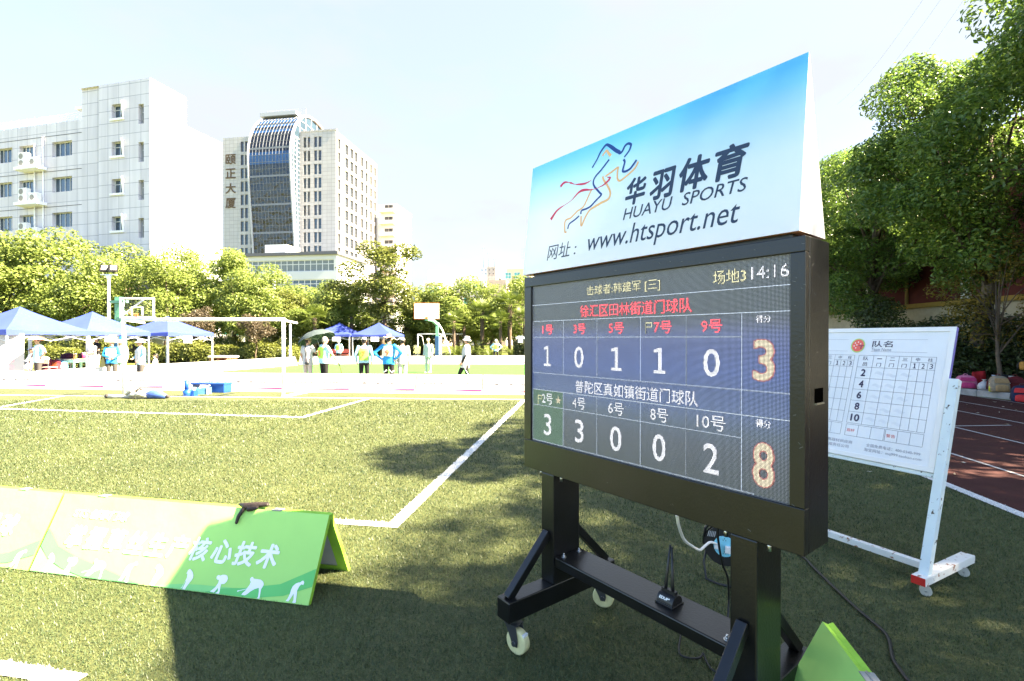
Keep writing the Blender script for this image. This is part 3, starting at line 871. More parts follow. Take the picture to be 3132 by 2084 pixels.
# ------------------------------------------------------------------ green A-boards
LIME = M('lime_printed_fabric', (0.36, 0.66, 0.17), 0.6, 0.25, var=0.07, vscale=2.5, bump=0.4, bscale=4)
LIMED = M('lime_fabric_edge', (0.27, 0.52, 0.05), 0.6, 0.25, var=0.15, vscale=12, bump=0.25, bscale=30)
GREENW = M('green_swoosh_print', (0.13, 0.50, 0.14), 0.6, 0.25, var=0.08, vscale=5)
GREENL = M('pale_green_swoosh_print', (0.24, 0.62, 0.20), 0.6, 0.25, var=0.08, vscale=5)
PRINTW = M('white_print', (0.80, 0.81, 0.83), 0.6, 0.2, var=0.03)
GREYLN = M('grey_lining', (0.34, 0.37, 0.40), 0.7)
FIGS = [
 [(215,260),(250,237),(290,258),(330,285),(365,330),(385,385),(370,430),(330,500),(300,560),(290,610),(225,610),(240,540),(250,470),(240,450),(220,520),(210,590),(175,600),(200,580),(215,520),(235,440),(245,400),(235,350),(230,325),(200,330),(212,290)],
 [(700,385),(720,358),(750,358),(770,365),(800,345),(850,338),(900,350),(930,400),(925,450),(890,500),(830,510),(835,580),(845,640),(845,680),(765,680),(800,655),(810,620),(790,575),(770,620),(740,670),(655,660),(690,630),(740,570),(770,490),(765,440),(730,440),(705,420)],
 [(1350,440),(1365,405),(1390,395),(1410,425),(1480,428),(1540,430),(1590,460),(1615,510),(1605,560),(1590,600),(1600,700),(1605,770),(1560,770),(1575,740),(1565,650),(1545,580),(1480,610),(1420,660),(1370,720),(1340,742),(1275,740),(1290,705),(1330,650),(1340,630),(1215,680),(1200,695),(1185,690),(1195,668),(1215,668),(1340,620),(1370,550),(1380,490),(1360,470)],
 [(2105,460),(2130,430),(2155,423),(2175,450),(2172,500),(2140,490),(2110,520),(2095,570),(2085,610),(2095,680),(2105,770),(2112,800),(2105,830),(2045,825),(2060,790),(2050,720),(2035,670),(2010,740),(1975,815),(1925,810),(1950,770),(1970,690),(1975,600),(1990,540),(2030,490),(2075,465)]]
def figure(mb, k, box, fr, c, flip=False):
    P = FIGS[k]; xs = [p[0] for p in P]; ys = [p[1] for p in P]
    u = [(x - min(xs)) / (max(xs) - min(xs)) for x in xs]; v = [1 - (y - min(ys)) / (max(ys) - min(ys)) for y in ys]
    if flip: u = [1 - a for a in u]
    a0, b0, a1, b1 = box
    pts = [fr(a0 + p * (a1 - a0), b0 + q * (b1 - b0), c) for p, q in zip(u, v)]
    mb.add(pts, [tuple(range(len(pts)))], 0)
def a_board(label, pl, pr, lettering, dep=.48, hgt=.465, group='green folding A-boards on the turf'):
    pl, pr = Vector(pl), Vector(pr)
    d = (pr - pl); Ln = d.length; rz_ = math.atan2(d.y, d.x)
    t = thing('a_board', label, 'banner board', pl, rz_, group)
    th = .028; yt_ = dep / 2 - .019
    s = Vector((0, yt_, hgt)).normalized(); nn = Vector((0, -s.z, s.y)); SL = Vector((0, yt_, hgt)).length
    F = lambda a, b, c: Vector((a, 0, 0.006)) + s * b + nn * (c - 0)
    def panel(name, fr, mirror):
        mb = MB(); nx, nz = 24, 8
        r2 = random.Random(hash(label) % 1000 if False else len(label) + (5 if mirror else 0))
        # outer cloth, a grid so that it sags and wrinkles a little
        P = [[(Ln * i / nx, SL * j / nz, -0.0015 * math.sin(3.1 * i + j) * (0 < i < nx) * (0 < j < nz)) for i in range(nx + 1)] for j in range(nz + 1)]
        vs = [fr(a, b, c) for row in P for a, b, c in row]
        fs = [(j*(nx+1)+i, j*(nx+1)+i+1, (j+1)*(nx+1)+i+1, (j+1)*(nx+1)+i) for j in range(nz) for i in range(nx)]
        mb.add(vs, fs, 0, True)
        e = [(0, 0), (Ln, 0), (Ln, SL), (0, SL)]
        vs = [fr(a, b, 0) for a, b in e] + [fr(a, b, -th) for a, b in e]
        mb.add(vs, [(0, 1, 5, 4), (1, 2, 6, 5), (2, 3, 7, 6), (3, 0, 4, 7)], 1)
        b_ = .07
        e2 = [(b_, b_ * .7), (Ln - b_, b_ * .7), (Ln - b_, SL - b_ * .7), (b_, SL - b_ * .7)]
        vs = [fr(a, b, -th) for a, b in e] + [fr(a, b, -th) for a, b in e2]
        mb.add(vs, [(0, 1, 5, 4), (1, 2, 6, 5), (2, 3, 7, 6), (3, 0, 4, 7)], 1)
        mb.add([fr(a, b, -th + .004) for a, b in e2], [(0, 1, 2, 3)], 2)
        return mb.build(name, [LIME, LIMED, GREYLN], t)
    fp = panel('front_panel', F, False)
    s2 = Vector((0, -yt_, hgt)).normalized(); n2 = Vector((0, s2.z, -s2.y * -1)).normalized()
    n2 = Vector((0, hgt, yt_)).normalized()
    G = lambda a, b, c: Vector((a, dep, 0.006)) + s2 * b + n2 * c
    panel('rear_panel', G, True)
    for hx in (.30, Ln - .42):
        mb = MB(); mb.box((hx, yt_ - .004, hgt + .004), (hx + .07, dep - yt_ + .004, hgt + .0075)); mb.cyl((hx, dep / 2, hgt + .007), (hx + .07, dep / 2, hgt + .007), .005, n=8); mb.build('hinge', M('dull_hinge_steel', (.22, .23, .22), .5, .4), t)
    tx = MB(); lettering(tx, F, Ln)
    tx.build('lettering', PRINTW, fp, fix=False)
    w = MB()
    w.add([F(a, b, .0022) for a, b in [(0,.28),(.15,.17),(.33,.12),(.55,.078),(.75,.035),(.92,.004),(.45,.004),(.25,.04),(.1,.09),(0,.16)]], [tuple(range(10))], 0)
    w.add([F(a, b, .0022) for a, b in [(1.33,.004),(1.5,.035),(1.67,.052),(1.91,.095),(Ln-.002,.2),(Ln-.002,.10),(1.95,.035),(1.75,.004)]], [tuple(range(8))], 0)
    w.add([F(a, b, .0026) for a, b in [(1.0,.004),(1.2,.032),(1.36,.041),(1.6,.045),(1.52,.035),(1.40,.004)]], [tuple(range(6))], 1)
    w.add([F(a, b, .0026) for a, b in [(0,.155),(.1,.085),(.25,.035),(.42,.004),(0,.004)]], [tuple(range(5))], 1)
    w.build('swoosh_print', [GREENW, GREENL], fp, fix=False)
    fg = MB()
    for k, b in ((0, (.10, .005, .17, .125)), (1, (.26, .005, .36, .115)), (2, (.43, .005, .60, .12)), (3, (.74, .005, .84, .13)), (0, (.98, .005, 1.06, .13)),
                 (0, (1.222, .005, 1.29, .122)), (1, (1.44, .005, 1.54, .112)), (2, (1.63, .005, 1.80, .118)), (3, (1.975, .005, 2.068, .128))):
        figure(fg, k, b, F, .0034)
    fg.build('player_figures', PRINTW, fp, fix=False)
    return t
def let_main(tx, F, Ln):
    for i, ch in enumerate('掌握草丝生产核心技术'):
        x = .185 + i * .1685
        tx.text(ch, F, (x, .170, x + .15, .315), .003, 0, .032, .14)
    tx.text('STS 创享门球', F, (.16, .362, .63, .425), .003, 0, .03, .18)
def let_left(tx, F, Ln):
    for i, ch in enumerate('龙胄创享门球'):
        x = Ln - 1.32 + i * .178
        tx.text(ch, F, (x, .195, x + .155, .345), .003, 0, .032, .14)
p0, p1 = Vector((-1.214, 2.896, 0)), Vector((-3.30, 3.321, 0))
a_board('lime green A-board with white characters and stooping figures, a glove draped on its ridge', p1, p0, let_main)
dd = (p1 - p0).normalized()
a_board('lime green A-board cut off by the left frame edge, only two white characters showing', p1 + dd * 2.16 + Vector((0, .03, 0)), p1 + dd * .02 + Vector((0, .0, 0)), let_left)
def let_near(tx, F, Ln):
    for i, ch in enumerate('龙胄创享门球'):
        x = .17 + i * .17
        tx.text(ch, F, (x, .20, x + .15, .35), .003, 0, .032, .14)
tp = Vector((1.265, 1.94, 0)); td = Vector((-.20, -.98, 0)).normalized(); tn = Vector((td.y, -td.x, 0))
if tn.x > 0: tn = -tn
q0 = tp + tn * .24
a_board('lime green A-board end-on in the bottom right corner beside the black scoreboard foot', q0, q0 + td * 2.1, let_near)

# brown glove draped over the ridge
GLOVE = M('dark_brown_leather', (0.020, 0.014, 0.012), 0.5, 0.4, var=0.3, vscale=20, bump=0.3)
fr_ = (p0 - p1).normalized(); bk_ = Vector((-fr_.y, fr_.x, 0))
gl = thing('glove', 'crumpled dark brown leather glove draped over the green ridge', 'glove', p1 + fr_ * 1.55 + bk_ * .23, math.atan2(fr_.y, fr_.x))
gl.scale = (.88, .9, 1)
mb = MB()
def flatc(a, ra, b, rb):
    mb.capsule(a, ra, b, rb, 10)
Z0 = .492
flatc((-.105, .0, Z0 - .004), .009, (-.04, -.015, Z0 - .006), .022); flatc((-.04, -.015, Z0 - .008), .024, (.03, -.005, Z0), .020)
flatc((.03, -.005, Z0), .018, (.125, .012, Z0 + .004), .013); flatc((.02, .012, Z0 + .004), .013, (.118, .03, Z0 + .006), .010); flatc((0, -.03, Z0 - .022), .016, (.065, -.025, Z0 - .012), .011)
flatc((-.045, -.025, Z0 - .02), .016, (-.062, -.058, Z0 - .062), .013); flatc((-.062, -.058, Z0 - .062), .014, (-.066, -.074, Z0 - .098), .012)
go = mb.build('leather', GLOVE, gl)
rm = go.modifiers.new('r', 'REMESH'); rm.mode = 'VOXEL'; rm.voxel_size = .004
sm_ = go.modifiers.new('s', 'SMOOTH'); sm_.factor = .5; sm_.iterations = 4

# ------------------------------------------------------------------ whiteboard on its stand
WBB = Vector((2.573, 3.025, .12)); ww = Vector((-.47, .883, 0)).normalized(); wnn = Vector((.883, .47, 0)).normalized()
wl = wnn * .3226 + Vector((0, 0, .9465)); wf = -wnn * .9465 + Vector((0, 0, .3226))
WBT = thing('team_whiteboard', 'white team list board on a chipped pale wheeled stand beside the track', 'whiteboard', (WBB.x, WBB.y, 0))
off = Vector((0, 0, WBB.z))
FW = lambda a, b, c: off + ww * (-a) + wl * b + wf * c
CHIP = chip_mat('chipped_pale_paint', (0.60, 0.68, 0.70), (0.06, 0.04, 0.03), 26, .615)
RUST = chip_mat('rusty_white_paint', (0.66, 0.66, 0.63), (0.22, 0.07, 0.02), 20, .585)
ALU = M('white_aluminium', (0.72, 0.72, 0.71), 0.4, 0.4, var=0.04)
BOARDW = M('white_board_sheet', (0.70, 0.72, 0.74), 0.3, 0.5, var=0.05, vscale=3)
SW, Q0, Q1 = 1.20, .646, 1.655
mb = MB()
pr = lambda a0, b0, a1, b1, c0, c1, mi=0: mb.prism([(a0, b0), (a1, b0), (a1, b1), (a0, b1)], lambda a, b, c: FW(a, b, c0 + (c1 - c0) * c), 1.0, mi)
pr(-SW + .03, Q0 + .03, -.06, Q1 - .03, -.012, .004)
bd = mb.build('board', BOARDW, WBT)
mb = MB()
pr(-SW, Q0, -.03, Q0 + .034, -.016, .012); pr(-SW, Q1 - .034, -.03, Q1, -.016, .012); pr(-SW, Q0 + .034, -SW + .034, Q1 - .034, -.016, .012); pr(-.064, Q0 + .034, -.03, Q1 - .034, -.016, .012)
mb.build('frame', ALU, WBT, bevel=.002)
mb = MB(); pr(-.0295, Q0 + .005, -.0285, Q1 - .002, -.015, .010); mb.build('edge_film', M('violet_edge_film', (.10, .09, .40), .5), WBT)
for s in (0.0, SW + .03):
    mb = MB(); pr(-s - .026, -.02, -s + .026, 1.285, -.03, .024); mb.build('post', CHIP, WBT, bevel=.004)
    mb = MB(); fo = off + ww * s
    mb.bar(fo + wnn * -.075 + Vector((0, 0, -.005)), fo + wnn * .62 + Vector((0, 0, -.005)), .075, .05); mb.build('foot', RUST, WBT, bevel=.003)
    mb = MB(); mb.bar(fo + wnn * -.079 + Vector((0, 0, -.005)), fo + wnn * -.0755 + Vector((0, 0, -.005)), .073, .048); mb.build('red_end_cap', M('red_cap_paint', (.50, .02, .015), .5), WBT)
    for d in (.02, .55):
        ca = bpy.data.objects.new('caster', None); COL.objects.link(ca); ca.parent = WBT; ca.location = fo + wnn * d - Vector((0, 0, WBB.z))
        w = MB(); ax = (ww * .5 + wnn * .87).normalized(); c0 = Vector((0, 0, .032))
        for dw in (-.014, .005):
            w.cyl(c0 + ax * dw, c0 + ax * (dw + .010), .031, n=20)
        w.build('wheel', M('grey_cream_rubber', (.45, .43, .38), .5), ca)
        f = MB(); f.cyl(c0 + Vector((0, 0, .0)), Vector((0, 0, .092)), .008, n=8); f.box((-.02, -.02, .086), (.02, .02, .092)); f.bar(c0 - ax * .022, c0 + ax * .022, .008); f.build('fork', STEEL, ca)
mb = MB(); mb.bar(off + wnn * .24 + Vector((0, 0, -.02)), off + ww * (SW + .03) + wnn * .24 + Vector((0, 0, -.02)), .045, .045); mb.build('cross_bar', RUST, WBT, bevel=.003)
mb = MB(); pr(-SW, Q0 - .028, -.028, Q0 - .002, -.03, .0); mb.build('lower_rail', CHIP, WBT)
# ruled table and its writing, twice
INK = M('dark_violet_ink', (.05, .045, .09), .5); INKG = M('grey_ink', (.30, .30, .36), .5); INKR = M('red_ink', (.72, .10, .09), .5)
MELON = M('melon_red', (.80, .13, .10), .5); RIND = M('rind_green', (.40, .62, .16), .5); SEED = M('seed_white', (.8, .75, .70), .5)
rl = MB()
def rule(a0, b0, a1, b1, w=.0016, c=.006):
    if abs(a1 - a0) > abs(b1 - b0): rl.rect(FW, min(a0, a1), b0 - w / 2, max(a0, a1), b0 + w / 2, c)
    else: rl.rect(FW, a0 - w / 2, min(b0, b1), a0 + w / 2, max(b0, b1), c + .0002)
tx = MB(); WT = lambda s, b, m_=0, bold=.0, sh=0: tx.text(s, FW, b, .0065, m_, bold, sh)
def table(s0, nums):
    k = s0 - .600                                   # shift of the whole table to the left
    cols = [.600, .498, .415, .333, .258, .208, .158, .115]
    c = [-(v + k) for v in cols]
    rows = [1.434, 1.340, 1.252, 1.163, 1.075, .987, .899]
    for b in rows: rule(c[0], b, c[-1], b)
    rule(c[4], 1.392, c[-1], 1.392)
    for i, a in enumerate(c):
        rule(a, rows[-1], a, 1.392 if i in (5, 6) else rows[0])
    for a0, a1, lab in ((c[0] + .002, -(.345 + k), '双杆'), (-(.338 + k), c[-1], '警告')):
        w_ = (a1 - a0) / 3
        for b in (.888, .802): rule(a0, b, a1, b)
        for i in range(4): rule(a0 + w_ * i, .802, a0 + w_ * i, .888)
        WT(lab, (a0 + .008, .832, a0 + .008 + .055, .856), 2, .0)
    m = lambda i: (c[i] + c[i + 1]) / 2
    WT('队', (m(0) - .018, 1.395, m(0) + .018, 1.425)); WT('员', (m(0) - .018, 1.348, m(0) + .018, 1.378))
    for i, ch in ((1, '一'), (2, '二'), (3, '三')):
        WT(ch, (m(i) - .016, 1.400 if ch != '一' else 1.408, m(i) + .016, 1.422 if ch != '一' else 1.413)); WT('门', (m(i) - .015, 1.350, m(i) + .015, 1.378))
    WT('中', (m(4) + .002, 1.400, m(4) + .026, 1.426)); WT('柱', (m(6) - .025, 1.400, m(6) + .003, 1.426))
    for i, ch in ((4, '1 '), (5, '2'), (6, '3')): WT(ch, (m(i) - .009, 1.348, m(i) + .009, 1.384), 0, .0)
    for i, ch in enumerate(nums):
        hw = .016 if len(ch) == 1 else .030
        WT(ch if ch != '1' else '1 ', (m(0) - hw, rows[i + 2] + .016, m(0) + hw, rows[i + 2] + .072), 0, .03)
    a = -(.622 + k)
    n_ = 24
    tx.add([FW(a + .050 * math.cos(2*math.pi*j/n_), 1.513 + .058 * math.sin(2*math.pi*j/n_), .0062) for j in range(n_)], [tuple(range(n_))], 4)
    tx.add([FW(a + .042 * math.cos(2*math.pi*j/n_), 1.513 + .050 * math.sin(2*math.pi*j/n_), .0066) for j in range(n_)], [tuple(range(n_))], 3)
    for sx, sy in ((-.02, .02), (.0, .028), (-.026, -.004), (-.008, .005), (-.012, -.02), (.018, .014)):
        tx.add([FW(a + sx + .005 * math.cos(j), 1.513 + sy + .006 * math.sin(j), .0070) for j in (0, 1.26, 2.51, 3.77, 5.03)], [(0, 1, 2, 3, 4)], 5)
    rl.rect(FW, a + .006, 1.508, a + .045, 1.514, .0071); rl.rect(FW, a + .022, 1.485, a + .028, 1.508, .0071)
    WT('队名', (-(.522 + k), 1.502, -(.388 + k), 1.552), 0, .006); WT('Team Name', (-(.524 + k), 1.471, -(.392 + k), 1.496), 1)
    rule(-(.53 + k), 1.562, -(.18 + k), 1.562, .001); rule(-(.525 + k), 1.466, -(.172 + k), 1.466, .001)
table(.600, ['2', '4', '6', '8', '10']); table(1.115, ['1', '3', '5', '7', '9'])
WT('全国免费电话：400-0340-999', (-.442, .742, -.118, .766), 1); WT('淘宝网址：mq999.taobao.com', (-.452, .704, -.108, .732), 1)
WT('中国门球竞赛器材供应商', (-.86, .742, -.535, .766), 1); WT('门球用品有限责任公司', (-.84, .706, -.555, .730), 1)
rl.build('ruled_lines', INK, bd, fix=False)
tx.build('writing', [INK, INKG, INKR, MELON, RIND, SEED], bd, fix=False)
# faint marker left after wiping
SMEAR = M('wiped_marker_smear', (.66, .685, .72), .4, var=.04, vscale=20)
mb = MB(); r_ = random.Random(2)
for i in range(5):
    for j in range(3):
        a = -.478 + j * .083 + r_.uniform(-.005, .005); b = 1.29 - i * .088 + r_.uniform(-.006, .006)
        mb.stroke([(a, b), (a + .02, b + .008), (a + .05, b - .004), (a + .068, b + .003)], [.006, .022, .02, .005], FW, .0045, 0)
mb.build('wiped_smears', SMEAR, bd, fix=False)
# ------------------------------------------------------------------ trees and planting
BARK = M('grey_brown_bark', (0.10, 0.075, 0.055), 0.9, 0.2, var=0.35, vscale=7, bump=0.8, bscale=25)
LF_SUN = leaf_mat('camphor_leaves', (0.062, 0.105, 0.016), (0.30, 0.36, 0.090), 0.46)
LF_DARK = leaf_mat('dark_broad_leaves', (0.040, 0.064, 0.010), (0.20, 0.22, 0.048), 0.38)
LF_PURP = leaf_mat('purple_plum_leaves', (0.040, 0.028, 0.020), (0.12, 0.095, 0.055), 0.3)
LF_NEAR = leaf_mat('glossy_camphor_leaves', (0.032, 0.085, 0.024), (0.205, 0.295, 0.050), 0.48, 0.34, 0.5)
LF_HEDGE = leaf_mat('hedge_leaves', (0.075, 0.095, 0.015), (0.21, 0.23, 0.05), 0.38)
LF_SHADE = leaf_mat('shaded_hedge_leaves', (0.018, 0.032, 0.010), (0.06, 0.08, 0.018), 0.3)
LF_YEL = leaf_mat('thin_yellow_leaves', (0.06, 0.055, 0.010), (0.24, 0.18, 0.025), 0.5)
LF_PALM = leaf_mat('palm_fronds', (0.040, 0.070, 0.010), (0.150, 0.190, 0.030), 0.3)

def leaf_mesh(name, C, Nn, Ax, L, W, mat, fold=0.25):
    """diamond leaves, bent along the middle: C centres, Nn normals, Ax long axes"""
    n = len(C)
    S = np.cross(Nn, Ax); S /= np.linalg.norm(S, axis=1)[:, None] + 1e-9
    v = np.empty((n, 4, 3))
    h = Nn * (L * fold)[:, None] * 0.5
    v[:, 0] = C - Ax * L[:, None] / 2 - h
    v[:, 1] = C + S * W[:, None] / 2
    v[:, 2] = C + Ax * L[:, None] / 2 - h
    v[:, 3] = C - S * W[:, None] / 2
    me = bpy.data.meshes.new(name)
    me.vertices.add(4 * n); me.vertices.foreach_set('co', v.ravel())
    idx = np.arange(4 * n, dtype=np.int32).reshape(n, 4)
    tri = np.stack([idx[:, 0], idx[:, 1], idx[:, 2], idx[:, 0], idx[:, 2], idx[:, 3]], 1).ravel()
    me.loops.add(6 * n); me.loops.foreach_set('vertex_index', tri.astype(np.int32))
    me.polygons.add(2 * n); me.polygons.foreach_set('loop_start', np.arange(0, 6 * n, 3, dtype=np.int32))
    me.update(calc_edges=True); me.materials.append(mat)
    return me

def unit(a): return a / (np.linalg.norm(a, axis=-1, keepdims=True) + 1e-9)

def crown_mesh(name, seed, lobes, N, L, W, mat, droop=0.25, inner=0.3):
    g = np.random.default_rng(seed)
    c = np.array([l[0] for l in lobes]); r = np.array([l[1] for l in lobes])
    p = r ** 2 / (r ** 2).sum()
    k = g.choice(len(lobes), N, p=p)
    d = unit(g.normal(0, 1, (N, 3)) + np.array([0, 0, 0.25]))
    rad = r[k] * np.where(g.random(N) < inner, g.uniform(0.3, 0.85, N), g.uniform(0.82, 1.08, N))
    C = c[k] + d * rad[:, None] * np.array([1.05, 1.05, 0.82])
    Nn = unit(d * 0.7 + g.normal(0, 0.55, (N, 3)) + np.array([0, 0, 0.65]))
    Ax = np.cross(Nn, unit(g.normal(0, 1, (N, 3))))
    Ax[:, 2] -= droop; Ax = Ax - Nn * (Ax * Nn).sum(1)[:, None]; Ax = unit(Ax)
    s = g.uniform(0.65, 1.3, N)
    return leaf_mesh(name, C, Nn, Ax, L * s, W * s, mat)

def make_lobes(seed, n, z0, rad, half, rmin, rmax):
    g = np.random.default_rng(seed); out = []
    while len(out) < n:
        d = unit(g.normal(0, 1, 3)); q = g.uniform(0.45, 0.95)
        p = np.array([d[0] * rad * q, d[1] * rad * q, z0 + d[2] * half * q])
        out.append((p, g.uniform(rmin, rmax)))
    return out

def trunk_mesh(name, seed, lobes, h, r, fork):
    g = np.random.default_rng(seed); mb = MB()
    pts = [(0, 0, -0.1), (g.uniform(-.1, .1), g.uniform(-.1, .1), fork * .5), (g.uniform(-.2, .2), g.uniform(-.2, .2), fork), (g.uniform(-.3, .3), g.uniform(-.3, .3), h * .75)]
    mb.tube(pts, [r * 1.25, r, r * .85, r * .25], 9)
    for p, q in lobes:
        a = Vector(pts[2]) + (Vector(pts[3]) - Vector(pts[2])) * float(g.uniform(0, .6))
        b = Vector(p); m_ = a + (b - a) * .5 + Vector((0, 0, float(g.uniform(-.1, .3))))
        mb.tube([a, m_, b], [r * .36, r * .22, r * .07], 6)
    return mb.mesh(name, BARK)

PROTO = {}
def proto(kind):
    if kind in PROTO: return PROTO[kind]
    if kind.startswith('far'):
        i = int(kind[3:]); lo = make_lobes(40 + i, 40, 5.7, 3.3, 4.3, 0.75, 1.30)
        me = crown_mesh('crown', 60 + i, lo, 13000, .25, .15, LF_SUN); tr = trunk_mesh('trunk', i, lo[:9], 10, .17, 2.6)
    elif kind == 'airy':
        lo = make_lobes(77, 30, 6.2, 3.4, 4.2, 0.5, 0.95)
        me = crown_mesh('crown', 70, lo, 9500, .24, .13, LF_DARK, inner=.2); tr = trunk_mesh('trunk', 71, lo[:20], 10.5, .15, 3.2)
    elif kind == 'dark':
        lo = make_lobes(52, 38, 5.4, 3.4, 4.2, 0.8, 1.3)
        me = crown_mesh('crown', 53, lo, 12000, .25, .15, LF_DARK); tr = trunk_mesh('trunk', 54, lo[:10], 9, .16, 2.2)
    elif kind == 'plum':
        lo = make_lobes(31, 22, 2.7, 1.35, 1.35, 0.3, 0.6)
        me = crown_mesh('crown', 32, lo, 3600, .13, .085, LF_PURP, inner=.2); tr = trunk_mesh('trunk', 33, lo[:12], 3.2, .06, 1.2)
    elif kind.startswith('near'):
        i = int(kind[4:]); lo = make_lobes(90 + i, 74, 8.6, 4.4, 5.6, 0.6, 1.25)
        me = crown_mesh('crown', 95 + i, lo, 50000, .19, .085, LF_NEAR, droop=.6, inner=.22); tr = trunk_mesh('trunk', 97 + i, lo[:22], 13, .24, 3.6)
    elif kind == 'bush':
        lo = make_lobes(21, 16, 1.7, 1.2, 1.5, 0.4, 0.7)
        me = crown_mesh('crown', 22, lo, 6500, .12, .06, LF_SHADE, droop=.4); tr = trunk_mesh('trunk', 23, lo[:8], 2.2, .05, .5)
    elif kind == 'thin':
        lo = make_lobes(25, 26, 2.9, 1.7, 1.9, 0.3, 0.6)
        me = crown_mesh('crown', 26, lo, 3200, .10, .05, LF_YEL, inner=.2); tr = trunk_mesh('trunk', 27, lo[:22], 4.4, .06, 1.0)
    PROTO[kind] = (me, tr)
    return PROTO[kind]

def tree(name, label, x, y, kind, sx=1.0, sz=1.0, rz=0.0, group=None, z=0.0):
    me, tr = proto(kind)
    t = thing(name, label, 'tree' if 'tree' in name else 'shrub', (x, y, z), rz, group)
    t.scale = (sx, sx, sz)
    link('crown', me, t); link('trunk', tr, t)
    return t

GB = 'trees in a row behind the court'
def far(px, top, Y, wpx, kind, label, rz=0.0, name='broadleaf_tree'):
    p = at(px, top, Y)
    sz = p.z / 10.3
    sx = (wpx / FPX * Y) / 6.4
    return tree(name, label, p.x, p.y, kind, sx, sz, R(rz), GB)
far(15, 715, 37, 300, 'far0', 'sunlit yellow-green tree cut by the left frame edge below the pale office block', 10)
far(160, 682, 38, 270, 'far1', 'tallest rounded tree in front of the office block, left of the floodlight', 70)
far(275, 765, 36, 210, 'far2', 'lower rounded tree right behind the tall floodlight pole', 140)
far(390, 738, 40, 230, 'far0', 'bushy sunlit tree behind the glass basketball backboard', 200)
far(505, 770, 37, 220, 'far1', 'sunlit tree between the glass backboard and the goal crossbar', 250)
far(600, 738, 42, 220, 'far2', 'sunlit tree below the blank white end wall of the office block', 310)
far(715, 748, 40, 220, 'far3', 'rounded tree below the left foot of the glass-fronted tower', 30)
far(795, 800, 38, 190, 'far1', 'lower sunlit tree in front of the low annexe windows', 20)
far(885, 868, 41, 190, 'dark', 'darker low tree below the middle of the annexe', 120)
far(970, 878, 39, 180, 'far2', 'low tree behind the fan palms and the grey umbrella', 170)
far(1060, 838, 42, 190, 'far3', 'sunlit tree below the right corner of the annexe', 260)
far(1172, 742, 40, 290, 'airy', 'tall airy dark tree with visible branches right of the glass-fronted tower', 15)
far(1240, 905, 43, 170, 'far3', 'small bushy sunlit tree behind the right blue canopy', 70)
far(1290, 872, 44, 170, 'far0', 'sunlit tree right behind the white basketball backboard', 100)
far(1400, 840, 42, 220, 'far1', 'broad sunlit tree between the white backboard and the scoreboard', 330)
far(1500, 868, 45, 180, 'far2', 'sunlit tree with palms standing before its foot', 45)
far(1590, 828, 42, 190, 'far3', 'sunlit tree half hidden by the left edge of the scoreboard', 190)
far(1760, 845, 43, 230, 'far0', 'tree hidden behind the scoreboard screen', 190)
far(1950, 860, 44, 230, 'far1', 'tree hidden behind the right half of the scoreboard', 90)
far(90, 790, 47, 260, 'dark', 'shaded tree filling the gap below the two tallest left trees', 33)
far(330, 800, 48, 260, 'far3', 'rear tree seen between the floodlight and the glass backboard', 77)
far(560, 800, 48, 260, 'far0', 'rear tree above the peak of the third blue canopy', 133)
far(840, 860, 49, 260, 'far2', 'rear tree above the right goal post', 188)
far(1010, 880, 48, 230, 'far1', 'rear tree between the low annexe corner and the tall airy tree', 222)
far(1340, 900, 49, 230, 'dark', 'shaded rear tree between the white backboard and the broad tree', 12)
far(1455, 905, 50, 230, 'far3', 'rear tree below the grey tiled distant stair tower', 95)
far(2120, 850, 46, 230, 'far2', 'tree hidden behind the right end of the scoreboard screen', 150)
far(2290, 860, 50, 240, 'dark', 'tree hidden behind the right pillar side of the scoreboard', 60)
far(2450, 850, 54, 250, 'far3', 'tree hidden behind the side face of the scoreboard', 20)
for px, top, Y, w, rz, lab in ((612, 930, 33, 110, 0, 'small purple-leaved tree right of the left blue canopies'), (782, 955, 34, 110, 120, 'small purple-leaved tree left of the right goal post')):
    p = at(px, top, Y)
    tree('plum_tree', lab, p.x, p.y, 'plum', (w / FPX * Y) / 3.2, p.z / 4.2, R(rz), 'small purple trees')

GN = 'large camphor trees beside the track'
tree('camphor_tree', 'huge dark green tree filling the top right corner of the photo', 16.0, 10.9, 'near0', 1.04, 1.0, R(20), GN, .13)
tree('camphor_tree', 'large dark tree with yellow-lit rim, second from the right edge', 15.3, 15.8, 'near1', .90, .83, R(75), GN, .13)
tree('camphor_tree', 'tree with bright sunlit top between the sign side and the second large tree', 16.8, 22.8, 'near0', .82, .80, R(160), GN, .13)
tree('camphor_tree', 'large dark tree right behind the side of the scoreboard sign', 18.0, 29.0, 'near1', .84, .86, R(230), GN, .13)
tree('camphor_tree', 'farthest tree of the row beside the track, mostly hidden by the sign', 20.5, 36.0, 'near0', .85, .88, R(300), GN, .13)
tree('camphor_tree', 'large tree beyond the right frame edge that shades the whiteboard', 15.2, 3.7, 'near1', 1.04, 1.08, R(120), GN, .13)
tree('camphor_tree', 'large tree beyond the right frame edge that shades the scoreboard', 16.2, -3.2, 'near0', 1.10, .98, R(250), GN, .13)
tree('camphor_tree', 'large tree behind the photographer at the near end of the row', 16.6, -10.0, 'near1', 1.1, 1.0, R(10), GN, .13)
tree('camphor_tree', 'large tree beyond the right frame edge between the two nearest ones', 15.0, -0.6, 'near0', 1.06, 1.08, R(190), GN, .13)
tree('camphor_tree', 'large tree behind the first one, close to the red-brown hall', 18.0, 7.2, 'near1', 1.0, .92, R(40), GN, .13)
tree('dark_shrub', 'round dark shrub before the red-brown hall, left of the small thin tree', 13.9, 18.4, 'bush', 1.05, 1.0, 0, None, .13)
tree('dark_shrub', 'dark shrub with dense leaves behind the heap of bags', 15.4, 15.6, 'bush', 1.2, .85, R(60), None, .13)
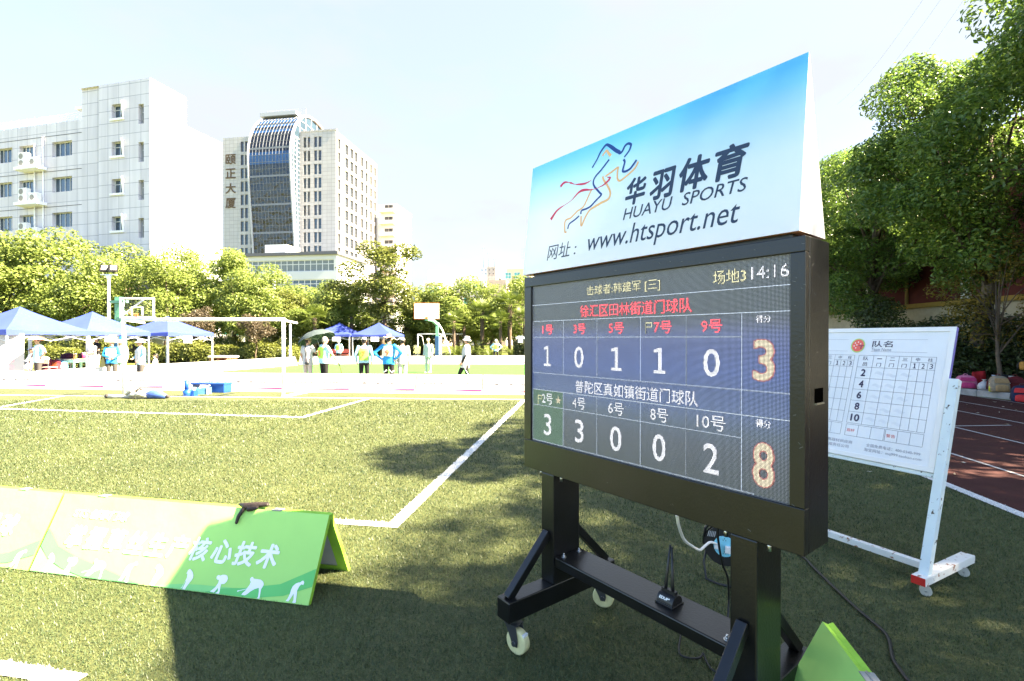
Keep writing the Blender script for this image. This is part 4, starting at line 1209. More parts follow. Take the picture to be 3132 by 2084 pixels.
tree('small_tree', 'thin small tree with sparse yellow-lit leaves above the bags', 14.4, 14.4, 'thin', 1.0, 1.0, R(20), None, .13)
tree('small_tree', 'thin small tree with yellow leaves at the right frame edge', 15.3, 12.2, 'thin', .9, 1.05, R(190), None, .13)

def hedge(label, p, q, w, h, mat=LF_HEDGE, N=4200, L=.11, name='hedge', z=0.0, seed=1):
    p, q = Vector((p[0], p[1], 0)), Vector((q[0], q[1], 0))
    Ln = (q - p).length; ang = math.atan2((q - p).y, (q - p).x)
    g = np.random.default_rng(seed + int(Ln * 10))
    x = g.uniform(0, Ln, N); a = g.uniform(0, math.pi, N)
    bump = 1 + .13 * np.sin(x * 1.7 + seed) + .08 * np.sin(x * 4.1 + 2 * seed) + g.normal(0, .05, N)
    depth = np.where(g.random(N) < .3, g.uniform(.5, .95, N), 1.0)
    cy = np.sign(np.cos(a)) * np.abs(np.cos(a)) ** .45; cz = np.abs(np.sin(a)) ** .45
    C = np.stack([x, w / 2 + cy * w / 2 * bump * depth, .04 + cz * h * bump * depth], 1)
    Nn = unit(np.stack([g.normal(0, .5, N), np.cos(a) + g.normal(0, .45, N), np.sin(a) + .2 + g.normal(0, .45, N)], 1))
    Ax = unit(np.cross(Nn, unit(g.normal(0, 1, (N, 3)))))
    s = g.uniform(.7, 1.3, N)
    t = thing(name, label, 'hedge', (p.x, p.y, z), ang)
    link('foliage', leaf_mesh('foliage', C, Nn, Ax, L * s, L * .55 * s, mat), t)
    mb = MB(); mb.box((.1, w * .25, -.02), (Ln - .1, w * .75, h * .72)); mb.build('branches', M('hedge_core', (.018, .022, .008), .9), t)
    return t
def ghedge(label, px0, px1, Y, top, w, mat, N, L=.16, seed=1, dy=0.0):
    a, b = at(px0, 1038, Y), at(px1, 1038, Y + dy)
    h = at(px0, top, Y).z
    return hedge(label, a, b, w, h, mat, N, L, seed=seed)
ghedge('low clipped sunlit hedge behind the left blue canopies', 375, 640, 31.5, 1057, 1.2, LF_HEDGE, 8000, .15, 1)
ghedge('long low sunlit hedge between the left canopies and the goal post', 645, 905, 34.5, 1061, 1.3, LF_HEDGE, 7500, .15, 2)
ghedge('dark taller hedge before the railings', 560, 800, 37.5, 1042, 1.2, LF_DARK, 5200, .17, 3)
ghedge('leafy sunlit shrub row left of the grey umbrella', 790, 905, 36.5, 1047, 1.4, LF_HEDGE, 3600, .18, 4)
ghedge('sunlit shrub row behind the school desks', 170, 330, 28.5, 1030, 1.3, LF_HEDGE, 6000, .15, 5)
ghedge('dark shrub row behind the far left canopy', -80, 175, 30.5, 1033, 1.3, LF_DARK, 6000, .16, 6)
ghedge('low sunlit hedge behind the men under the left canopy', 120, 300, 26.0, 1072, .9, LF_HEDGE, 5000, .12, 7)
ghedge('dark shrub row behind the right blue canopies', 925, 1260, 40.5, 1018, 1.4, LF_DARK, 7000, .18, 8)
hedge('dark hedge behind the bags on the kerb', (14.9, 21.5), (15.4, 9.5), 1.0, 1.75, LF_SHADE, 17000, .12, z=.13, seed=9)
p = at(892, 1090, 33.0)
t = thing('round_bush', 'small clipped round bush beside the right goal post', 'bush', (p.x, p.y, 0))
link('foliage', crown_mesh('foliage', 5, [((0, 0, .5), .55), ((.1, .1, .62), .45)], 2200, .12, .07, LF_HEDGE), t)

# palms and cycads
def palm_protos():
    g = np.random.default_rng(3); mb = MB()
    for i in range(26):
        az = i * 2.4; el = g.uniform(-.5, 1.25)
        d = Vector((math.cos(az) * math.cos(el), math.sin(az) * math.cos(el), math.sin(el)))
        s = d.cross(Vector((0, 0, 1))).normalized(); u = s.cross(d)
        base = d * .55
        mb.tube([(0, 0, 0), tuple(base * .6 + Vector((0, 0, .05))), tuple(base)], [.02, .014, .012], 4)
        for j in range(15):
            a = (j - 7) / 7 * 1.75; l = .62 * (1 - .25 * abs(a) / 1.75)
            v = d * math.cos(a) + s * math.sin(a)
            w = (s * math.cos(a) - d * math.sin(a)) * .032
            tip = base + v * l - Vector((0, 0, .16 * l)) + u * .02
            mid = base + v * l * .6
            mb.add([base, mid - w, tip, mid + w], [(0, 1, 2, 3)])
    fan = mb.mesh('crown', LF_PALM)
    mb = MB(); mb.tube([(0, 0, -2.6), (0.03, 0, -1.3), (0, 0, 0.05)], [.10, .12, .13], 9)
    tr = mb.mesh('trunk', BARK)
    mb = MB()
    for i in range(44):
        az = i * 2.4; el = g.uniform(.15, 1.35); ln = g.uniform(.9, 1.25)
        d0 = Vector((math.cos(az), math.sin(az), 0)); pts = []
        for k in range(8):
            tt = k / 7; e = el - tt * 1.15
            pts.append((pts[-1] if pts else Vector((0, 0, .25))) + (d0 * math.cos(e) + Vector((0, 0, math.sin(e)))) * (ln / 7 if k else 0))
        s = d0.cross(Vector((0, 0, 1)))
        mb.tube(pts, .008, 4)
        for k in range(16):
            f = .12 + .86 * k / 16 * 7 / 7; q = pts[min(6, int(f * 7))].lerp(pts[min(7, int(f * 7) + 1)], f * 7 - int(f * 7))
            fw = (pts[min(7, int(f * 7) + 1)] - pts[min(6, int(f * 7))]).normalized()
            for sg in (-1, 1):
                tip = q + (s * sg + fw * .5 + Vector((0, 0, .25))).normalized() * (.17 * math.sin(math.pi * (.15 + .8 * f)))
                w = fw * .012
                mb.add([q - w, q + w, tip], [(0, 1, 2)])
    cyc = mb.mesh('fronds', LF_PALM)
    mb = MB(); mb.tube([(0, 0, -.05), (0, 0, .3)], [.16, .13], 9); ct = mb.mesh('trunk', BARK)
    return fan, tr, cyc, ct
FAN, PTR, CYC, CTR = palm_protos()
def palm(px, cy, Y, s, label, rz):
    p = at(px, cy, Y); t = thing('fan_palm', label, 'palm', p, R(rz), 'fan palms behind the court'); t.scale = (s, s, s)
    link('crown', FAN, t); tr = link('trunk', PTR, t); tr.scale = (1, 1, p.z / s / 2.5)
for a in ((962, 975, 37, 1.15, 'yellow sunlit fan palm behind the grey umbrella', 0), (1012, 968, 39, 1.1, 'fan palm above the left of the right-hand canopies', 40), (1075, 972, 39, 1.05, 'fan palm between the peaks of the right-hand canopies', 80), (1120, 1000, 41, .9, 'low fan palm behind the canopy joint', 20),
          (1388, 985, 37, 1.0, 'fan palm right of the white backboard post', 60), (1475, 958, 38, 1.3, 'tall fan palm with a dark trunk, middle of the right group', 100), (1560, 935, 38, 1.4, 'tallest fan palm beside the scoreboard edge', 140), (1530, 985, 36, 1.0, 'low fan palm before the tallest fan palm', 10), (1420, 1000, 38, .9, 'short fan palm behind the cycads', 200), (1605, 975, 36, 1.1, 'fan palm half hidden by the scoreboard edge', 70)):
    palm(*a)
def cycad(px, Y, s, label, rz):
    p = at(px, 1100, Y); t = thing('cycad', label, 'cycad', (p.x, p.y, 0), R(rz), 'cycads at the lawn edge'); t.scale = (s, s, s)
    link('fronds', CYC, t); link('trunk', CTR, t)
for a in ((1395, 35.5, 1.45, 'dark spiky cycad left of the group behind the walking player', 0), (1455, 36.5, 1.75, 'largest spiky cycad behind the walking player', 50), (1497, 34.0, 1.30, 'spiky cycad beside the distant player with hands on hips', 90), (1565, 37, 1.3, 'spiky cycad beside the scoreboard edge', 130)):
    cycad(*a)

# ------------------------------------------------------------------ buildings
PANEL = grid_mat('pale_cladding_panels', (0.60, 0.57, 0.60), (0.45, 0.46, 0.50), 1.22, 1.08, .022, .55, var=.13)
PANELW = M('white_rendered_wall', (0.80, 0.80, 0.79), 0.7, var=0.03)
GLASSB = glass_mat('blue_window_glass', (0.030, 0.052, 0.075), .06, .8)
GLASSD = glass_mat('dark_window_glass', (0.030, 0.036, 0.045), .05, .9)
FRAMEW = M('grey_white_window_frame', (0.55, 0.56, 0.57), .5)
FRAMED = M('dark_window_frame', (0.10, 0.10, 0.11), .5)
CURT = M('pale_curtain', (0.17, 0.20, 0.22), .9, var=.3, vscale=9)

def bframe(px, Y, yaw):
    """building frame: origin at the near corner, a along the front to the left, b up, c out of the front; d into the depth"""
    p = at(px, 1038, Y); rz = math.atan2(math.sin(yaw), math.cos(yaw))
    return Vector((p.x, p.y, 0)), -rz
def window(parent, name, fr, a0, b0, a1, b1, cols, glass, frame, deep=.18, fw=.05, mid=None, curtain=0):
    """a recessed window: reveal, frame and mullions, and the pane as a sub-part"""
    mb = MB()
    bb = lambda x0, z0, x1, z1, c0, c1, mi=0: mb.prism([(x0, z0), (x1, z0), (x1, z1), (x0, z1)], lambda a, b, c: fr(a, b, c0 + (c1 - c0) * c), 1.0, mi)
    for x in [a0 + (a1 - a0) * i / cols for i in range(cols + 1)]:
        x = min(max(x, a0 + fw / 2), a1 - fw / 2); bb(x - fw / 2, b0, x + fw / 2, b1, .006, .05)
    for z in (b0 + fw / 2, b1 - fw / 2) + ((mid,) if mid else ()): bb(a0 + fw, z - fw / 2, a1 - fw, z + fw / 2, .008, .046)
    w = mb.build(name, frame, parent)
    mb = MB(); mb.rect(fr, a0, b0, a1, b1, .004)
    mb.build('pane', glass, w)
    return w

# --- pale office block, left
O, rz = bframe(467, 42.0, R(13.5))
OB = thing('office_block', 'pale panelled five-storey office block with a taller stair end, far left', 'building', O, rz)
FO = lambda a, b, c: Vector((-a, -c, b))
def wall_holes(mb, a0, a1, z0, z1, c, holes, fr, deep, mi=0, mi_rev=0):
    """a wall face with recessed openings"""
    xs = sorted({a0, a1} | {h[0] for h in holes} | {h[2] for h in holes}); zs = sorted({z0, z1} | {h[1] for h in holes} | {h[3] for h in holes})
    for i in range(len(xs) - 1):
        for j in range(len(zs) - 1):
            mx_, mz = (xs[i] + xs[i+1]) / 2, (zs[j] + zs[j+1]) / 2
            if any(h[0] < mx_ < h[2] and h[1] < mz < h[3] for h in holes): continue
            mb.rect(fr, xs[i], zs[j], xs[i+1], zs[j+1], c, mi)
    for h in holes:
        x0, b0, x1, b1 = h
        for p, q in (((x0, b0), (x1, b0)), ((x1, b0), (x1, b1)), ((x1, b1), (x0, b1)), ((x0, b1), (x0, b0))):
            mb.add([fr(*p, c), fr(*q, c), fr(*q, c - deep), fr(*p, c - deep)], [(0, 1, 2, 3)], mi_rev)
fl = [0, 3.26, 6.5, 9.75, 13.0]
stair = []; slits = []; wide = []
for k in range(6):
    z = 20.9 - k * 3.28
    if z < 1: continue
    stair.append((2.98, z, 4.25, z + 1.25)); slits.append((.70, z - .75, 1.28, z + .95))
wa = []
for k in range(6):
    z = 18.24 - k * 3.24
    if z < 1: continue
    wa.append((9.15, z, 11.55, z + 1.36)); wa.append((13.85, z - .02, 15.65, z + 1.36)); wa.append((16.55, z - .02, 18.6, z + 1.36)); wa.append((20.2, z, 22.2, z + 1.36)); wa.append((23.4, z, 25.4, z + 1.36))
mb = MB()
wall_holes(mb, 0, 5.7, 0, 24.0, .22, stair + slits, FO, .4)
wall_holes(mb, 5.7, 7.98, 0, 24.0, 0, [], FO, .3)
wall_holes(mb, 7.98, 32, 0, 21.35, 0, wa, FO, .35)
mb.add([FO(5.7, 0, 0), FO(5.7, 0, .22), FO(5.7, 24, .22), FO(5.7, 24, 0)], [(0, 1, 2, 3)])
DS, DL = 3.3, 7.4
def sbox(a0, a1, z0, z1, c0, c1): mb.prism([(a0, z0), (a1, z0), (a1, z1), (a0, z1)], lambda a, b, c: FO(a, b, c0 + (c1 - c0) * c), 1.0)
mb.add([FO(7.98, 21.35, 0), FO(7.98, 24, 0), FO(7.98, 24, -DS), FO(7.98, 21.35, -DS)], [(0, 1, 2, 3)])
mb.add([FO(0, 24, .22), FO(7.98, 24, .22), FO(7.98, 24, -DS), FO(0, 24, -DS)], [(0, 1, 2, 3)])
mb.add([FO(0, 21.35, -DS), FO(7.98, 21.35, -DS), FO(7.98, 24, -DS), FO(0, 24, -DS)], [(0, 1, 2, 3)])
mb.add([FO(7.98, 21.35, 0), FO(32, 21.35, 0), FO(32, 21.35, -DL), FO(7.98, 21.35, -DL)], [(0, 1, 2, 3)])
mb.add([FO(0, 21.35, -DS), FO(7.98, 21.35, -DS), FO(7.98, 21.35, -DL), FO(0, 21.35, -DL)], [(0, 1, 2, 3)])
mb.add([FO(32, 0, 0), FO(32, 21.35, 0), FO(32, 21.35, -DL), FO(32, 0, -DL)], [(0, 1, 2, 3)])
mb.build('panelled_front', PANEL, OB, fix=False)
mb = MB()
FSd = lambda a, b, c: Vector((c, a, b))
wall_holes(mb, -.22, DS, 0, 24.0, 0, [], FSd, .2)
sh = [(3.72, z, 3.95, z + 1.9) for z in (16.0, 12.7, 9.4, 6.1)]
wall_holes(mb, DS, DL, 0, 21.35, 0, sh, FSd, .12)
mb.build('white_end_wall', PANELW, OB, fix=False)
for h in sh: window(OB, 'window', lambda a, b, c: FSd(a, b, c - .10), *h, 1, GLASSB, FRAMEW, fw=.03)
for h in wa: window(OB, 'window', lambda a, b, c: FO(a, b, c - .30), *h, 4, GLASSB, FRAMEW, mid=None)
for h in slits: window(OB, 'window', lambda a, b, c: FO(a, b, c - .15), *h, 2, GLASSB, FRAMEW, fw=.04, mid=h[1] + 1.15)
for h in stair:
    w = window(OB, 'window', lambda a, b, c: FO(a, b, c - .12), *h, 2, GLASSB, FRAMEW, mid=h[1] + .85)
    mb = MB(); x0, z0, x1, z1 = h
    pr_ = lambda P, c0, c1: mb.prism(P, lambda a, b, c: FO(a, b, c0 + (c1 - c0) * c), 1.0)
    pr_([(x0 - .16, z0 - .2), (x1 + .1, z0 - .2), (x1 + .1, z0 - .02), (x0 - .16, z0 - .02)], .224, .33)
    mb.add([FO(x0 - .02, z0, .224), FO(x0 - .02, z1 + .15, .224), FO(x0 - .02, z1 + .15, .46), FO(x0 - .02, z0, .30), FO(x0 - .12, z0, .224), FO(x0 - .12, z1 + .15, .224), FO(x0 - .12, z1 + .15, .46), FO(x0 - .12, z0, .30)],
           [(0,1,2,3),(7,6,5,4),(0,4,5,1),(1,5,6,2),(2,6,7,3),(3,7,4,0)])
    mb.build('window_surround', PANELW, OB)
mb = MB()
for z in (21.95, 22.2, 22.45, 22.7): pass
for i in range(25):
    a = 8.05 + i * .98; mb.bar(FO(a, 21.35, -.12), FO(a, 22.15, -.12), .035)
for z in (21.55, 21.72, 21.9, 22.08): mb.bar(FO(8.0, z, -.12), FO(31.5, z, -.12), .03)
mb.build('roof_railing', WHITE, OB)
mb = MB()
for z in (18.0, 14.76, 11.5, 8.3, 5.0):
    for a0, a1, c in ((7.98, 32, .012),):
        mb.rect(FO, a0, z + 2.15, a1, z + 2.21, c)
mb.build('storey_joint', M('dark_joint', (.12, .12, .13), .8), OB, fix=False)  # dark joint lines drawn flat along the front
mb = MB()
mb.prism([(7.98, 22.3), (8.75, 22.3), (8.75, 22.55), (7.98, 22.55)], lambda a, b, c: FO(a, b, -1.2 + c * 1.25), 1.0); mb.build('roof_canopy', PANELW, OB)
for a in (12.55, 13.6):
    mb = MB(); mb.cyl(FO(a, 6, .07), FO(a, 20.2 if a < 13 else 19.6, .07), .06, n=8); mb.build('drain_pipe', WHITE, OB)
AC = M('white_ac_casing', (.72, .72, .70), .5); FAN_ = M('grey_fan_grille', (.25, .24, .22), .7)
for z in (17.35, 14.1, 10.9):
    mb = MB(); mb.prism([(12.15, z - .28), (15.05, z - .28), (15.05, z), (12.15, z)], lambda a, b, c: FO(a, b, .012 + c * .82), 1.0); mb.build('equipment_ledge', PANELW, OB)
    for a, w_, h_, fans in ((14.35, 1.0, 1.3, 2), (13.0, 1.0, .8, 1)):
        mb = MB(); mb.prism([(a - w_ / 2, z + .05), (a + w_ / 2, z + .05), (a + w_ / 2, z + .05 + h_), (a - w_ / 2, z + .05 + h_)], lambda p, b, c: FO(p, b, .2 + c * .4), 1.0)
        u = mb.build('air_conditioner', AC, OB, bevel=.02)
        for k in range(fans):
            mb = MB(); mb.cyl(FO(a + .12, z + .4 + k * .62, .605), FO(a + .12, z + .4 + k * .62, .615), .26, n=20); mb.build('fan', FAN_, u)

# --- glass-fronted tower
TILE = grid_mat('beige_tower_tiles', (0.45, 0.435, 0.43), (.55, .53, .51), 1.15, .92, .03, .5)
TILE_DARKENED = grid_mat('sun_side_darkened_tiles', (0.21, 0.205, 0.20), (.80, .79, .78), 1.15, .92, .03, .6)  # tile colour darkened to offset the strong sun on this side
O, rz = bframe(1027, 118.0, R(9.0))
TW = thing('glass_tower', 'beige tiled tower with a bulging dark glass bay and brown rooftop-high characters', 'building', O, rz)
HT = 52.2
ft, fz = [], []
for k in range(10):
    z = 48.45 - k * 3.33
    for a0, a1 in ((3.8, 5.75), (6.75, 8.53), (21.9, 22.9), (23.65, 25.65)):
        if k == 9 and a0 > 20: continue
        ft.append((a0, z, a1, z + 2.55))
cols = [(1.1, 2.2), (4.6, 6.2), (7.2, 8.8), (9.7, 11.1), (13.2, 14.5), (15.9, 17.1), (18.7, 19.8), (21.3, 22.4)]
st = [(c0, 48.3 - k * 3.33, c1, 50.7 - k * 3.33) for k in range(9) for c0, c1 in cols if not (k > 6 and c0 > 12)]
mb = MB()
wall_holes(mb, 0, 30.6, 0, HT, 0, ft, FO, .3)
mb.add([FO(30.6, 0, 0), FO(30.6, HT, 0), FO(30.6, HT, -23), FO(30.6, 0, -23)], [(0,1,2,3)])
mb.add([FO(0, HT - .6, 0), FO(30.6, HT - .6, 0), FO(30.6, HT - .6, -23), FO(0, HT - .6, -23)], [(0,1,2,3)])
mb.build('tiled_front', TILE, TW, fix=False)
mb = MB(); wall_holes(mb, 0, 23, 0, HT, 0, st, FSd, .3); mb.build('tiled_side', TILE_DARKENED, TW, fix=False)
meshes = {}
def cheap_window(parent, fr, h, nm, glass, frame, pier=None):
    x0, z0, x1, z1 = h
    mb = MB(); fw = .07; m_ = (x0 + x1) / 2
    mb.rect(fr, x0, z0, x1, z1, .004, 1)
    for x in (x0 + fw / 2, m_, x1 - fw / 2): mb.rect(fr, x - fw / 2, z0, x + fw / 2, z1, .03, 0)
    if pier: mb.prism([(m_ - .2, z0), (m_ + .2, z0), (m_ + .2, z1), (m_ - .2, z1)], lambda a, b, c: fr(a, b, .04 + .2 * c), 1.0, 2)
    for z in (z0 + fw / 2, z0 + .8, z1 - fw / 2): mb.rect(fr, x0, z - fw / 2, x1, z + fw / 2, .034, 0)
    mb.build(nm, [frame, glass] + ([pier] if pier else []), parent, fix=False)
for h in ft: cheap_window(TW, lambda a, b, c: FO(a, b, c - .26), h, 'window', GLASSB if (int(h[1] * 7) % 3) else GLASSD, FRAMED, TILE)
for h in st: cheap_window(TW, lambda a, b, c: FSd(a, b, c - .26), h, 'window', GLASSD, FRAMED)
for z in range(9):
    pass
prof = [(1.7, 14), (2.0, 22), (2.5, 28), (3.1, 34), (3.7, 40), (3.95, 43.5), (4.0, 45.6), (3.8, 48.0), (3.1, 50.8), (1.9, 53.3), (.2, 55.5), (-1.8, 57.1), (-4.0, 57.9), (-6.0, 58.0)]
BG = glass_mat('dark_curtain_glass', (.007, .009, .013), .03, .6, wav=.55)
BGB = glass_mat('blue_curtain_glass', (.012, .055, .16), .05, .8)
A0, A1 = 9.7, 20.3
mb = MB()
sub = []
for i in range(len(prof) - 1):
    for k in range(3):
        t_ = k / 3; sub.append((prof[i][0] + (prof[i+1][0] - prof[i][0]) * t_, prof[i][1] + (prof[i+1][1] - prof[i][1]) * t_))
sub.append(prof[-1])
for i in range(len(sub) - 1):
    (c0, z0), (c1, z1) = sub[i], sub[i + 1]
    mb.add([FO(A0, z0, c0), FO(A1, z0, c0), FO(A1, z1, c1), FO(A0, z1, c1)], [(0, 1, 2, 3)], 1 if 43.2 < z0 < 46 else (1 if z0 > 50 and i % 2 else 0), True)
bay = mb.build('glass_bay', [BG, BGB], TW, fix=False)
mb = MB()
for j in range(13):
    a = A0 + (A1 - A0) * j / 12
    for i in range(len(sub) - 1):
        (c0, z0), (c1, z1) = sub[i], sub[i + 1]
        w_ = .05 if j not in (0, 12) else .0
        big = z0 > 46 and j in (0, 2, 4, 6, 8, 10, 12)
        if w_: mb.bar(FO(a, z0, c0 + .03), FO(a, z1, c1 + .03), (.16 if big else .07), .08, up=(0, 1, 0))
zz = 14.0
while zz < 57:
    for i in range(len(sub) - 1):
        if sub[i][1] <= zz < sub[i + 1][1]:
            t_ = (zz - sub[i][1]) / (sub[i + 1][1] - sub[i][1]); c = sub[i][0] + (sub[i + 1][0] - sub[i][0]) * t_
            major = abs((zz - 14 + .1) % 6.66) < .6
            mb.bar(FO(A0 + .1, zz, c + .03), FO(A1 - .1, zz, c + .03), .08, .45 if major else .07)
            break
    zz += 1.665
mb.build('mullions', M('silver_mullion', (.17, .18, .20), .4), bay)
WARCH = M('white_arch_band', (.40, .41, .43), .5)
for a in (A0 - .25, A1 + .25):
    mb = MB(); P = [FO(a, z, c) for c, z in sub]
    for i in range(len(P) - 1): mb.bar(P[i], P[i + 1] + (P[i + 1] - P[i]) * .02, .38, .5, up=(0, 1, 0))
    mb.build('arch_band', WARCH, TW)
# glazed cheek of the bay and the glazed gable over the roof
mb = MB()
for i in range(len(sub) - 1):
    (c0, z0), (c1, z1) = sub[i], sub[i + 1]
    if z0 < HT: mb.add([FO(A0 - .1, z0, 0), FO(A0 - .1, z0, c0), FO(A0 - .1, z1, c1), FO(A0 - .1, z1, 0)], [(0,1,2,3)])
gable = [FO(A0 - .1, HT - .6, min(c, 4)) for c, z in sub[-1:]]
g_ = [(c, z) for c, z in sub if z > 50] + [(-9, 57.6), (-13, 56.0), (-18, 53.6), (-21.5, HT - .6), (2.5, HT - .6)]
mb.add([FO(A0 - .12, z, c) for c, z in g_], [tuple(range(len(g_)))])
chk = mb.build('glazed_cheek', GLASSB, TW, fix=False)
mb = MB()
zz = 15
while zz < 51:
    c = np.interp(zz, [p[1] for p in sub], [p[0] for p in sub])
    mb.bar(FO(A0 - .14, zz, 0), FO(A0 - .14, zz, float(c)), .12, .30 if (zz - 15) % 3.33 < .1 else .12); zz += 1.11
for f_ in (.33, .66):
    for i in range(len(sub) - 1):
        if sub[i][1] < 50: mb.bar(FO(A0 - .14, sub[i][1], sub[i][0] * f_), FO(A0 - .14, sub[i+1][1], sub[i+1][0] * f_), .18, .18, up=(0, 1, 0))
for c in (0, -2.5, -5, -7.5, -10, -12.5, -15, -17.5):
    zt = np.interp(-c, [-2, 0, 4, 6, 9, 13, 18, 21.5], [53, 55.5, 57.9, 58, 57.6, 56, 53.6, HT]); mb.bar(FO(A0 - .16, HT - .6, c), FO(A0 - .16, float(zt), c), .14)
for z in (53.6, 55.4): mb.bar(FO(A0 - .16, z, 1.5), FO(A0 - .16, z, -18 if z < 54 else -14), .14)
mb.build('cheek_bars', WARCH, chk)
mb = MB()
top = [(-6, 58.0), (-9, 57.6), (-13, 56.0), (-18, 53.6), (-21.5, HT - .5)]
for (c0, z0), (c1, z1) in zip(top[:-1], top[1:]):
    mb.add([FO(A0 - .3, z0, c0), FO(A1 + .3, z0, c0), FO(A1 + .3, z1, c1), FO(A0 - .3, z1, c1)], [(0,1,2,3)])
    mb.bar(FO(A0 - .3, z0, c0), FO(A0 - .3, z1, c1), .5, .5, up=(0, 1, 0))
mb.build('vault_roof', M('grey_brown_roof', (.20, .17, .15), .7), TW)
mb = MB(); mb.prism([(A0 + 1.5, 57.4), (A1 + .8, 57.4), (A1 + .8, 58.3), (A0 + 1.5, 58.3)], lambda a, b, c: FO(a, b, -3.2 + c * 2.2), 1.0)
for a in np.linspace(A0, A1, 8): mb.bar(FO(float(a), 58.3, -3), FO(float(a), 59.6, -3), .05)
mb.bar(FO(A0, 59.6, -3), FO(A1, 59.6, -3), .05); mb.bar(FO(A0, 59.0, -3), FO(A1, 59.0, -3), .05)
mb.build('roof_gantry', WARCH, TW)
mb = MB()
for z in range(0, 9):
    pass
SIGNB = M('brown_letter', (.11, .068, .034), .6)
tx = MB()
for ch, z1, z0 in (('颐', 48.0, 45.4), ('正', 44.4, 41.9), ('大', 40.7, 38.1), ('厦', 37.0, 34.4)):
    tx.text(ch, lambda a, b, c: FO(-a, b, c), (-29.85, z0, -26.95, z1), .12, 0, .02)
tx.build('sign_characters', SIGNB, TW, fix=False)
for nm, z0, z1 in (('cornice', HT, HT + .35),):
    mb = MB(); mb.prism([(-.15, z0), (9.3, z0), (9.3, z1), (-.15, z1)], lambda a, b, c: FO(a, b, -.5 + c * .62), 1.0); mb.build(nm, TILE, TW)
# --- annexe in front of the tower
O, rz = bframe(1030, 95.0, R(9.0))
AX = thing('annexe', 'low grey annexe with long window bands in front of the glass-fronted tower', 'building', O, rz)
ANNX = M('grey_rendered_annexe', (.55, .56, .57), .7, var=.04)
bands = [(.6, 14.9, 23.5, 17.2), (.6, 11.0, 23.5, 13.3), (.6, 7.0, 23.5, 9.3)]
mb = MB(); wall_holes(mb, 0, 24.5, 0, 18.1, 0, bands, FO, .3)
wall_holes(mb, 0, 14, 0, 18.1, 0, [], FSd, .2)
mb.add([FO(0, 18.1, 0), FO(24.5, 18.1, 0), FO(24.5, 18.1, -14), FO(0, 18.1, -14)], [(0,1,2,3)])
mb.add([FO(24.5, 0, 0), FO(24.5, 18.1, 0), FO(24.5, 18.1, -14), FO(24.5, 0, -14)], [(0,1,2,3)])
mb.build('wall', ANNX, AX, fix=False)
mb = MB(); mb.prism([(-.4, 18.1), (24.8, 18.1), (24.8, 18.7), (-.4, 18.7)], lambda a, b, c: FO(a, b, -13 + c * 13.5), 1.0); mb.build('roof_edge', FRAMED, AX)
mb = MB(); mb.prism([(11.6, 18.7), (16.2, 18.7), (16.2, 20.6), (11.6, 20.6)], lambda a, b, c: FO(a, b, -6 + c * 5), 1.0); mb.build('roof_box', PANELW, AX)
for b in bands: window(AX, 'window_band', lambda a, z, c: FO(a, z, c - .25), *b, 18, CURT if b[1] > 14 else GLASSB, FRAMEW, fw=.14, mid=b[1] + 1.45)
mb = MB(); mb.bar(FO(13.2, 0, .3), FO(13.2, 14.9, .3), .5, .5); mb.build('flue', PANELW, AX)
# --- apartment slab with balconies, right of the tower
O, rz = bframe(1212, 140.0, R(9.0))
AP = thing('balcony_block', 'pale apartment block with balconies tinted for warm bounce behind the right edge of the tower', 'building', O, rz)
mb = MB(); mb.prism([(0, 0), (8, 0), (8, 40.5), (0, 40.5)], lambda a, b, c: FO(a, b, -12 + c * 12), 1.0); mb.build('wall', PANELW, AP)
WARM_BOUNCE = M('warm_bounce_render', (.72, .52, .38), .8)  # warm light reflected onto the slabs is painted into this colour
for k in range(9):
    z = 38.0 - k * 3.4
    mb = MB(); mb.prism([(.2, z - .2), (4.6, z - .2), (4.6, z), (.2, z)], lambda a, b, c: FO(a, b, .004 + c * 1.6), 1.0); mb.build('balcony', WARM_BOUNCE, AP)
    mb = MB(); mb.prism([(.2, z + .001), (4.6, z + .001), (4.6, z + .95), (.2, z + .95)], lambda a, b, c: FO(a, b, 1.5 + c * .08), 1.0); mb.build('parapet', PANELW, AP)
    cheap_window(AP, lambda a, b, c: FO(a, b, c + .02), (1.0, z + .2, 3.6, z + 2.3), 'window', GLASSD, FRAMEW)
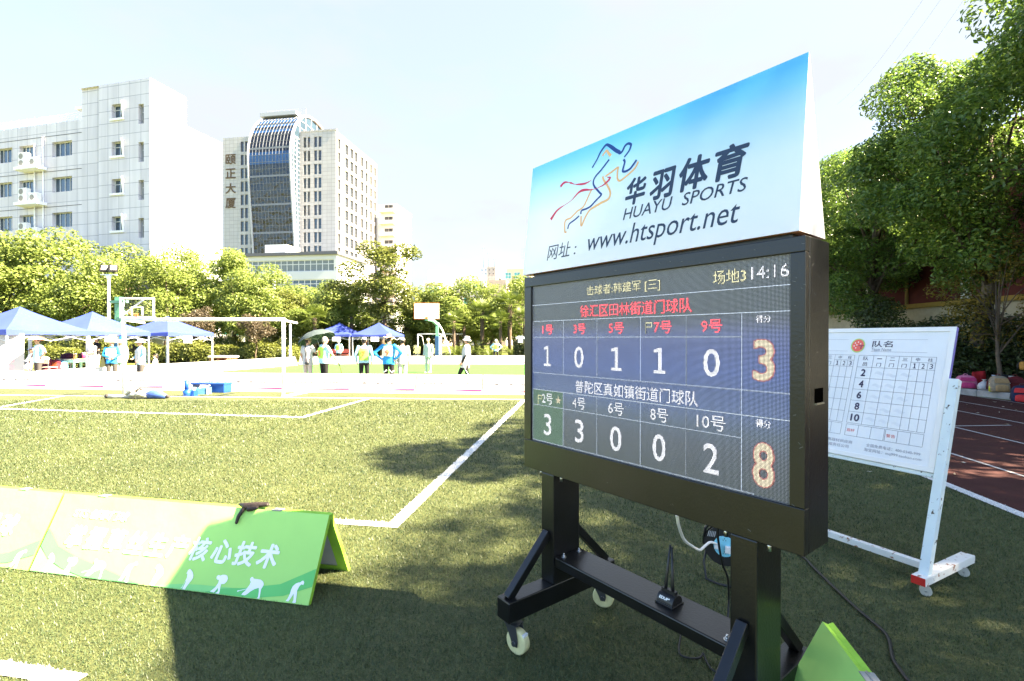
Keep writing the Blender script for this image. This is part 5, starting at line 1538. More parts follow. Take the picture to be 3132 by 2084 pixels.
# --- far blocks seen over the trees on the right
def block(label, px0, px1, top, Y, wallm, extras, depth=10):
    O, rz = bframe(px1, Y, R(9.0)); ln = (px1 - px0) / FPX * Y * 1.0; h = at(px1, top, Y).z
    t = thing('distant_block', label, 'building', O, rz)
    mb = MB(); mb.prism([(0, 0), (ln, 0), (ln, h), (0, h)], lambda a, b, c: FO(a, b, -depth + c * depth), 1.0); mb.build('wall', wallm, t)
    extras(t, ln, h)
    return t
PALEY = M('pale_yellow_render', (.46, .40, .30), .8); PALEG = M('pale_grey_render', (.42, .43, .45), .8); TILEG = grid_mat('grey_tile_cladding', (.36, .34, .31), (.6, .6, .6), .9, .9, .05); PINKB = M('pale_pink_brick', (.44, .35, .30), .85)
TEAL = glass_mat('teal_glass', (.05, .22, .24), .08, .7)
def ex1(t, ln, h):
    mb = MB(); mb.prism([(-.2, h), (ln + .2, h), (ln + .2, h + .5), (-.2, h + .5)], lambda a, b, c: FO(a, b, -9 + c * 9.4), 1.0); mb.build('roof_edge', PANELW, t)
    mb = MB(); mb.prism([(1.2, h + .5), (4.2, h + .5), (4.2, h + 3.4), (1.2, h + 3.4)], lambda a, b, c: FO(a, b, -6 + c * 4), 1.0); mb.build('stair_house', PALEG, t)
    for k in range(4):
        z = h - 3.0 - k * 3.2
        cheap_window(t, lambda a, b, c: FO(a, b, c + .02), (ln - 2.4, z, ln - .8, z + 1.7), 'window', TEAL, FRAMEW)
        cheap_window(t, lambda a, b, c: FO(a, b, c + .02), (ln - 4.4, z, ln - 3.2, z + 1.9), 'window', TEAL, FRAMEW)
        mb = MB(); mb.prism([(.3, z - .5), (3.2, z - .5), (3.2, z + 2.2), (.3, z + 2.2)], lambda a, b, c: FO(a, b, .004 + c * .9), 1.0); b_ = mb.build('bay', PANELW, t)
        window(b_, 'bay_window', lambda a, zz, c: FO(a, zz, c + .91), .4, z - .1, 3.1, z + 2.0, 5, TEAL, FRAMEW, fw=.1, mid=z + 1.3)
block('pale distant flats with teal bay windows over the trees, left of the far roofs', 1298, 1352, 866, 112, PALEY, ex1)
def ex2(t, ln, h):
    mb = MB(); mb.prism([(1.5, h), (3.0, h), (3.0, h + 2.6), (1.5, h + 2.6)], lambda a, b, c: FO(a, b, -5 + c * 3), 1.0); mb.build('stair_house', PALEG, t)
    mb = MB(); mb.prism([(3.4, h), (ln + .3, h), (ln + .3, h + 1.4), (ln - 1, h + 1.9), (3.4, h + 1.0)], lambda a, b, c: FO(a, b, -6 + c * 6.5), 1.0); mb.build('pitched_roof', PANELW, t)
    for k in range(3):
        cheap_window(t, lambda a, b, c: FO(a, b, c + .02), (.6, h - 2.6 - k * 3.2, 2.4, h - 1.0 - k * 3.2), 'window', TEAL, FRAMEW)
        cheap_window(t, lambda a, b, c: FO(a, b, c + .02), (3.4, h - 2.6 - k * 3.2, 5.0, h - 1.0 - k * 3.2), 'window', TEAL, FRAMEW)
block('pale distant roofs with small stair houses over the broad tree', 1384, 1478, 858, 120, PALEG, ex2)
def ex3(t, ln, h):
    mb = MB()
    for i in range(4):
        for j in range(2): mb.cyl(FO(.5 + i * 1.0, h - .9 - j * 1.0, .0), FO(.5 + i * 1.0, h - .9 - j * 1.0, .12), .2, n=10)
    mb.build('vent_cap', FRAMED, t)
    for a in (.6, 2.2, 3.6):
        mb = MB(); mb.cyl(FO(a, h, -2), FO(a, h + 2.2 + a, -2), .05, n=6); mb.bar(FO(a - .4, h + 1.5 + a, -2), FO(a + .4, h + 1.5 + a, -2), .05); mb.build('aerial_mast', FRAMED, t)
block('grey tiled distant stair tower with aerial masts and round vents', 1488, 1515, 815, 125, TILEG, ex3)
def ex4(t, ln, h):
    for k in range(6):
        mb = MB(); mb.rect(FO, 0, h - .6 - k * .5, ln, h - .55 - k * .5, .02); mb.build('course_line', TILEG, t)
block('low pinkish distant wall below the grey stair tower', 1488, 1548, 856, 118, PINKB, ex4)
def ex5(t, ln, h):
    for i in range(3):
        cheap_window(t, lambda a, b, c: FO(a, b, c + .02), (.6 + i * 2.4, h - 2.6, 2.2 + i * 2.4, h - .9), 'window', TEAL if i else CURT, FRAMEW)
    mb = MB()
    for k in range(4): mb.bar(FO(.3, h + 3 + k * .8, -2), FO(3.0, h + 3.2 + k * .8, -2), .05)
    mb.bar(FO(1.6, h, -2), FO(1.6, h + 6, -2), .08); mb.build('aerial_array', FRAMED, t)
block('pale distant flats touching the scoreboard edge with a barred aerial', 1548, 1625, 822, 128, PALEY, ex5)

# --- red-brown hall behind the trees on the right
HALL = thing('red_hall', 'dark red hall with a cream ground floor behind the trees beside the track', 'building', (19.0, 14.0, 0), R(90) - R(1))
FH = lambda a, b, c: Vector((a, c, b))
REDW = M('dark_red_wall', (.095, .017, .014), .85, var=.12, vscale=3, bump=.2); CREAM = M('cream_wall', (.42, .36, .26), .8, var=.1); YEL = M('yellow_band', (.30, .19, .035), .7)
mb = MB(); mb.box((-8, -12, 3.3), (34, 0, 10)); mb.build('upper_wall', REDW, HALL)
mb = MB(); mb.box((-8, -12, 0), (34, -.05, 3.1)); mb.build('ground_floor_wall', CREAM, HALL)
mb = MB(); mb.box((-8.1, -11.9, 3.1), (34, .12, 3.3)); mb.build('yellow_band', YEL, HALL)
for a in (9.5, 12.5):
    mb = MB(); mb.cyl(FH(a, 3.31, .08), FH(a, 9.8, .08), .07, n=8); mb.build('drain_pipe', M('yellow_pipe', (.42, .30, .10), .6), HALL)
mb = MB(); mb.box((6.2, .002, 3.32), (6.55, .15, 9.8)); mb.build('white_pilaster', M('white_pilaster_paint', (.62, .60, .56), .7), HALL)
mb = MB(); mb.box((11.6, .003, 3.9), (15.8, .10, 4.65)); mb.build('cream_panel', CREAM, HALL)
for a in (12.0, 18.5, -2.0, 24.0):
    cheap_window(HALL, lambda p, b, c: FH(p, b, c + .02), (a, 5.2 if a != 12.0 else 3.35, a + 3.2, 7.0 if a != 12.0 else 3.88), 'window', GLASSD, FRAMED)

# low white kiosk, van and railings behind the hedges
O = at(560, 1038, 52)
KI = thing('kiosk', 'low white kiosk with a green striped awning behind the railings', 'building', (O.x, O.y, 0), R(-9))
mb = MB(); mb.box((0, 0, 0), (9.5, 4, 2.9)); mb.box((-.3, -.4, 2.9), (9.8, 4.3, 3.2)); mb.build('wall', PANELW, KI)
mb = MB(); mb.add([(5.4, -.02, 2.4), (9.0, -.02, 2.4), (9.0, -1.1, 2.1), (5.4, -1.1, 2.1)], [(0,1,2,3)]); mb.add([(5.4, -1.1, 2.1), (9.0, -1.1, 2.1), (9.0, -1.1, 1.9), (5.4, -1.1, 1.9)], [(0,1,2,3)]); mb.build('awning', M('green_awning', (.02, .28, .20), .7), KI)
mb = MB(); mb.box((1.0, -.03, 1.1), (4.2, 0.02, 2.2)); mb.build('window', GLASSD, KI)
a, b = at(560, 1038, 46), at(930, 1038, 46)
RF = thing('railing_fence', 'dark vertical railings between white brick piers behind the hedges', 'fence', (a.x, a.y, 0), math.atan2(b.y - a.y, b.x - a.x))
Ln = (b - a).length; mb = MB()
for i in range(int(Ln / .16)): mb.cbox((.08 + i * .16, 0, 1.25), (.025, .025, 2.1))
for z in (.35, 2.15): mb.cbox((Ln / 2, 0, z), (Ln, .04, .05))
mb.build('bars', FRAMED, RF)
for x in (0, Ln * .39, Ln * .5, Ln):
    mb = MB(); mb.cbox((x, 0, 1.2), (.36, .36, 2.4)); mb.cbox((x, 0, 2.45), (.46, .46, .1)); mb.build('pier', PANELW, RF)
O = at(640, 1038, 49)
VN = thing('parked_van', 'white van parked behind the railings', 'van', (O.x, O.y, 0), R(-9))
mb = MB(); P = [(0, .35), (4.4, .35), (4.4, 1.0), (3.9, 1.25), (3.3, 1.95), (.1, 1.98), (0, 1.5)]
mb.prism(P, lambda p, q, c: Vector((p, c, q)), 1.7); mb.build('body', WHITE, VN, bevel=.06)
mb = MB()
for x0, x1 in ((.4, 1.5), (1.6, 2.5), (2.6, 3.3)): mb.add([(x0, -.012, 1.3), (x1, -.012, 1.3), (min(x1, 3.2), -.012, 1.85), (x0, -.012, 1.85)], [(0,1,2,3)])
mb.build('side_windows', GLASSD, VN)
for x in (.9, 3.5):
    mb = MB(); mb.cyl((x, -.02, .33), (x, .2, .33), .33, n=20); w = mb.build('wheel', BLACKP, VN); mb = MB(); mb.cyl((x, -.03, .33), (x, .0, .33), .2, n=16); mb.build('rim', STEEL, w)
# ------------------------------------------------------------------ court side furniture
BW_FAB = M('white_banner_fabric', (0.40, 0.40, 0.40), .6, .2, var=.03)
PINK = M('pink_banner_print', (.45, .012, .10), .6); GRINK = M('grey_banner_print', (.035, .022, .025), .6); REDB = M('red_banner_print', (.45, .015, .008), .6); GREENT = M('green_banner_line', (.12, .30, .08), .6)
def banner(label, pl, pr, txt, group, latin=True, plain=False):
    pl, pr = Vector((pl[0], pl[1], 0)), Vector((pr[0], pr[1], 0)); d = pr - pl; Ln = d.length
    t = thing('court_banner', label, 'banner board', pl, math.atan2(d.y, d.x), group)
    s = Vector((0, .17, .5)).normalized(); SL = math.hypot(.17, .5); nn = Vector((0, -s.z, s.y)); F = lambda a, b, c: Vector((a, 0, .01)) + s * b + nn * c
    s2 = Vector((0, -.17, .5)).normalized(); G = lambda a, b, c: Vector((a, .40, .01)) + s2 * b + Vector((0, s2.z, -s2.y)) * c
    for nm, fr in (('front_panel', F), ('rear_panel', G)):
        mb = MB(); mb.prism([(0.004, 0), (Ln - .004, 0), (Ln - .004, SL), (0.004, SL)], lambda a, b, c, fr=fr: fr(a, b, -.02 + .02 * c), 1.0)
        q = mb.build(nm, BW_FAB, t, bevel=.004)
        if nm == 'front_panel': fp = q
    tx = MB()
    tx.stroke([(Ln * .02, .012), (Ln * .5, .016), (Ln * .98, .012)], [.003, .007, .004], F, .002, 3, 3)
    tx.add([F(Ln * .34, .018, .0025), F(Ln - .006, .018, .0025), F(Ln - .006, .066, .0025), F(Ln * .8, .062, .0025), F(Ln * .55, .036, .0025)], [(0, 1, 2, 3, 4)], 2)
    if txt == 0:
        tx.text('龙胄', F, (Ln * .10, .20, Ln * .24, .27), .002, 0); tx.add([F(Ln * .265, .195, .002), F(Ln * .275, .195, .002), F(Ln * .285, .275, .002), F(Ln * .275, .275, .002)], [(0, 1, 2, 3)], 1)
        tx.text('创享门球新时代', F, (Ln * .31, .20, Ln * .84, .27), .002, 0)
    else:
        tx.text('龙胄负氧离子草坪', F, (Ln * .06, .215, Ln * .46, .268), .002, 0); tx.text('引领门球健康升级', F, (Ln * .51, .215, Ln * .91, .268), .002, 0)
    tx.build('lettering', [GRINK, REDB, PINK, GREENT], fp, fix=False)
    return t
G1 = 'white banner boards along the near side of the court'
names = ['just beyond the left frame edge', 'cut by the left frame edge', 'second from the left frame edge', 'below the woman with the face mask', 'behind the left goal post and the heap of netting', 'behind the blue post pad', 'behind the blue bench', 'behind the right goal post', 'below the man with the grey umbrella', 'below the players numbered 7 and 9', 'below the walking man in the bucket hat', 'touching the left edge of the scoreboard', 'hidden behind the scoreboard screen']
for k in range(-7, 5):
    x0 = -4.99 + 2.05 * k
    banner('near white banner board ' + names[k + 7], (x0, board_y(x0)), (x0 + 2.03, board_y(x0 + 2.03)), (k + 8) % 2, G1)
a, b = Vector((-16.25, 16.45)), Vector((-13.25, 29.3))
nm2 = ['beside the near left corner', 'below the man in the umbrella hat', 'below the school desks', 'below the woman with the face mask', 'below the sitting woman', 'below the pallets', 'at the far left corner']
n2 = 7
for i in range(n2):
    p = a + (b - a) * (i / n2); q = a + (b - a) * ((i + .985) / n2)
    banner('white side banner board ' + nm2[n2 - 1 - i] if False else 'white left side banner board ' + nm2[i], (q.x, q.y), (p.x, p.y), i % 2, 'white banner boards along the left side of the court')
a, b = Vector((-13.1, 29.9)), Vector((5.2, 32.8))
nm3 = ['at the left corner', 'left of the umbrella', 'behind the man with the umbrella', 'below the left of the two right canopies', 'below the right blue canopy', 'behind the player numbered 9', 'below the white backboard', 'behind the walking man', 'left of the distant player with hands on hips', 'behind the scoreboard edge']
for i in range(9):
    p = a + (b - a) * (i / 9); q = a + (b - a) * ((i + .985) / 9)
    banner('far white banner board ' + nm3[i], p, q, i % 2, 'white banner boards along the far side of the court')

# football goal
GO = thing('football_goal', 'small white football goal without its net on the turf', 'goal', gnd(867, 1216), 0)
gl_, gr_ = gnd(382, 1212.5), gnd(867, 1215)
off_ = gl_ - gr_
for p, nm in ((Vector((0, 0, 0)), 'post'), (off_, 'post')):
    mb = MB(); mb.cyl(p, p + Vector((0, 0, 2.14)), .045, n=16); mb.build(nm, WHITE, GO)
    mb = MB(); mb.bar(p + Vector((0, .03, 2.10)), p + BDIR * .62 + Vector((0, 0, 2.05)), .05, .05); mb.build('side_bar', WHITE, GO)
    mb = MB(); mb.bar(p + Vector((0, .03, .03)), p + BDIR * 1.2 + Vector((0, 0, .03)), .05, .05); mb.build('ground_bar', WHITE, GO)
mb = MB(); mb.cyl(Vector((.05, 0, 2.12)), off_ + Vector((-.05, 0, 2.12)), .045, n=16); mb.build('crossbar', WHITE, GO)
# white post with lamp arm
p = at(888, 1038, 31.5)
PL = thing('white_post', 'plain white post beside the round bush', 'post', (p.x, p.y, 0))
mb = MB(); mb.cyl((0, 0, 0), (0, 0, 2.55), .065, n=12); mb.cyl((0, 0, 0), (0, 0, .9), .085, n=12); mb.build('pole', WHITE, PL)
# rolled net heap on the turf
NETW = M('off_white_netting', (.55, .52, .46), .8, var=.35, vscale=14, bump=.5); NETB = M('blue_rolled_cover', (.05, .10, .34), .6, var=.4, vscale=8); NETD = M('dark_straps', (.06, .05, .045), .8)
hp = gnd(430, 1219)
HN = thing('rolled_net', 'rolled white net and blue cover lying on the turf by the left goal post', 'net', hp)
r_ = random.Random(6)
mb = MB(); mb.tube([(-.92, .05, .05), (-.7, .0, .06), (-.45, .05, .04), (-.2, .0, .07)], [.05, .045, .04, .06], 8)
for i in range(14):
    x = r_.uniform(-.25, .25); y = r_.uniform(-.12, .12)
    mb.tube([(x - .16, y, .05 + r_.uniform(0, .08)), (x, y + r_.uniform(-.05, .05), .10 + r_.uniform(0, .12)), (x + .18, y + r_.uniform(-.08, .08), .04)], [.035, .055, .03], 7)
mb.build('net', NETW, HN)
mb = MB(); mb.tube([(.12, .0, .08), (.35, -.03, .12), (.6, -.06, .09), (.74, -.07, .06)], [.09, .12, .09, .05], 10); mb.build('blue_cover', NETB, HN)
mb = MB(); mb.tube([(-.25, -.02, .10), (-.1, .05, .24), (.02, -.05, .26), (.14, .02, .16)], .022, 6); mb.tube([(.74, -.07, .06), (.83, -.08, .06)], [.05, .03], 8); mb.tube([(-.96, .05, .05), (-.88, .05, .06)], .06, 8); mb.build('straps', NETD, HN)
# blue post pad, crate and bench
BLUE = M('blue_vinyl', (.008, .060, .28), .45, .4, var=.08, vscale=4); BLUEL = M('pale_blue_board', (.07, .20, .34), .6); MINT = M('mint_plastic', (.15, .36, .28), .6)
p = gnd(573, 1213)
t = thing('post_pad', 'blue round post on a wider blue drum foot, left of the blue bench', 'post pad', p)
mb = MB(); mb.cyl((0, 0, 0), (0, 0, .17), .105, n=22); mb.cyl((0, 0, .17), (0, 0, .19), .10, .05, n=22); mb.build('drum_foot', BLUE, t)
mb = MB(); mb.cyl((-.02, 0, .17), (-.02, 0, .45), .052, n=18); mb.build('post', BLUE, t)
mb = MB(); mb.box((.12, -.02, .0), (.19, .15, .16)); mb.build('side_block', BLUE, t)
p = gnd(598, 1207)
t = thing('equipment_crate', 'pale blue crate with white edges lying open between the post pad and the bench', 'crate', p, R(8))
mb = MB(); mb.box((0, 0, 0), (.30, .02, .18)); mb.box((0, .28, 0), (.30, .30, .18)); mb.box((0, .02, 0), (.02, .28, .18)); mb.box((.28, .02, 0), (.30, .28, .18)); mb.box((.02, .02, 0), (.28, .28, .02)); mb.build('box', BLUEL, t)
mb = MB(); mb.box((-.06, -.02, 0), (-.005, .03, .20)); mb.box((.305, -.02, 0), (.325, .03, .20)); mb.build('white_edge', WHITE, t)
mb = MB(); mb.bar((.05, .1, .18), (.30, .2, .24), .03); mb.build('loose_bar', OFFWH, t)
mb = MB(); mb.box((-.16, .05, 0), (-.07, .2, .19)); mb.build('mint_block', MINT, t)
p = gnd(602, 1201)
t = thing('blue_bench', 'long blue vinyl bench box with an overhanging top beside the goal', 'bench', p, R(-6))
mb = MB(); mb.box((.30, 0, 0), (.86, .34, .23)); mb.build('box', BLUE, t, bevel=.01)
mb = MB(); mb.box((-.20, -.01, .231), (.87, .36, .285)); mb.build('top', BLUE, t, bevel=.01)
mb = MB(); mb.box((-.18, .05, 0), (-.14, .3, .231)); mb.build('leg', BLUE, t)

# canopies
CANV = M('blue_canopy_cloth', (.050, .078, .36), .5, .4, var=.06, vscale=2, trans=.22)
def tent(label, x, y, rz, peak=2.84, eave=1.88, h=1.5, g='blue pop-up canopies'):
    t = thing('blue_canopy', label, 'canopy', (x, y, 0), rz, g)
    mb = MB(); n = 12
    def hz(a, b):
        q = max(abs(a), abs(b)); sag = .05 * math.cos(math.pi * min(abs(a), abs(b)) / max(q, .01) / 1.0) if q > .01 else 0
        if q < .22: return peak - (peak - .30 * (peak - eave) - eave) * 0 - (q / .22) * .26
        return eave + (peak - .26 - eave) * (1 - (q - .22) / .78) ** 1.12 + .035 * math.sin(min(abs(a), abs(b)) / q * math.pi - math.pi / 2) * q
    vs, fs = [], []
    gx = [-1, -.8, -.6, -.4, -.22, -.1, 0, .1, .22, .4, .6, .8, 1]
    for b in gx:
        for a in gx: vs.append((a * h, b * h, hz(a, b)))
    for j in range(n):
        for i in range(n):
            p_ = (j*13+i, j*13+i+1, (j+1)*13+i+1, (j+1)*13+i); same = (gx[i] + gx[i+1]) * (gx[j] + gx[j+1]) > 0
            fs += [(p_[0], p_[1], p_[2]), (p_[0], p_[2], p_[3])] if same else [(p_[0], p_[1], p_[3]), (p_[1], p_[2], p_[3])]
    mb.add(vs, fs, 0, False)
    can = mb.build('roof_cloth', CANV, t, fix=False)
    mb = MB()
    for k in range(4):
        c, s = math.cos(k * math.pi / 2), math.sin(k * math.pi / 2)
        m = 12; top, bot = [], []
        for i in range(m + 1):
            a = -h + 2 * h * i / m; y0 = -h
            z1 = hz(a / h, -1); z0 = eave - .17 + .035 * (1 - (a / h) ** 2)
            top.append((a * c - y0 * s, a * s + y0 * c, z1)); bot.append((a * c - (y0 - .01) * s, a * s + (y0 - .01) * c, z0))
        mb.add(top + bot, [(i, i + 1, m + 2 + i, m + 1 + i) for i in range(m)], 0)
    mb.build('valance', CANV, t, fix=False)
    for sx in (-1, 1):
        for sy in (-1, 1):
            mb = MB(); mb.cbox((sx * (h - .05), sy * (h - .05), (eave - .02) / 2), (.05, .05, eave - .02)); mb.build('leg', WHITE, t)
    mb = MB()
    for sy in (-1, 1):
        for u, v in (((-h + .05), 0), (0, (h - .05))):
            mb.bar((u, sy * (h - .06), eave - .08), (v, sy * (h - .06), eave - .38), .022); mb.bar((u, sy * (h - .06), eave - .38), (v, sy * (h - .06), eave - .08), .022)
            mb.bar((sy * (h - .06), u, eave - .08), (sy * (h - .06), v, eave - .38), .022); mb.bar((sy * (h - .06), u, eave - .38), (sy * (h - .06), v, eave - .08), .022)
    mb.build('folding_struts', M('pale_strut', (.55, .58, .6), .5), t)
    return t
tent('blue pop-up canopy cut by the left frame edge', -19.3, 19.05, R(-9)); tent('blue pop-up canopy left of the glass backboard, over the school desks', -19.05, 22.05, R(-9), 2.82); tent('blue pop-up canopy behind the goal crossbar', -18.45, 26.0, R(-9), 2.80)
tent('left of the two blue canopies beyond the far side of the court', -13.35, 37.6, R(-6), 2.85, 1.9); tent('right of the two blue canopies, behind the player numbered 9', -10.25, 37.4, R(-6), 2.85, 1.9)
def paper(label, px0, px1, py0, py1, Y):
    a, b = at(px0, py1, Y), at(px1, py0, Y)
    w, h_ = b.x - a.x, b.z - a.z
    mb = MB(); mb.box((0, 0, 0), (w, .006, h_)); o = mb.build('paper_notice', PAPER); o.location = a
    tag(o, label, 'notice', 'white paper notices hung from the canopies')
paper('large white sheet hanging beside the left goal post', 319, 357, 1024, 1047, 21.3); paper('white sheet hanging from the third left canopy', 561, 587, 1028, 1050, 24.6)
paper('white sheet hanging from the left of the two far canopies', 1016, 1042, 1031, 1044, 35.9); paper('white sheet hanging from the right of the two far canopies', 1134, 1159, 1031, 1045, 35.8)
p = at(26, 1143, 17.6)
t = thing('pull_up_banner', 'tall white pull-up banner with faint pink writing at the left frame edge', 'banner', (p.x, p.y, 0), R(28))
mb = MB(); mb.box((-.42, 0, .06), (.42, .01, 1.78)); sh_ = mb.build('sheet', BW_FAB, t)
mb = MB(); mb.box((-.44, -.09, 0), (.44, .1, .07)); mb.build('foot', STEEL, t)
tx = MB(); PALEPINK = M('pale_pink_print', (.72, .36, .42), .6)
for i, ch in enumerate('4号场地'): tx.text(ch, lambda a, b, c: Vector((a, -c, b)), (-.10 if ch != '4' else -.06, 1.28 - i * .28, .16 if ch != '4' else .10, 1.50 - i * .28), .002, 0)
tx.build('lettering', PALEPINK, sh_, fix=False)

# floodlight pole, basketball stands
p = at(333, 1038, 30)
FL = thing('floodlight_pole', 'white floodlight pole with two square lamps above the left canopies', 'floodlight', (p.x, p.y, 0))
mb = MB(); mb.tube([(0, 0, 0), (0, 0, 3), (0, 0, 5.5)], [.10, .085, .07], 12); mb.tube([(0, 0, 5.15), (0, 0, 5.5)], [.07, .17], 12); mb.build('pole', WHITE, FL)
mb = MB(); mb.bar((-.5, 0, 5.53), (.5, 0, 5.53), .08, .06); mb.build('cross_arm', WHITE, FL)
GLASSL = M('lamp_glass', (.62, .50, .40), .2, .6, var=.3, vscale=8)
for x, an in ((-.22, 18), (.33, 30)):
    Mx = Matrix.Translation((x, -.05, 5.90)) @ Matrix.Rotation(R(an), 4, 'Z') @ Matrix.Rotation(R(-22), 4, 'X')
    mb = MB(); mb.cbox((0, 0, 0), (.42, .2, .42), 0, Mx); mb.cbox((0, .12, 0), (.3, .1, .3), 0, Mx); mb.bar((x, 0, 5.55), (x, -.05, 5.75), .05); lm = mb.build('lamp', BLACKP, FL)
    mb = MB(); mb.cbox((.02, -.106, .02), (.30, .012, .30), 0, Mx); mb.build('lamp_glass', GLASSL, lm)
MINTP = M('mint_painted_steel', (.12, .30, .21), .5, var=.08); ORANGE = M('orange_paint', (.62, .16, .05), .5)
p = at(365, 1038, 27)
HB = thing('basketball_stand', 'mint green basketball stand with a clear glass backboard behind the left canopies', 'basketball stand', (p.x, p.y, 0), R(-4))
mb = MB(); mb.cbox((0, 0, 1.95), (.28, .30, 3.9)); mb.build('column', MINTP, HB)
mb = MB(); mb.bar((-.45, -.1, 3.62), (.80, -.35, 3.62), .14, .14); mb.build('top_arm', MINTP, HB)
mb = MB(); mb.bar((0.05, -.1, 2.68), (1.0, -.5, 2.68), .16, .2); mb.bar((.16, -.2, 3.4), (.9, -.45, 2.9), .06); mb.build('lower_arm', MINTP, HB)
BD_ = Matrix.Translation((1.72, -.75, 3.25)) @ Matrix.Rotation(R(7), 4, 'Z')
mb = MB()
for a0, b0, a1, b1 in ((-.9, -.55, .9, -.46), (-.9, .46, .9, .55), (-.9, -.46, -.81, .46), (.81, -.46, .9, .46), (-.30, -.40, -.24, .05), (.24, -.40, .30, .05), (-.24, 0, .24, .05)):
    mb.box((a0, -.03, b0), (a1, .02, b1), 0, BD_)
bf = mb.build('backboard_frame', WHITE, HB)
CLEAR = bpy.data.materials.new('clear_acrylic'); CLEAR.use_nodes = True
nt = CLEAR.node_tree; pp = nt.nodes['Principled BSDF']; pp.inputs['Roughness'].default_value = .05; pp.inputs['Base Color'].default_value = (.05, .06, .06, 1); pp.inputs['Alpha'].default_value = .12
mb = MB(); mb.box((-.81, -.006, -.46), (.81, .004, .46), 0, BD_); mb.build('glass', CLEAR, bf)
mb = MB(); mb.bar(BD_ @ Vector((-.8, .08, -.4)), BD_ @ Vector((.25, .08, .42)), .07); mb.bar(BD_ @ Vector((-.85, .05, -.45)), BD_ @ Vector((-.85, .25, .4)), .05); mb.bar(BD_ @ Vector((-.9, .06, -.52)), BD_ @ Vector((.9, .06, -.52)), .07); mb.build('rear_brace', WHITE, HB)
mb = MB(); mb.tube([BD_ @ Vector((.22 * math.cos(k * math.pi / 10), -.30 + .22 * math.sin(k * math.pi / 10), -.34)) for k in range(21)], .012, 6, cap=False); mb.box((-.06, -.10, -.46), (.06, -.03, -.34), 0, BD_); mb.build('rim', ORANGE, HB)
mb = MB(); mb.cbox((0, 0, 1.05), (.5, .5, 1.5)); mb.build('column_pad', M('deep_blue_pad', (.005, .06, .15), .5), HB, bevel=.03)
p = at(1337, 1038, 35)
HR = thing('basketball_stand', 'basketball stand with a white orange-edged backboard and a blue padded post', 'basketball stand', (p.x, p.y, 0))
mb = MB(); mb.cbox((0, 0, 1.9), (.20, .20, 1.5)); mb.bar((0, 0, 2.65), (-.25, -.4, 2.92), .20, .20); mb.bar((-.25, -.4, 2.92), (-.6, -1.3, 2.95), .14, .16); mb.build('column', MINTP, HR)
mb = MB(); mb.cbox((0, 0, 1.0), (.27, .30, 1.6)); mb.build('column_pad', M('faded_blue_pad', (.012, .06, .15), .6, var=.2), HR, bevel=.02)
mb = MB(); mb.cbox((.22, .1, 1.0), (.16, .24, 1.6)); mb.build('white_side_panel', WHITE, HR)
mb = MB(); mb.tube([(.05, .1, 2.75), (.35, .3, 2.2), (.75, .6, .9), (.95, .7, .05)], .065, 8); mb.tube([(.1, 0, 2.0), (.5, .4, 1.75)], .035, 8); mb.build('rear_strut', WHITE, HR)
mb = MB(); mb.box((-1.40, -1.33, 2.98), (.36, -1.29, 4.10)); bb = mb.build('backboard', WHITE, HR)
mb = MB()
for a0, b0, a1, b1 in ((-1.40, 2.98, .36, 3.02), (-1.40, 4.06, .36, 4.10), (-1.40, 3.02, -1.365, 4.06), (.325, 3.02, .36, 4.06), (-.81, 3.14, -.78, 3.56), (-.26, 3.14, -.23, 3.56), (-.81, 3.535, -.23, 3.565), (-.81, 3.11, -.23, 3.14)):
    mb.box((a0, -1.336, b0), (a1, -1.331, b1))
mb.build('orange_border', ORANGE, bb)
mb = MB(); mb.tube([Vector((-.52 + .22 * math.cos(k * math.pi / 10), -1.62 + .22 * math.sin(k * math.pi / 10), 3.08)) for k in range(21)], .012, 6, cap=False); mb.box((-.58, -1.42, 3.02), (-.46, -1.34, 3.12)); mb.build('rim', ORANGE, HR)
# small goal frame behind the court
p = at(1278, 1098, 38)
t = thing('small_goal', 'thin white goal frame on the lawn behind the white backboard post', 'goal', (p.x, p.y, 0))
for x in (0, 3.6):
    mb = MB(); mb.cyl((x, 0, 0), (x, 0, 1.98), .04, n=10); mb.build('post', WHITE, t)
    mb = MB(); mb.tube([(x, 0, 1.95), (x + .25, .5, 1.8), (x + .45, 1.0, .05)], .025, 8); mb.build('side_tube', WHITE, t)
mb = MB(); mb.cyl((0, 0, 1.98), (3.6, 0, 1.98), .04, n=10); mb.build('crossbar', WHITE, t)

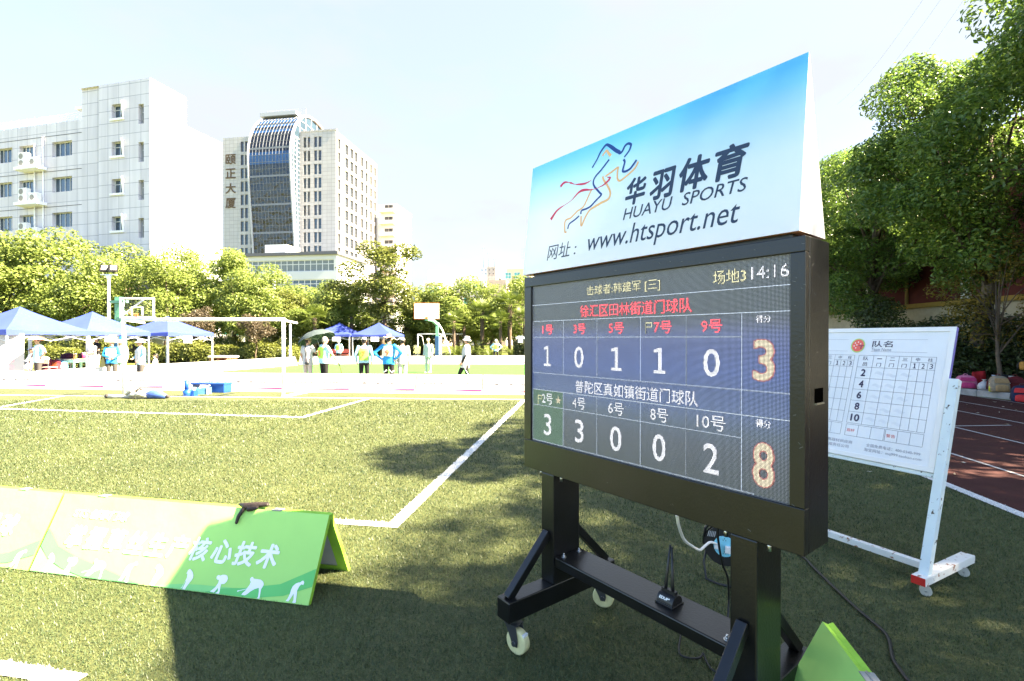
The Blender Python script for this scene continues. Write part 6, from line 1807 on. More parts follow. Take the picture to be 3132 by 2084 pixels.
# school desks, chairs and bags under the second canopy
WOODT = M('pale_wood_top', (.58, .50, .36), .5, var=.1); MINTL = M('mint_desk_leg', (.42, .66, .54), .5)
def desk(label, px, Y, rz):
    p = at(px, 1100, Y); t = thing('school_desk', label, 'desk', (p.x, p.y, 0), R(rz), 'school desks under the canopies')
    mb = MB(); mb.box((-.35, -.22, .70), (.35, .22, .73)); mb.build('desk_top', WOODT, t, bevel=.008)
    mb = MB(); mb.box((-.31, -.19, .58), (.31, .19, .70)); mb.build('tray', MINTL, t)
    for x in (-.30, .30):
        for y in (-.17, .17):
            mb = MB(); mb.bar((x, y, .60), (x * 1.08, y * 1.15, 0), .05, .05); mb.build('leg', MINTL, t)
desk('mint school desk with a cup on top, left of the white canopy leg', 213, 20.6, 5); desk('mint school desk right of the white canopy leg', 257, 20.9, -4)
def chair(label, px, Y, rz, col):
    p = at(px, 1100, Y); t = thing('school_chair', label, 'chair', (p.x, p.y, 0), R(rz), 'school chairs under the canopies')
    mb = MB(); mb.box((-.19, -.18, .42), (.19, .18, .45)); mb.build('seat', col, t, bevel=.01)
    mb = MB(); mb.box((-.19, .17, .58), (.19, .19, .82)); mb.build('backrest', col, t, bevel=.01)
    for x in (-.17, .17):
        mb = MB(); mb.bar((x, .18, 0), (x, .18, .8), .022); mb.build('leg', STEEL, t)
        mb = MB(); mb.bar((x, -.16, 0), (x, -.16, .42), .022); mb.build('leg', STEEL, t)
SEATW = M('pale_ply_seat', (.58, .46, .36), .6); SEATD = M('dark_seat', (.06, .06, .065), .5)
chair('school chair with a pale ply backrest behind the man in the umbrella hat', 150, 19.6, 175, SEATW); chair('dark school chair under the sitting man in grey', 82, 18.7, -70, SEATD); chair('pale school chair behind the left desk', 196, 21.8, 20, SEATW)
def backpack(label, p, w, h, d, col, rz=0.0, pocket=None, strap=None, group=None):
    t = thing('backpack', label, 'backpack', p, rz, group)
    cm = M('pack_cloth', col, .75, .2, var=.2, vscale=18, bump=.35, bscale=14); pm = M('pack_pocket', pocket or tuple(c * .8 for c in col), .75, .2, var=.2, vscale=20); sm = M('pack_strap', strap or (.05, .04, .04), .8)
    mb = MB(); rings = []
    for f, sx, sy in ((0, .82, .8), (.06, 1, 1), (.4, 1.02, 1.02), (.75, .94, .9), (.92, .72, .66), (1, .35, .3)):
        rings.append([Vector((sx * w / 2 * math.copysign(abs(math.cos(a)) ** .42, math.cos(a)), sy * d / 2 * math.copysign(abs(math.sin(a)) ** .42, math.sin(a)) + f * d * .25, f * h)) for a in [2 * math.pi * k / 20 for k in range(20)]])
    mb.loft(rings); mb.build('body', cm, t)
    mb = MB(); rings = []
    for f, s in ((0, .7), (.08, 1), (.8, .95), (1, .5)):
        rings.append([Vector((s * w * .36 * math.copysign(abs(math.cos(a)) ** .5, math.cos(a)), -d * .48 + s * d * .16 * math.copysign(abs(math.sin(a)) ** .5, math.sin(a)) + f * d * .1, h * .05 + f * h * .42)) for a in [2 * math.pi * k / 16 for k in range(16)]])
    mb.loft(rings); mb.build('pocket', pm, t)
    mb = MB(); mb.prism([(-w * .40, h * .58), (w * .40, h * .58), (w * .40, h * .66), (w * .34, h * .86), (-w * .34, h * .86), (-w * .40, h * .66)], lambda a, b, c: Vector((a, -d * .50 + (b - h * .58) * .42 + c, b)), .02); mb.build('flap', pm, t, bevel=.006)
    for x in (-.25, .25):
        mb = MB(); mb.tube([(x * w, d * .62, h * .9), (x * w * 1.6, d * .9, h * .55), (x * w * 1.9, d * .75, h * .12)], .018, 6); mb.build('strap', sm, t)
    mb = MB(); mb.tube([(-.05, d * .3, h * .97), (-.03, d * .3, h * 1.1), (.03, d * .3, h * 1.1), (.05, d * .3, h * .97)], .010, 6); mb.build('top_handle', sm, t)
    return t
GP = 'bags stacked under the left canopies'
def bp(label, px, Y, w, h, d, col, **k):
    p = at(px, 1100, Y); return backpack(label, (p.x, p.y, k.pop('z', 0.0)), w, h, d, col, group=GP, **k)
bp('dark red backpack standing behind the school chair', 168, 20.0, .34, .72, .25, (.16, .02, .03), pocket=(.22, .05, .02)); bp('blue patterned bag beside the dark red backpack', 184, 20.2, .42, .66, .3, (.10, .30, .42), pocket=(.16, .42, .5)); bp('dark purple backpack on the left school desk', 203, 20.7, .34, .24, .3, (.05, .015, .03), z=.731); bp('small dark red backpack behind the man in the umbrella hat', 143, 19.9, .36, .78, .3, (.12, .02, .035)); bp('dark backpack on the right school desk', 254, 21.0, .3, .26, .28, (.04, .02, .03), z=.731)
def cup(label, px, Y, col, z, h=.2):
    p = at(px, 1100, Y); t = thing('cup', label, 'cup', (p.x, p.y, z)); mb = MB(); mb.cyl((0, 0, 0), (0, 0, h), .05, .06, n=16); mb.build('body', M('cup_body', col, .4), t)
    mb = MB(); mb.cyl((0, 0, h), (0, 0, h + .025), .062, n=16); mb.build('lid', OFFWH, t)
cup('orange-brown tumbler on the left school desk', 229, 20.55, (.42, .25, .08), .731); cup('dark pink flask on the right school desk', 256, 20.8, (.30, .03, .12), .731, .24)
p = at(140, 1100, 18.9)
t = thing('grey_cap', 'pale grey cap resting on the heap of bags', 'cap', (p.x, p.y, .78)); mb = MB(); mb.ellipsoid((0, 0, 0), (.11, .13, .11), z0=0.0); mb.build('dome', M('pale_grey_cloth', (.5, .54, .6), .8), t); mb = MB(); mb.ellipsoid((0, -.15, .0), (.08, .09, .012)); mb.build('visor', M('pale_grey_visor', (.45, .48, .55), .8), t)

# fans on stands
def fan(label, px, Y, z, face):
    p = at(px, 1100, Y); t = thing('stand_fan', label, 'fan', (p.x, p.y, 0), R(face), 'black stand fans')
    mb = MB(); mb.tube([Vector((.24 * math.cos(k * math.pi / 12), -.02, z + .24 * math.sin(k * math.pi / 12))) for k in range(25)], .014, 6, cap=False)
    for k in range(24):
        a = k * math.pi / 12; mb.tube([(0.04 * math.cos(a), -.09, z + .04 * math.sin(a)), (.24 * math.cos(a), -.02, z + .24 * math.sin(a))], .004, 4)
        mb.tube([(0.04 * math.cos(a), .07, z + .04 * math.sin(a)), (.24 * math.cos(a), -.02, z + .24 * math.sin(a))], .004, 4)
    mb.build('guard', BLACKP, t)
    mb = MB()
    for k in range(3):
        a = k * 2.094; mb.prism([(.02, -.03), (.2, -.09), (.2, .07), (.02, .03)], lambda u, v, c, a=a: Vector((u * math.cos(a) - v * math.sin(a), -.01 + v * .3 + c, z + u * math.sin(a) + v * math.cos(a))), .006)
    mb.build('blades', BLACKP, t)
    mb = MB(); mb.cyl((0, -.06, z), (0, .16, z), .07, n=14); mb.build('motor', BLACKP, t)
    mb = MB(); mb.cyl((0, .08, 0.03), (0, .08, z), .022, n=10); mb.cyl((0, .08, 0), (0, .08, .04), .22, .2, n=20); mb.build('stand', BLACKP, t)
fan('black stand fan under the third left canopy behind the woman in the bucket hat', 412, 25.5, 1.12, 10); fan('black stand fan between the two far blue canopies', 1074, 36.5, 1.12, -10)
# pallets and benches
p = at(640, 1110, 29.0)
t = thing('pallet_stack', 'stack of white-topped wooden pallets on the lawn behind the left side boards', 'pallets', (p.x, p.y, 0), R(-8))
WOODR = M('weathered_red_wood', (.30, .12, .07), .8, var=.4, vscale=9)
for k in range(3):
    mb = MB()
    for x in (0, .5, 1.0): mb.box((x, 0, k * .15), (x + .12, .9, k * .15 + .10))
    for y in (0, .2, .4, .6, .8): mb.box((-.02, y, k * .15 + .101), (1.16, y + .11, k * .15 + .125))
    mb.build('pallet', WOODR, t)
mb = MB(); mb.box((-.06, -.06, .46), (1.2, 1.0, .56)); mb.build('white_cover', WHITE, t, bevel=.02)
p = at(1024, 1100, 35.2)
t = thing('park_bench', 'dark red bench behind the distant player in the hooded jacket', 'bench', (p.x, p.y, 0), R(-6))
mb = MB(); mb.box((-.9, -.2, .40), (1.0, .2, .45)); mb.build('seat', M('dark_red_slats', (.20, .05, .04), .6), t)
mb = MB(); mb.box((-.9, .2, .55), (1.0, .24, .85)); mb.build('backrest', M('red_slats', (.26, .06, .05), .6), t)
for x in (-.75, .85):
    mb = MB(); mb.box((x - .03, -.18, 0), (x + .03, .22, .40)); mb.build('leg', FRAMED, t)
# T-shirt hung on the bush near the scoreboard edge
p = at(1592, 1038, 34.5)
t = thing('hanging_shirt', 'small pale blue T-shirt hung on a bush beside the scoreboard edge', 'T-shirt', p + Vector((0, 0, -.25)))
mb = MB(); mb.prism([(-.17, 0), (.17, 0), (.17, .30), (.30, .24), (.34, .38), (.12, .50), (0, .47), (-.12, .50), (-.34, .38), (-.30, .24), (-.17, .30)], lambda a, b, c: Vector((a, c, b)), .05); mb.build('cloth', M('pale_blue_cloth', (.55, .64, .78), .8), t)
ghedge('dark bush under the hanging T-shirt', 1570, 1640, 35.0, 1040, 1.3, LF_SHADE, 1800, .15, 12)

# bags on the kerb, right
GK = 'bags along the kerb'
def kp_(px, Y, z=.17): p = at(px, 1100, Y); return (p.x, p.y, z)
backpack('pink bag leaning on the kerb beside the whiteboard post', kp_(2957, 14.35), .46, .38, .28, (.50, .15, .25), R(-25), (.42, .04, .13), (.6, .2, .3), GK)
backpack('sandy beige backpack with dark red straps on the kerb', kp_(3058, 13.35), .40, .44, .26, (.25, .20, .14), R(-20), (.30, .19, .09), (.12, .02, .02), GK)
backpack('dark grey backpack behind the beige backpack', kp_(3078, 13.9, .14), .4, .46, .3, (.02, .02, .022), R(10), None, None, GK)
backpack('dark red backpack right of the grey-white sack', kp_(3108, 13.3, .16), .36, .44, .26, (.10, .012, .015), R(-30), None, (.12, .03, .02), GK)
backpack('navy and red backpack on the track at the right frame edge', kp_(3128, 12.45, 0.006), .42, .42, .3, (.015, .02, .05), R(-40), (.45, .03, .03), None, GK)
backpack('black bag in the shadow behind the pink bag', kp_(2972, 14.9, .14), .5, .42, .3, (.012, .012, .016), R(0), None, None, GK)
backpack('orange bag hung at the right frame edge', kp_(3133, 13.8, .75), .16, .24, .14, (.40, .19, .04), R(0), None, None, GK)
def sack(label, p, r, col, col2):
    t = thing('plastic_bag', label, 'bag', p, 0, GK); g = random.Random(len(label)); mb = MB(); rings = []
    for f, s in ((0, .75), (.1, 1), (.35, 1.05), (.6, .85), (.78, .4), (.84, .16), (.92, .3), (1, .42)):
        rings.append([Vector((s * r * math.cos(a) * (1 + g.uniform(-.12, .12)), s * r * .8 * math.sin(a) * (1 + g.uniform(-.12, .12)), f * r * 1.9)) for a in [2 * math.pi * k / 16 for k in range(16)]])
    mb.loft(rings); mb.build('bag', M('thin_plastic', col, .35, .5, var=.15, vscale=20, trans=.2), t)
    mb = MB(); mb.ellipsoid((r * .3, -r * .72, r * .7), (r * .35, r * .12, r * .3)); mb.build('print', M('bag_print', col2, .4), t)
sack('white plastic bag with red print on the kerb', kp_(3011, 13.85), .16, (.52, .49, .49), (.6, .10, .14)); sack('grey-white tied sack between the beige and dark red backpacks', kp_(3093, 13.4, .30), .16, (.48, .54, .58), (.12, .40, .42)); sack('blue and white carrier bag behind the beige backpack', kp_(3043, 14.1, .2), .2, (.35, .42, .55), (.05, .12, .35))
t = thing('drink_bottle', 'yellow drink bottle standing before the white plastic bag', 'bottle', kp_(3029, 13.45)); mb = MB(); mb.tube([(0, 0, 0), (0, 0, .12), (0, 0, .17), (0, 0, .20)], [.034, .034, .016, .014], 14); mb.build('body', M('yellow_drink', (.55, .50, .03), .2, .6), t); mb = MB(); mb.cyl((0, 0, .2), (0, 0, .225), .017, n=12); mb.build('cap', OFFWH, t)
t = thing('red_cloth', 'red cloth draped over the bags behind the pink bag', 'cloth', kp_(2990, 14.5, .14)); mb = MB()
vs = [(x * .1 - .18, .04 * math.sin(x * 1.9 + y), .02 + y * .1 + .02 * math.sin(x + y * 2)) for y in range(6) for x in range(5)]
mb.add(vs, [(y*5+x, y*5+x+1, y*5+x+6, y*5+x+5) for y in range(5) for x in range(4)], 0, True); o = mb.build('drape', M('red_cloth_weave', (.40, .015, .02), .7), t, fix=False)
md = o.modifiers.new('s', 'SOLIDIFY'); md.thickness = .012
LEAFD = M('dry_leaf', (.42, .33, .20), .8, var=.3); LEAFB = M('pale_dry_leaf', (.55, .52, .42), .8)
for i, (px, py) in enumerate(((3068, 1246), (3094, 1238), (3042, 1231), (3108, 1255), (3056, 1263), (2957, 1239), (2947, 1418), (2920, 1454), (2658, 1446), (3080, 1300), (2990, 1265))):
    p = gnd(px, py); g = random.Random(i); s = g.uniform(.025, .045)
    mb = MB(); mb.add([(-s, 0, .012), (-s * .3, s * .4, .018), (s * .5, s * .35, .014), (s, 0, .024), (s * .5, -s * .35, .012), (-s * .3, -s * .4, .02), (0, 0, .008)], [(0, 6, 1), (1, 6, 2), (2, 6, 3), (3, 6, 4), (4, 6, 5), (5, 6, 0)])
    o = mb.build('fallen_leaf', LEAFD if i % 2 else LEAFB, fix=False); o.location = p; o.rotation_euler = (0, 0, g.uniform(0, 6))
    tag(o, 'small dry pale leaf lying on the ground', 'leaf', 'fallen leaves on the track and the turf')
for i, (a, b, lab) in enumerate((((2850, -40, 30), (2560, 320, 62), 'leftmost of three thin wires in the sky at the top right'), ((2905, -40, 30), (2600, 330, 62), 'middle of three thin wires in the sky at the top right'), ((2975, -40, 30), (2680, 330, 62), 'rightmost of three thin wires in the sky at the top right'))):
    A_, B_ = at(*a), at(*b); pts = [A_.lerp(B_, k / 10) - Vector((0, 0, .8 * math.sin(math.pi * k / 10))) for k in range(11)]
    mb = MB(); mb.tube(pts, .010, 5); tag(mb.build('overhead_wire', M('grey_wire', (.28, .30, .32), .6)), lab, 'wire', 'overhead wires')
# ------------------------------------------------------------------ people
SKIN = M('skin', (.42, .25, .17), .55, .35, var=.06); HAIRK = M('black_hair', (.012, .010, .009), .5, .4); HAIRG = M('grey_hair', (.30, .27, .25), .6); SHOE = M('dark_shoe', (.03, .03, .03), .5)
SHOEW = M('pale_shoe', (.6, .6, .6), .5); EYE_ = M('dark_eye', (.01, .008, .008), .3); LIP = M('lip', (.30, .11, .09), .5)
CL = {}
def cloth(name, col, var=.1):
    if name not in CL: CL[name] = M('cloth_' + name, col, .8, .15, var=var, vscale=7, bump=.25, bscale=11)
    return CL[name]
def rotx(p, piv, a):
    y, z = p.y - piv.y, p.z - piv.z
    return Vector((p.x, piv.y + y * math.cos(a) - z * math.sin(a), piv.z + y * math.sin(a) + z * math.cos(a)))
def roty(p, piv, a):
    x, z = p.x - piv.x, p.z - piv.z
    return Vector((piv.x + x * math.cos(a) + z * math.sin(a), p.y, piv.z - x * math.sin(a) + z * math.cos(a)))
def person(label, x, y, face, H=1.65, shirt='white', pants='black', shoe=None, hair='k', lean=0.0, side=0.0, head_turn=0.0, head_down=0.0,
           elbow=None, wrist=None, knees=None, ankles=None, sleeve='short', skirt=False, shorts=False, hem=.80, wide=1.0, sit=None, arm_mats=None, z=0.0):
    """a standing figure 1.70 m tall before scaling, facing -y; joints may be overridden per side (L = -x)"""
    t = thing('person', label, 'person', (x, y, z), face, 'people at the court'); s = H / 1.70; t.scale = (s, s, s)
    V = Vector; pel = V((0, 0, .92))
    J = dict(hL=V((-.09, 0, .90)), hR=V((.09, 0, .90)), kL=V((-.10, -.015, .49)), kR=V((.10, -.015, .49)), aL=V((-.105, .02, .085)), aR=V((.105, .02, .085)),
             sL=V((-.185, .01, 1.385)), sR=V((.185, .01, 1.385)), eL=V((-.235, .03, 1.11)), eR=V((.235, .03, 1.11)), wL=V((-.235, -.05, .87)), wR=V((.235, -.05, .87)), nk=V((0, .01, 1.44)), hd=V((0, -.015, 1.585)))
    for d, ks in ((knees, 'k'), (ankles, 'a'), (elbow, 'e'), (wrist, 'w')):
        if d:
            for k, v in d.items(): J[ks + k] = V(v)
    up = ('sL', 'sR', 'eL', 'eR', 'wL', 'wR', 'nk', 'hd')
    bend = lambda p: roty(rotx(p, pel, lean), pel, side)
    for k in up: J[k] = bend(J[k])
    sh, pa, sk = cloth(*shirt), cloth(*pants), SKIN
    mats = [sk, sh, pa, shoe or SHOE] + (arm_mats or [])
    mb = MB()
    def ring(cz, rx_, ry_, cy=0.0, bnd=True, dx=0.0):
        out = []
        for k in range(18):
            a = 2 * math.pi * k / 18; p = V((dx + rx_ * math.copysign(abs(math.cos(a)) ** .85, math.cos(a)), cy + ry_ * math.sin(a), cz)); out.append(bend(p) if bnd else p)
        return out
    w = wide
    mb.loft([ring(hem, .175 * w, .130 * w, 0, True), ring(.95, .165 * w, .125 * w), ring(1.08, .155 * w, .118 * w), ring(1.25, .172 * w, .122 * w), ring(1.36, .165 * w, .105), ring(1.415, .10, .075), ring(1.445, .055, .055)], 1)
    mb.loft([ring(.80, .155 * w, .115 * w, 0, False), ring(.90, .158 * w, .118 * w, 0, False), ring(.98, .145 * w, .108 * w, 0, False)], 2)
    mb.capsule(J['nk'] - V((0, 0, .03)), .056, J['hd'] - V((0, -.01, .05)), .052, 12, 0)
    ht = Matrix.Translation(J['hd']) @ Matrix.Rotation(head_turn, 4, 'Z') @ Matrix.Rotation(-head_down, 4, 'X')
    mb.ellipsoid((0, 0, .015), (.074, .094, .105), 16, 11, 0, ht); mb.ellipsoid((0, -.035, -.055), (.052, .055, .058), 12, 8, 0, ht)
    for q in 'LR':
        if skirt:
            pass
        lm = 0 if shorts else 2
        mb.capsule(J['h' + q], .088 * w, J['k' + q], .068, 12, 2)
        mb.capsule(J['k' + q], .066 if not shorts else .056, J['a' + q], .054 if not shorts else .042, 12, lm)
        f = (J['a' + q] - V((0, 0, .045)))
        mb.capsule(f + V((0, .03, 0)), .042, f + V((0, -.15, -.005)), .036, 10, 3)
        am = 4 if (arm_mats and q in arm_mats_side) else 1
        mb.capsule(J['s' + q], .062, J['e' + q].lerp(J['s' + q], .35 if sleeve == 'short' else 0), .055 if sleeve == 'short' else .048, 12, 1)
        if sleeve == 'short':
            mb.capsule(J['s' + q].lerp(J['e' + q], .5), .044, J['e' + q], .038, 10, 0); mb.capsule(J['e' + q], .038, J['w' + q], .028, 10, 0)
        else:
            mb.capsule(J['e' + q], .046, J['w' + q], .036, 10, am)
        hd = (J['w' + q] - J['e' + q]).normalized(); mb.capsule(J['w' + q], .026, J['w' + q] + hd * .075, .030, 10, 0)
    if skirt: mb.loft([ring(.35, .21, .19, 0, False), ring(.65, .19, .16, 0, False), ring(.95, .15, .11, 0, False)], 2)
    src = mb.mesh('body', mats)
    bm = bmesh.new(); bm.from_mesh(src); bmesh.ops.recalc_face_normals(bm, faces=bm.faces); bmesh.ops.triangulate(bm, faces=bm.faces); bm.to_mesh(src)
    tree_ = BVHTree.FromBMesh(bm); bm.faces.ensure_lookup_table(); fm = [f.material_index for f in bm.faces]; bm.free()
    tmp = bpy.data.objects.new('tmp', src); COL.objects.link(tmp)
    md = tmp.modifiers.new('r', 'REMESH'); md.mode = 'VOXEL'; md.voxel_size = .017
    m2 = tmp.modifiers.new('s', 'SMOOTH'); m2.factor = .5; m2.iterations = 3
    dg = bpy.context.evaluated_depsgraph_get(); me = bpy.data.meshes.new_from_object(tmp.evaluated_get(dg)); bpy.data.objects.remove(tmp)
    me.name = 'body'; me.materials.clear()
    for m_ in mats + [EYE_, LIP]: me.materials.append(m_)
    idx = []
    for f in me.polygons:
        hit = tree_.find_nearest(f.center); idx.append(fm[hit[2]] if hit[2] is not None else 1)
    # fingers, nose, ears, eyes and mouth grow out of the same mesh
    ex = MB()
    for q in 'LR':
        e, w_ = J['e' + q], J['w' + q]; d = (w_ - e).normalized(); inn = V((1 if q == 'L' else -1, 0, 0)); sd = (V((0, -1, 0)) - d * d.dot(V((0, -1, 0)))).normalized()
        pn = d.cross(sd).normalized(); pn = pn if pn.dot(inn) > 0 else -pn
        for i, (o, l) in enumerate(((-.022, .055), (-.008, .066), (.007, .070), (.021, .062))):
            b0 = w_ + d * .085 + sd * o; b1 = b0 + d * l * .55 + pn * .008; b2 = b1 + d * l * .35 + pn * .022
            ex.capsule(b0, .0095, b1, .0085, 6); ex.capsule(b1, .0085, b2, .007, 6)
        b0 = w_ + d * .03 + sd * .028; b1 = b0 + d * .035 + sd * .022; ex.capsule(b0, .012, b1, .010, 6); ex.capsule(b1, .010, b1 + d * .03 + pn * .008, .008, 6)
    base_i = len(ex.f)
    ex.ellipsoid((0, -.102, -.005), (.013, .020, .022), 8, 6, 0, ht)
    for sx in (-1, 1):
        ex.ellipsoid((sx * .076, .010, .0), (.012, .022, .032), 8, 6, 0, ht)
        ex.ellipsoid((sx * .030, -.086, .022), (.013, .010, .007), 8, 5, len(mats), ht)
    ex.ellipsoid((0, -.090, -.048), (.022, .010, .006), 8, 5, len(mats) + 1, ht)
    em = ex.mesh('x', mats + [EYE_, LIP])
    bm = bmesh.new(); bm.from_mesh(me)
    for f, i in zip(bm.faces, idx): f.material_index = i; f.smooth = True
    bm.from_mesh(em); bm.to_mesh(me); bm.free(); bpy.data.meshes.remove(em); bpy.data.meshes.remove(src)
    link('body', me, t)
    if hair:
        hb_ = MB(); hb_.ellipsoid((0, .012, .028), (.080, .096, .102), 16, 8, 0, ht, z0=-.15 if hair != 'long' else -.3); hb_.ellipsoid((0, .035, -.01), (.076, .068, .075), 14, 8, 0, ht)
        if hair == 'long': hb_.ellipsoid((0, .05, -.06), (.075, .06, .10), 14, 8, 0, ht)
        hb_.build('hair', HAIRG if hair == 'g' else HAIRK, t)
    return t, ht, J, bend
arm_mats_side = ''
def cap(t, ht, col, visor=True):
    mb = MB(); mb.ellipsoid((0, .005, .055), (.087, .104, .075), 18, 6, 0, ht, z0=0.0)
    if visor:
        rings = [[ht @ Vector((.075 * math.cos(a), -.075 - r * math.sin(a), .058 - .012 * r / .09 - .018 * abs(math.cos(a)))) for a in [math.pi * k / 10 for k in range(11)]] for r in (0, .09)]
        n = 11; mb.add(rings[0] + rings[1], [(i, i + 1, n + i + 1, n + i) for i in range(n - 1)], 0)
    mb.build('cap', col, t, fix=False)
def brim_hat(t, ht, col, r=.155, droop=.035, name='hat', curl=0.0, crown=.085):
    mb = MB(); rings = []
    for f in range(5):
        rr = .088 + (r - .088) * f / 4
        rings.append([ht @ Vector((rr * .95 * math.cos(a), .0 + rr * 1.08 * math.sin(a), .062 - droop * f / 4 + curl * (f / 4) ** 2 * abs(math.cos(a)))) for a in [2 * math.pi * k / 24 for k in range(24)]])
    top = [[ht @ Vector((q * .086 * math.cos(a), q * .100 * math.sin(a), .062 + h)) for a in [2 * math.pi * k / 24 for k in range(24)]] for q, h in ((.3, crown), (.75, crown * .95), (.95, crown * .6), (1.02, 0))]
    mb.loft(top + rings, 0, True, False); mb.add(top[0], [tuple(range(24))], 0); mb.build(name, col, t, fix=False)
def bib(t, bend, col, num=None, ncol=None, y0=.155, back=True, wide=1.0, zz=(1.0, 1.37)):
    """sleeveless numbered bib: curved sheets on the front and the back"""
    mb = MB()
    for sg in (-1, 1):
        rows = []
        for z_ in np.linspace(zz[0], zz[1], 6):
            sx = .150 * wide if z_ < 1.3 else .12 * wide
            rows.append([bend(Vector((a * sx, sg * (.142 * wide - .030 * a * a - (.02 if z_ > 1.3 else 0) - (.012 if z_ > 1.35 else 0)), float(z_)))) for a in np.linspace(-1, 1, 9)])
        vs = [p for r_ in rows for p in r_]; mb.add(vs, [(j*9+i, j*9+i+1, (j+1)*9+i+1, (j+1)*9+i) for j in range(5) for i in range(8)], 0, True)
    for sx in (-.085, .085):
        mb.bar(bend(Vector((sx, -.118, 1.36))), bend(Vector((sx, .118, 1.36))), .06, .012)
    o = mb.build('bib', col, t, fix=False)
    if num:
        tx = MB()
        for sg in ((1, -1) if back else (-1,)):
            tx.text(num, lambda a, b, c, sg=sg: bend(Vector((-a * 1.0 if sg > 0 else a, sg * (.146 * wide - .030 * (a / .15) ** 2 + c), b))), (-.06, 1.07, .06, 1.25), .004, 0, .03)
        tx.build('number', ncol, o, fix=False)
    return o
YG = cloth('yellow_green_bib', (.40, .62, .10)); WB_ = cloth('white_yellow_bib', (.66, .66, .50)); ORN = M('orange_red_number', (.75, .13, .03), .6)
WHT = ('white_cotton', (.42, .43, .44)); LBL = ('pale_cyan', (.36, .60, .70)); BLK_ = ('black_cloth', (.018, .018, .018)); GRT = ('dark_grey_trouser', (.060, .055, .052)); BGE = ('beige_trouser', (.40, .35, .32)); BRB = ('bright_blue', (.03, .26, .58))
WCAP = cloth('white_cap', (.5, .5, .49)); WST = cloth('straw', (.66, .44, .34)); BGC = cloth('beige_cap', (.40, .38, .27)); GRY = ('pale_grey_cloth', (.42, .44, .48)); WTR = ('white_trouser', (.42, .42, .42))
def pos(px, Y): p = at(px, 1038, Y); return p.x, p.y
AWAY = math.pi
# man with the grey umbrella, seen from behind
x, y = pos(941, 15.85)
t, ht, J, bd_ = person('person in a beige cap and white shirt seen from behind, holding up a grey umbrella', x, y, AWAY - R(18), 1.63, WHT, BGE, head_turn=R(-25), elbow={'L': (-.24, -.13, 1.17)}, wrist={'L': (-.20, -.33, 1.30)}, sleeve='short', hem=.78, wide=1.08)
cap(t, ht, BGC)
Mw = Matrix.Translation((x, y, 0)) @ Matrix.Rotation(AWAY - R(18), 4, 'Z') @ Matrix.Scale(1.63 / 1.7, 4)
hand = Mw @ (J['wL'] + (J['wL'] - J['eL']).normalized() * .09)
UM = thing('umbrella', 'grey-green umbrella held up by the man in the beige cap', 'umbrella', hand)
UMC = cloth('grey_green_umbrella', (.050, .068, .072), .15); UMD = M('umbrella_dark_lining', (.03, .04, .05), .7)
ax = Vector((-.35, .1, .93)).normalized(); top = ax * .60 + Vector((-.02, 0, 0)); u_ = ax.cross(Vector((0, 1, 0))).normalized(); v_ = ax.cross(u_)
mb = MB(); rings = []
for f in range(7):
    q = f / 6; rr = .62 * math.sin(q * 1.15) / math.sin(1.15); zz_ = -.30 * q ** 1.9
    rings.append([top + u_ * (rr * math.cos(2*math.pi*k/32) * (1 - .05 * q * (1 - abs(math.cos(4 * 2*math.pi*k/32))))) + v_ * (rr * math.sin(2*math.pi*k/32) * (1 - .05 * q * (1 - abs(math.cos(4*2*math.pi*k/32))))) + ax * (zz_ + .03 * q * (1 - abs(math.cos(4 * 2*math.pi*k/32)))) for k in range(32)])
mb.loft(rings, 0, False, False); mb.build('canopy', UMC, UM, fix=False)
mb = MB()
for k in range(8):
    P_k = [r_[k * 4] - ax * .008 for r_ in rings[1:]]; mb.tube(P_k, .004, 5); mb.tube([rings[3][k * 4] - ax * .008, ax * .30], .003, 4)
mb.build('ribs', STEEL, UM)
mb = MB(); mb.tube([ax * -.12, top + ax * .05], .006, 8); mb.build('shaft', STEEL, UM)
mb = MB(); mb.tube([ax * -.14, ax * .02], .014, 10); mb.build('handle', BLACKP, UM)
SBG = thing('shoulder_bag', 'small grey and black shoulder bag hanging on the back of the man with the umbrella', 'bag', (x, y, 0), AWAY - R(18)); s_ = 1.63 / 1.7; SBG.scale = (s_,) * 3
mb = MB(); mb.ellipsoid((-.10, .16, .93), (.085, .035, .14), 16, 10); mb.build('pouch', cloth('grey_pink_bag', (.30, .25, .24)), SBG)
mb = MB(); mb.ellipsoid((-.10, .165, .84), (.078, .036, .06), 16, 8); mb.build('dark_base', BLACKP, SBG)
mb = MB(); mb.tube([(-.08, .165, 1.05), (-.04, .15, 1.2), (.0, .135, 1.34), (.03, .06, 1.44), (.02, -.06, 1.41), (-.05, -.14, 1.25), (-.14, -.12, 1.05), (-.15, .1, .98)], .016, 6); mb.build('strap', BLACKP, SBG)
# player 5
def mallet(label, a, b, col=None, head=True):
    a, b = Vector(a), Vector(b); t = thing('mallet', label, 'mallet', b)
    mb = MB(); mb.tube([a - b, Vector((0, 0, .03))], .012, 8); mb.build('shaft', col or M('red_mallet_shaft', (.45, .06, .03), .4), t)
    mb = MB(); mb.tube([a - b, (a - b) * .78], .017, 8); mb.build('grip', BLACKP, t)
    mb = MB(); mb.cyl((-.11, 0, .035), (.11, 0, .035), .032, n=14); mb.build('head', OFFWH, t)
x, y = pos(991, 15.75)
f5 = AWAY - R(40)
t, ht, J, bd_ = person('person with short grey hair in a bib numbered 5 leaning on a red mallet', x, y, f5, 1.66, LBL, BLK_, hair='g', side=R(-4), head_turn=R(-15), elbow={'L': (-.30, -.12, 1.13)}, wrist={'L': (-.36, -.26, .93)}, wide=1.18, hem=.84)
bib(t, bd_, YG, '5', ORN, wide=1.2)
Mw = Matrix.Translation((x, y, 0)) @ Matrix.Rotation(f5, 4, 'Z') @ Matrix.Scale(1.66 / 1.7, 4); hh = Mw @ (J['wL'] + (J['wL'] - J['eL']).normalized() * .08)
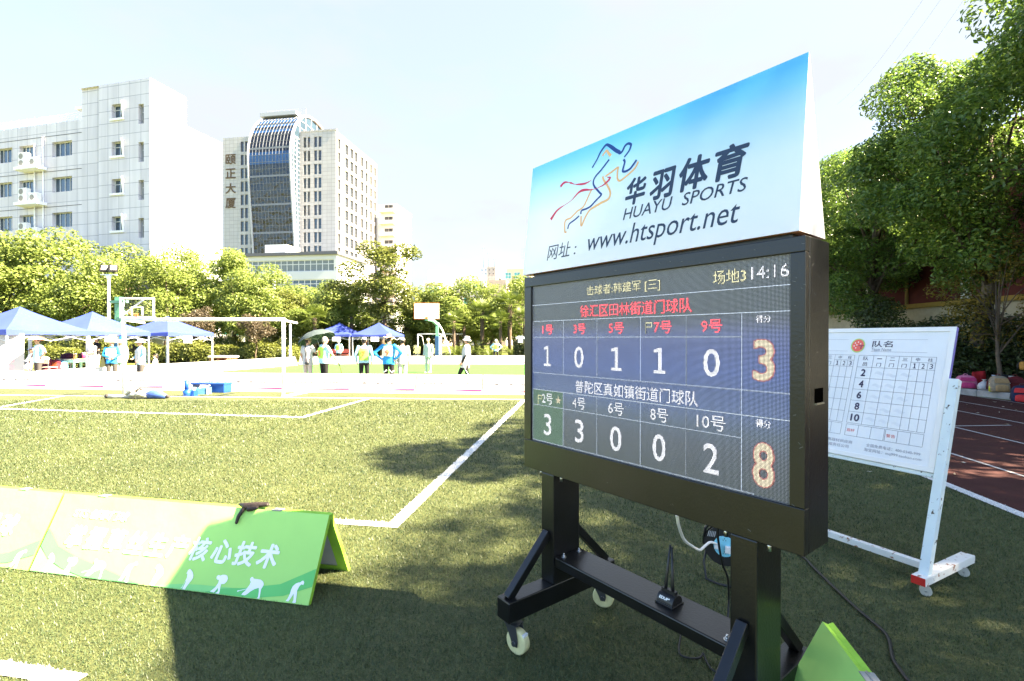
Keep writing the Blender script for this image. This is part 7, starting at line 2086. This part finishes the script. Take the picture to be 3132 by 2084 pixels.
mallet('red mallet leaned on by the player numbered 5', hh + Vector((-.02, 0, .10)), hh + Vector((.22, .05, -hh.z)))
# player 7
x, y = pos(1114, 15.7)
t, ht, J, bd_ = person('person in a white cap and bib numbered 7 with the back to the camera', x, y, AWAY + R(6), 1.64, LBL, BLK_, sleeve='long', elbow={'L': (-.27, .06, 1.13), 'R': (.27, .06, 1.13)}, wrist={'L': (-.24, -.05, .90), 'R': (.26, -.06, .92)}, ankles={'L': (-.16, .02, .085), 'R': (.15, .02, .085)}, hem=.86, wide=1.05)
cap(t, ht, WCAP); bib(t, bd_, YG, '7', ORN, zz=(.94, 1.34), wide=1.06)
# player 9
x, y = pos(1189, 15.35)
t, ht, J, bd_ = person('person in a straw hat and bright blue jacket numbered 9, hands on hips', x, y, AWAY - R(4), 1.70, BRB, BLK_, sleeve='long', elbow={'L': (-.44, .09, 1.16), 'R': (.44, .09, 1.16)}, wrist={'L': (-.22, .03, .96), 'R': (.22, .03, .96)}, ankles={'L': (-.15, .02, .085), 'R': (.15, .02, .085)}, hem=.80, wide=1.12)
brim_hat(t, ht, WST, .175, .02, 'straw_hat', .05, .10); bib(t, bd_, WB_, '9', ORN, wide=1.14, zz=(1.06, 1.38))
mb = MB()
for sx in (-.1, .1): mb.tube([(sx * 1.7, .0, .60), (sx * 1.3, .075, .54), (sx * .4, .08, .62)], .014, 6)
mb.build('trouser_stripe', WHITE, t)
# white clad players right of 9
x, y = pos(1231, 16.3)
t, ht, J, bd_ = person('person all in white with a white cap, half hidden behind the player numbered 9', x, y, AWAY + R(25), 1.63, WHT, WTR, SHOEW, sleeve='long', head_down=R(10), hem=.78)
cap(t, ht, WCAP)
a_, b_ = at(1216, 1086, 16.0), gnd(1222, 1184)
b_ = Vector((a_.x + .08, a_.y, 0)); mallet('black mallet hanging between the player numbered 9 and the man in white', a_, b_, BLACKC)
x, y = pos(1310, 22.8)
t, ht, J, bd_ = person('person all in white standing alone on the green carpet before the white backboard', x, y, R(-20), 1.62, WHT, WTR, SHOEW, sleeve='long', hem=.76, wide=1.05)
cap(t, ht, WCAP)
# walking man
x, y = pos(1424, 16.1)
arm_mats_side = 'R'
t, ht, J, bd_ = person('person in a white bucket hat and white overshirt walking left with one black sleeve', x, y, R(-100), 1.66, WHT, BLK_, sleeve='long', lean=R(-5), head_down=R(8), knees={'L': (-.09, -.22, .50), 'R': (.09, .08, .49)}, ankles={'L': (-.10, -.32, .10), 'R': (.10, .36, .13)}, elbow={'R': (.24, .05, 1.10), 'L': (-.24, .06, 1.1)}, wrist={'R': (.22, -.06, .86), 'L': (-.22, .0, .88)}, hem=.66, wide=1.16, arm_mats=[cloth('black_sleeve', (.015, .015, .016))])
arm_mats_side = ''
brim_hat(t, ht, WCAP, .145, .055, 'bucket_hat', 0, .09)
mb = MB(); mb.tube([(.17, -.0, .84), (.19, .05, .60), (.155, .2, .35)], .012, 6); mb.build('trouser_stripe', WHITE, t)
# far players
x, y = pos(1517, 32.8)
t, ht, J, bd_ = person('distant person in a bucket hat with hands on hips near the scoreboard edge', x, y, R(8), 1.56, LBL, BLK_, sleeve='long', elbow={'L': (-.40, .08, 1.15), 'R': (.44, .09, 1.16)}, wrist={'L': (-.20, -.02, .97), 'R': (.21, .02, .97)}, knees={'L': (-.14, -.015, .49), 'R': (.13, -.015, .49)}, ankles={'L': (-.21, .02, .085), 'R': (.17, .02, .085)}, hem=.86)
brim_hat(t, ht, WCAP, .14, .05, 'bucket_hat'); bib(t, bd_, YG, '5', ORN)
x, y = pos(1036, 31.2)
t, ht, J, bd_ = person('distant person in a hooded blue jacket and green bib before the dark red bench', x, y, R(-5), 1.50, ('pale_blue_jacket', (.30, .50, .66)), BLK_, sleeve='long', elbow={'L': (-.30, .04, 1.15), 'R': (.30, .04, 1.15)}, wrist={'L': (-.20, -.12, 1.02), 'R': (.26, .05, .93)}, hem=.78, wide=1.1)
brim_hat(t, ht, WCAP, .12, .07, 'sun_hood', 0, .08); bib(t, bd_, YG)
# left group
x, y = pos(117, 17.6)
fU = R(-25)
t, ht, J, bd_ = person('person in a rainbow umbrella hat and pale cyan polo holding a red mallet', x, y, fU, 1.60, LBL, GRT, hair='k', elbow={'L': (-.30, -.02, 1.12), 'R': (.42, .06, 1.17)}, wrist={'L': (-.10, -.20, .92), 'R': (.22, .0, .98)}, ankles={'L': (-.15, .02, .085), 'R': (.14, .02, .085)}, hem=.78, wide=1.12)
mb = MB(); RB = [cloth('orange_panel', (.72, .26, .08)), cloth('cream_panel', (.70, .62, .35)), cloth('violet_panel', (.36, .36, .66)), cloth('pink_panel', (.74, .34, .32))]
for k in range(8):
    vs = []
    for q in range(5):
        f = q / 4
        for a in (k, k + 1): vs.append(ht @ Vector((.30 * f * math.cos(a * math.pi / 4), .30 * f * math.sin(a * math.pi / 4), .19 - .13 * f ** 1.6)))
    mb.add(vs, [(2*i, 2*i+2, 2*i+3, 2*i+1) for i in range(4)], k % 4)
mb.build('umbrella_hat', RB, t, fix=False)
mb = MB(); mb.tube([ht @ Vector((.086 * math.cos(k * math.pi / 10), .102 * math.sin(k * math.pi / 10), .055)) for k in range(21)], .014, 6, cap=False); mb.build('hat_band', BLACKP, t)
Mw = Matrix.Translation((x, y, 0)) @ Matrix.Rotation(fU, 4, 'Z') @ Matrix.Scale(1.6 / 1.7, 4); hh = Mw @ (J['wL'] + (J['wL'] - J['eL']).normalized() * .08)
mallet('red mallet held by the man in the umbrella hat', hh + Vector((0, 0, .10)), Vector((hh.x + .06, hh.y - .03, 0)), M('bright_red_shaft', (.60, .05, .04), .4))
def seated(label, px, Y, face, H, shirt, pants, seat_z, **k):
    x, y = pos(px, Y); d = seat_z + .09 - .92
    t, ht, J, bd_ = person(label, x, y, face, H, shirt, pants, knees={'L': (-.12, -.42, .92 + .02), 'R': (.12, -.42, .92 + .02)}, ankles={'L': (-.12, -.40, max(.92 - seat_z, .52)), 'R': (.12, -.40, max(.92 - seat_z, .52))}, elbow={'L': (-.25, -.08, 1.14), 'R': (.25, -.08, 1.14)}, wrist={'L': (-.12, -.33, 1.06), 'R': (.12, -.33, 1.06)}, z=d * H / 1.7, hem=.86, **k)
    return t, ht
t, ht = seated('person in a grey-blue jacket sitting on a chair behind the umbrella hat man', 86, 18.6, R(-50), 1.62, ('slate_jacket', (.20, .22, .28)), ('pale_grey_trouser', (.40, .42, .47)), .45, sleeve='long', lean=R(-12)); cap(t, ht, cloth('pale_grey_cap', (.55, .57, .60)))
x, y = pos(281, 19.8)
t, ht, J, bd_ = person('person in a pale cap and white face mask with folded arms', x, y, R(-15), 1.53, GRY, WTR, SHOEW, sleeve='short', elbow={'L': (-.27, -.05, 1.13), 'R': (.27, -.05, 1.13)}, wrist={'L': (.04, -.21, 1.10), 'R': (-.04, -.19, 1.06)}, skirt=True, hem=.84, wide=1.12)
cap(t, ht, cloth('pale_blue_cap', (.52, .56, .62)))
mb = MB(); mb.ellipsoid((0, -.052, -.045), (.062, .060, .050), 14, 8, 0, ht); mb.build('face_mask', cloth('white_mask', (.75, .76, .77)), t)
x, y = pos(297, 21.6)
t, ht, J, bd_ = person('person in a black cap, black T-shirt and shorts behind the masked woman', x, y, R(-30), 1.64, BLK_, ('pale_grey_shorts', (.45, .46, .45)), SHOEW, sleeve='short', shorts=True, elbow={'L': (-.25, -.03, 1.12), 'R': (.25, -.03, 1.12)}, wrist={'L': (-.1, -.24, 1.06), 'R': (.12, -.24, 1.06)}, hem=.86)
cap(t, ht, cloth('black_cap', (.012, .012, .013)))
x, y = pos(342, 17.0)
t, ht, J, bd_ = person('person in a cream sun hat and white bib over blue, left of the goal post', x, y, R(25), 1.54, BRB, GRT, sleeve='long', elbow={'L': (-.26, -.02, 1.12), 'R': (.26, -.04, 1.12)}, wrist={'L': (.0, -.24, 1.04), 'R': (.10, -.22, 1.0)}, hem=.80, wide=1.06)
brim_hat(t, ht, cloth('cream_hat', (.66, .58, .44)), .15, .02, 'sun_hat'); bib(t, bd_, cloth('white_bib', (.46, .46, .46)), wide=1.08, zz=(.98, 1.38))
x, y = pos(369, 18.2)
t, ht, J, bd_ = person('person in a white bucket hat and pale clothes half hidden by the left goal post', x, y, R(15), 1.53, ('pale_mint', (.62, .72, .70)), WTR, SHOEW, sleeve='long', hem=.78, wide=1.06)
brim_hat(t, ht, WCAP, .145, .05, 'bucket_hat')
x, y = pos(431, 16.35)
t, ht, J, bd_ = person('person in a wide white sun hat and grey trousers right of the left goal post', x, y, R(-35), 1.55, LBL, GRT, sleeve='long', elbow={'L': (-.27, -.02, 1.13), 'R': (.27, .02, 1.13)}, wrist={'L': (-.06, -.22, 1.02), 'R': (.18, -.12, .94)}, knees={'L': (-.12, -.03, .49), 'R': (.15, -.03, .49)}, ankles={'L': (-.16, .0, .085), 'R': (.24, .06, .085)}, hem=.80, wide=1.12)
brim_hat(t, ht, WCAP, .17, .04, 'sun_hat'); bib(t, bd_, cloth('white_bib', (.46, .46, .46)), wide=1.14, zz=(.92, 1.38))
t, ht = seated('person with black hair in a white T-shirt sitting low with a mask on the chin', 471, 22.5, R(-60), 1.55, WHT, GRT, .12, hair='long', lean=R(-8))
mb = MB(); mb.ellipsoid((0, -.055, -.075), (.055, .050, .030), 14, 8, 0, ht); mb.build('face_mask', cloth('white_mask', (.75, .76, .77)), t)
x, y = pos(471, 22.5)
t = thing('low_stool', 'low dark stool under the sitting woman with black hair', 'stool', (x, y, 0)); mb = MB(); mb.cbox((0, .02, .09), (.34, .34, .05)); mb.build('seat', BLACKP, t)
for sx in (-.13, .13):
    for sy in (-.11, .15):
        mb = MB(); mb.cbox((sx, sy, .033), (.03, .03, .066)); mb.build('leg', BLACKP, t)
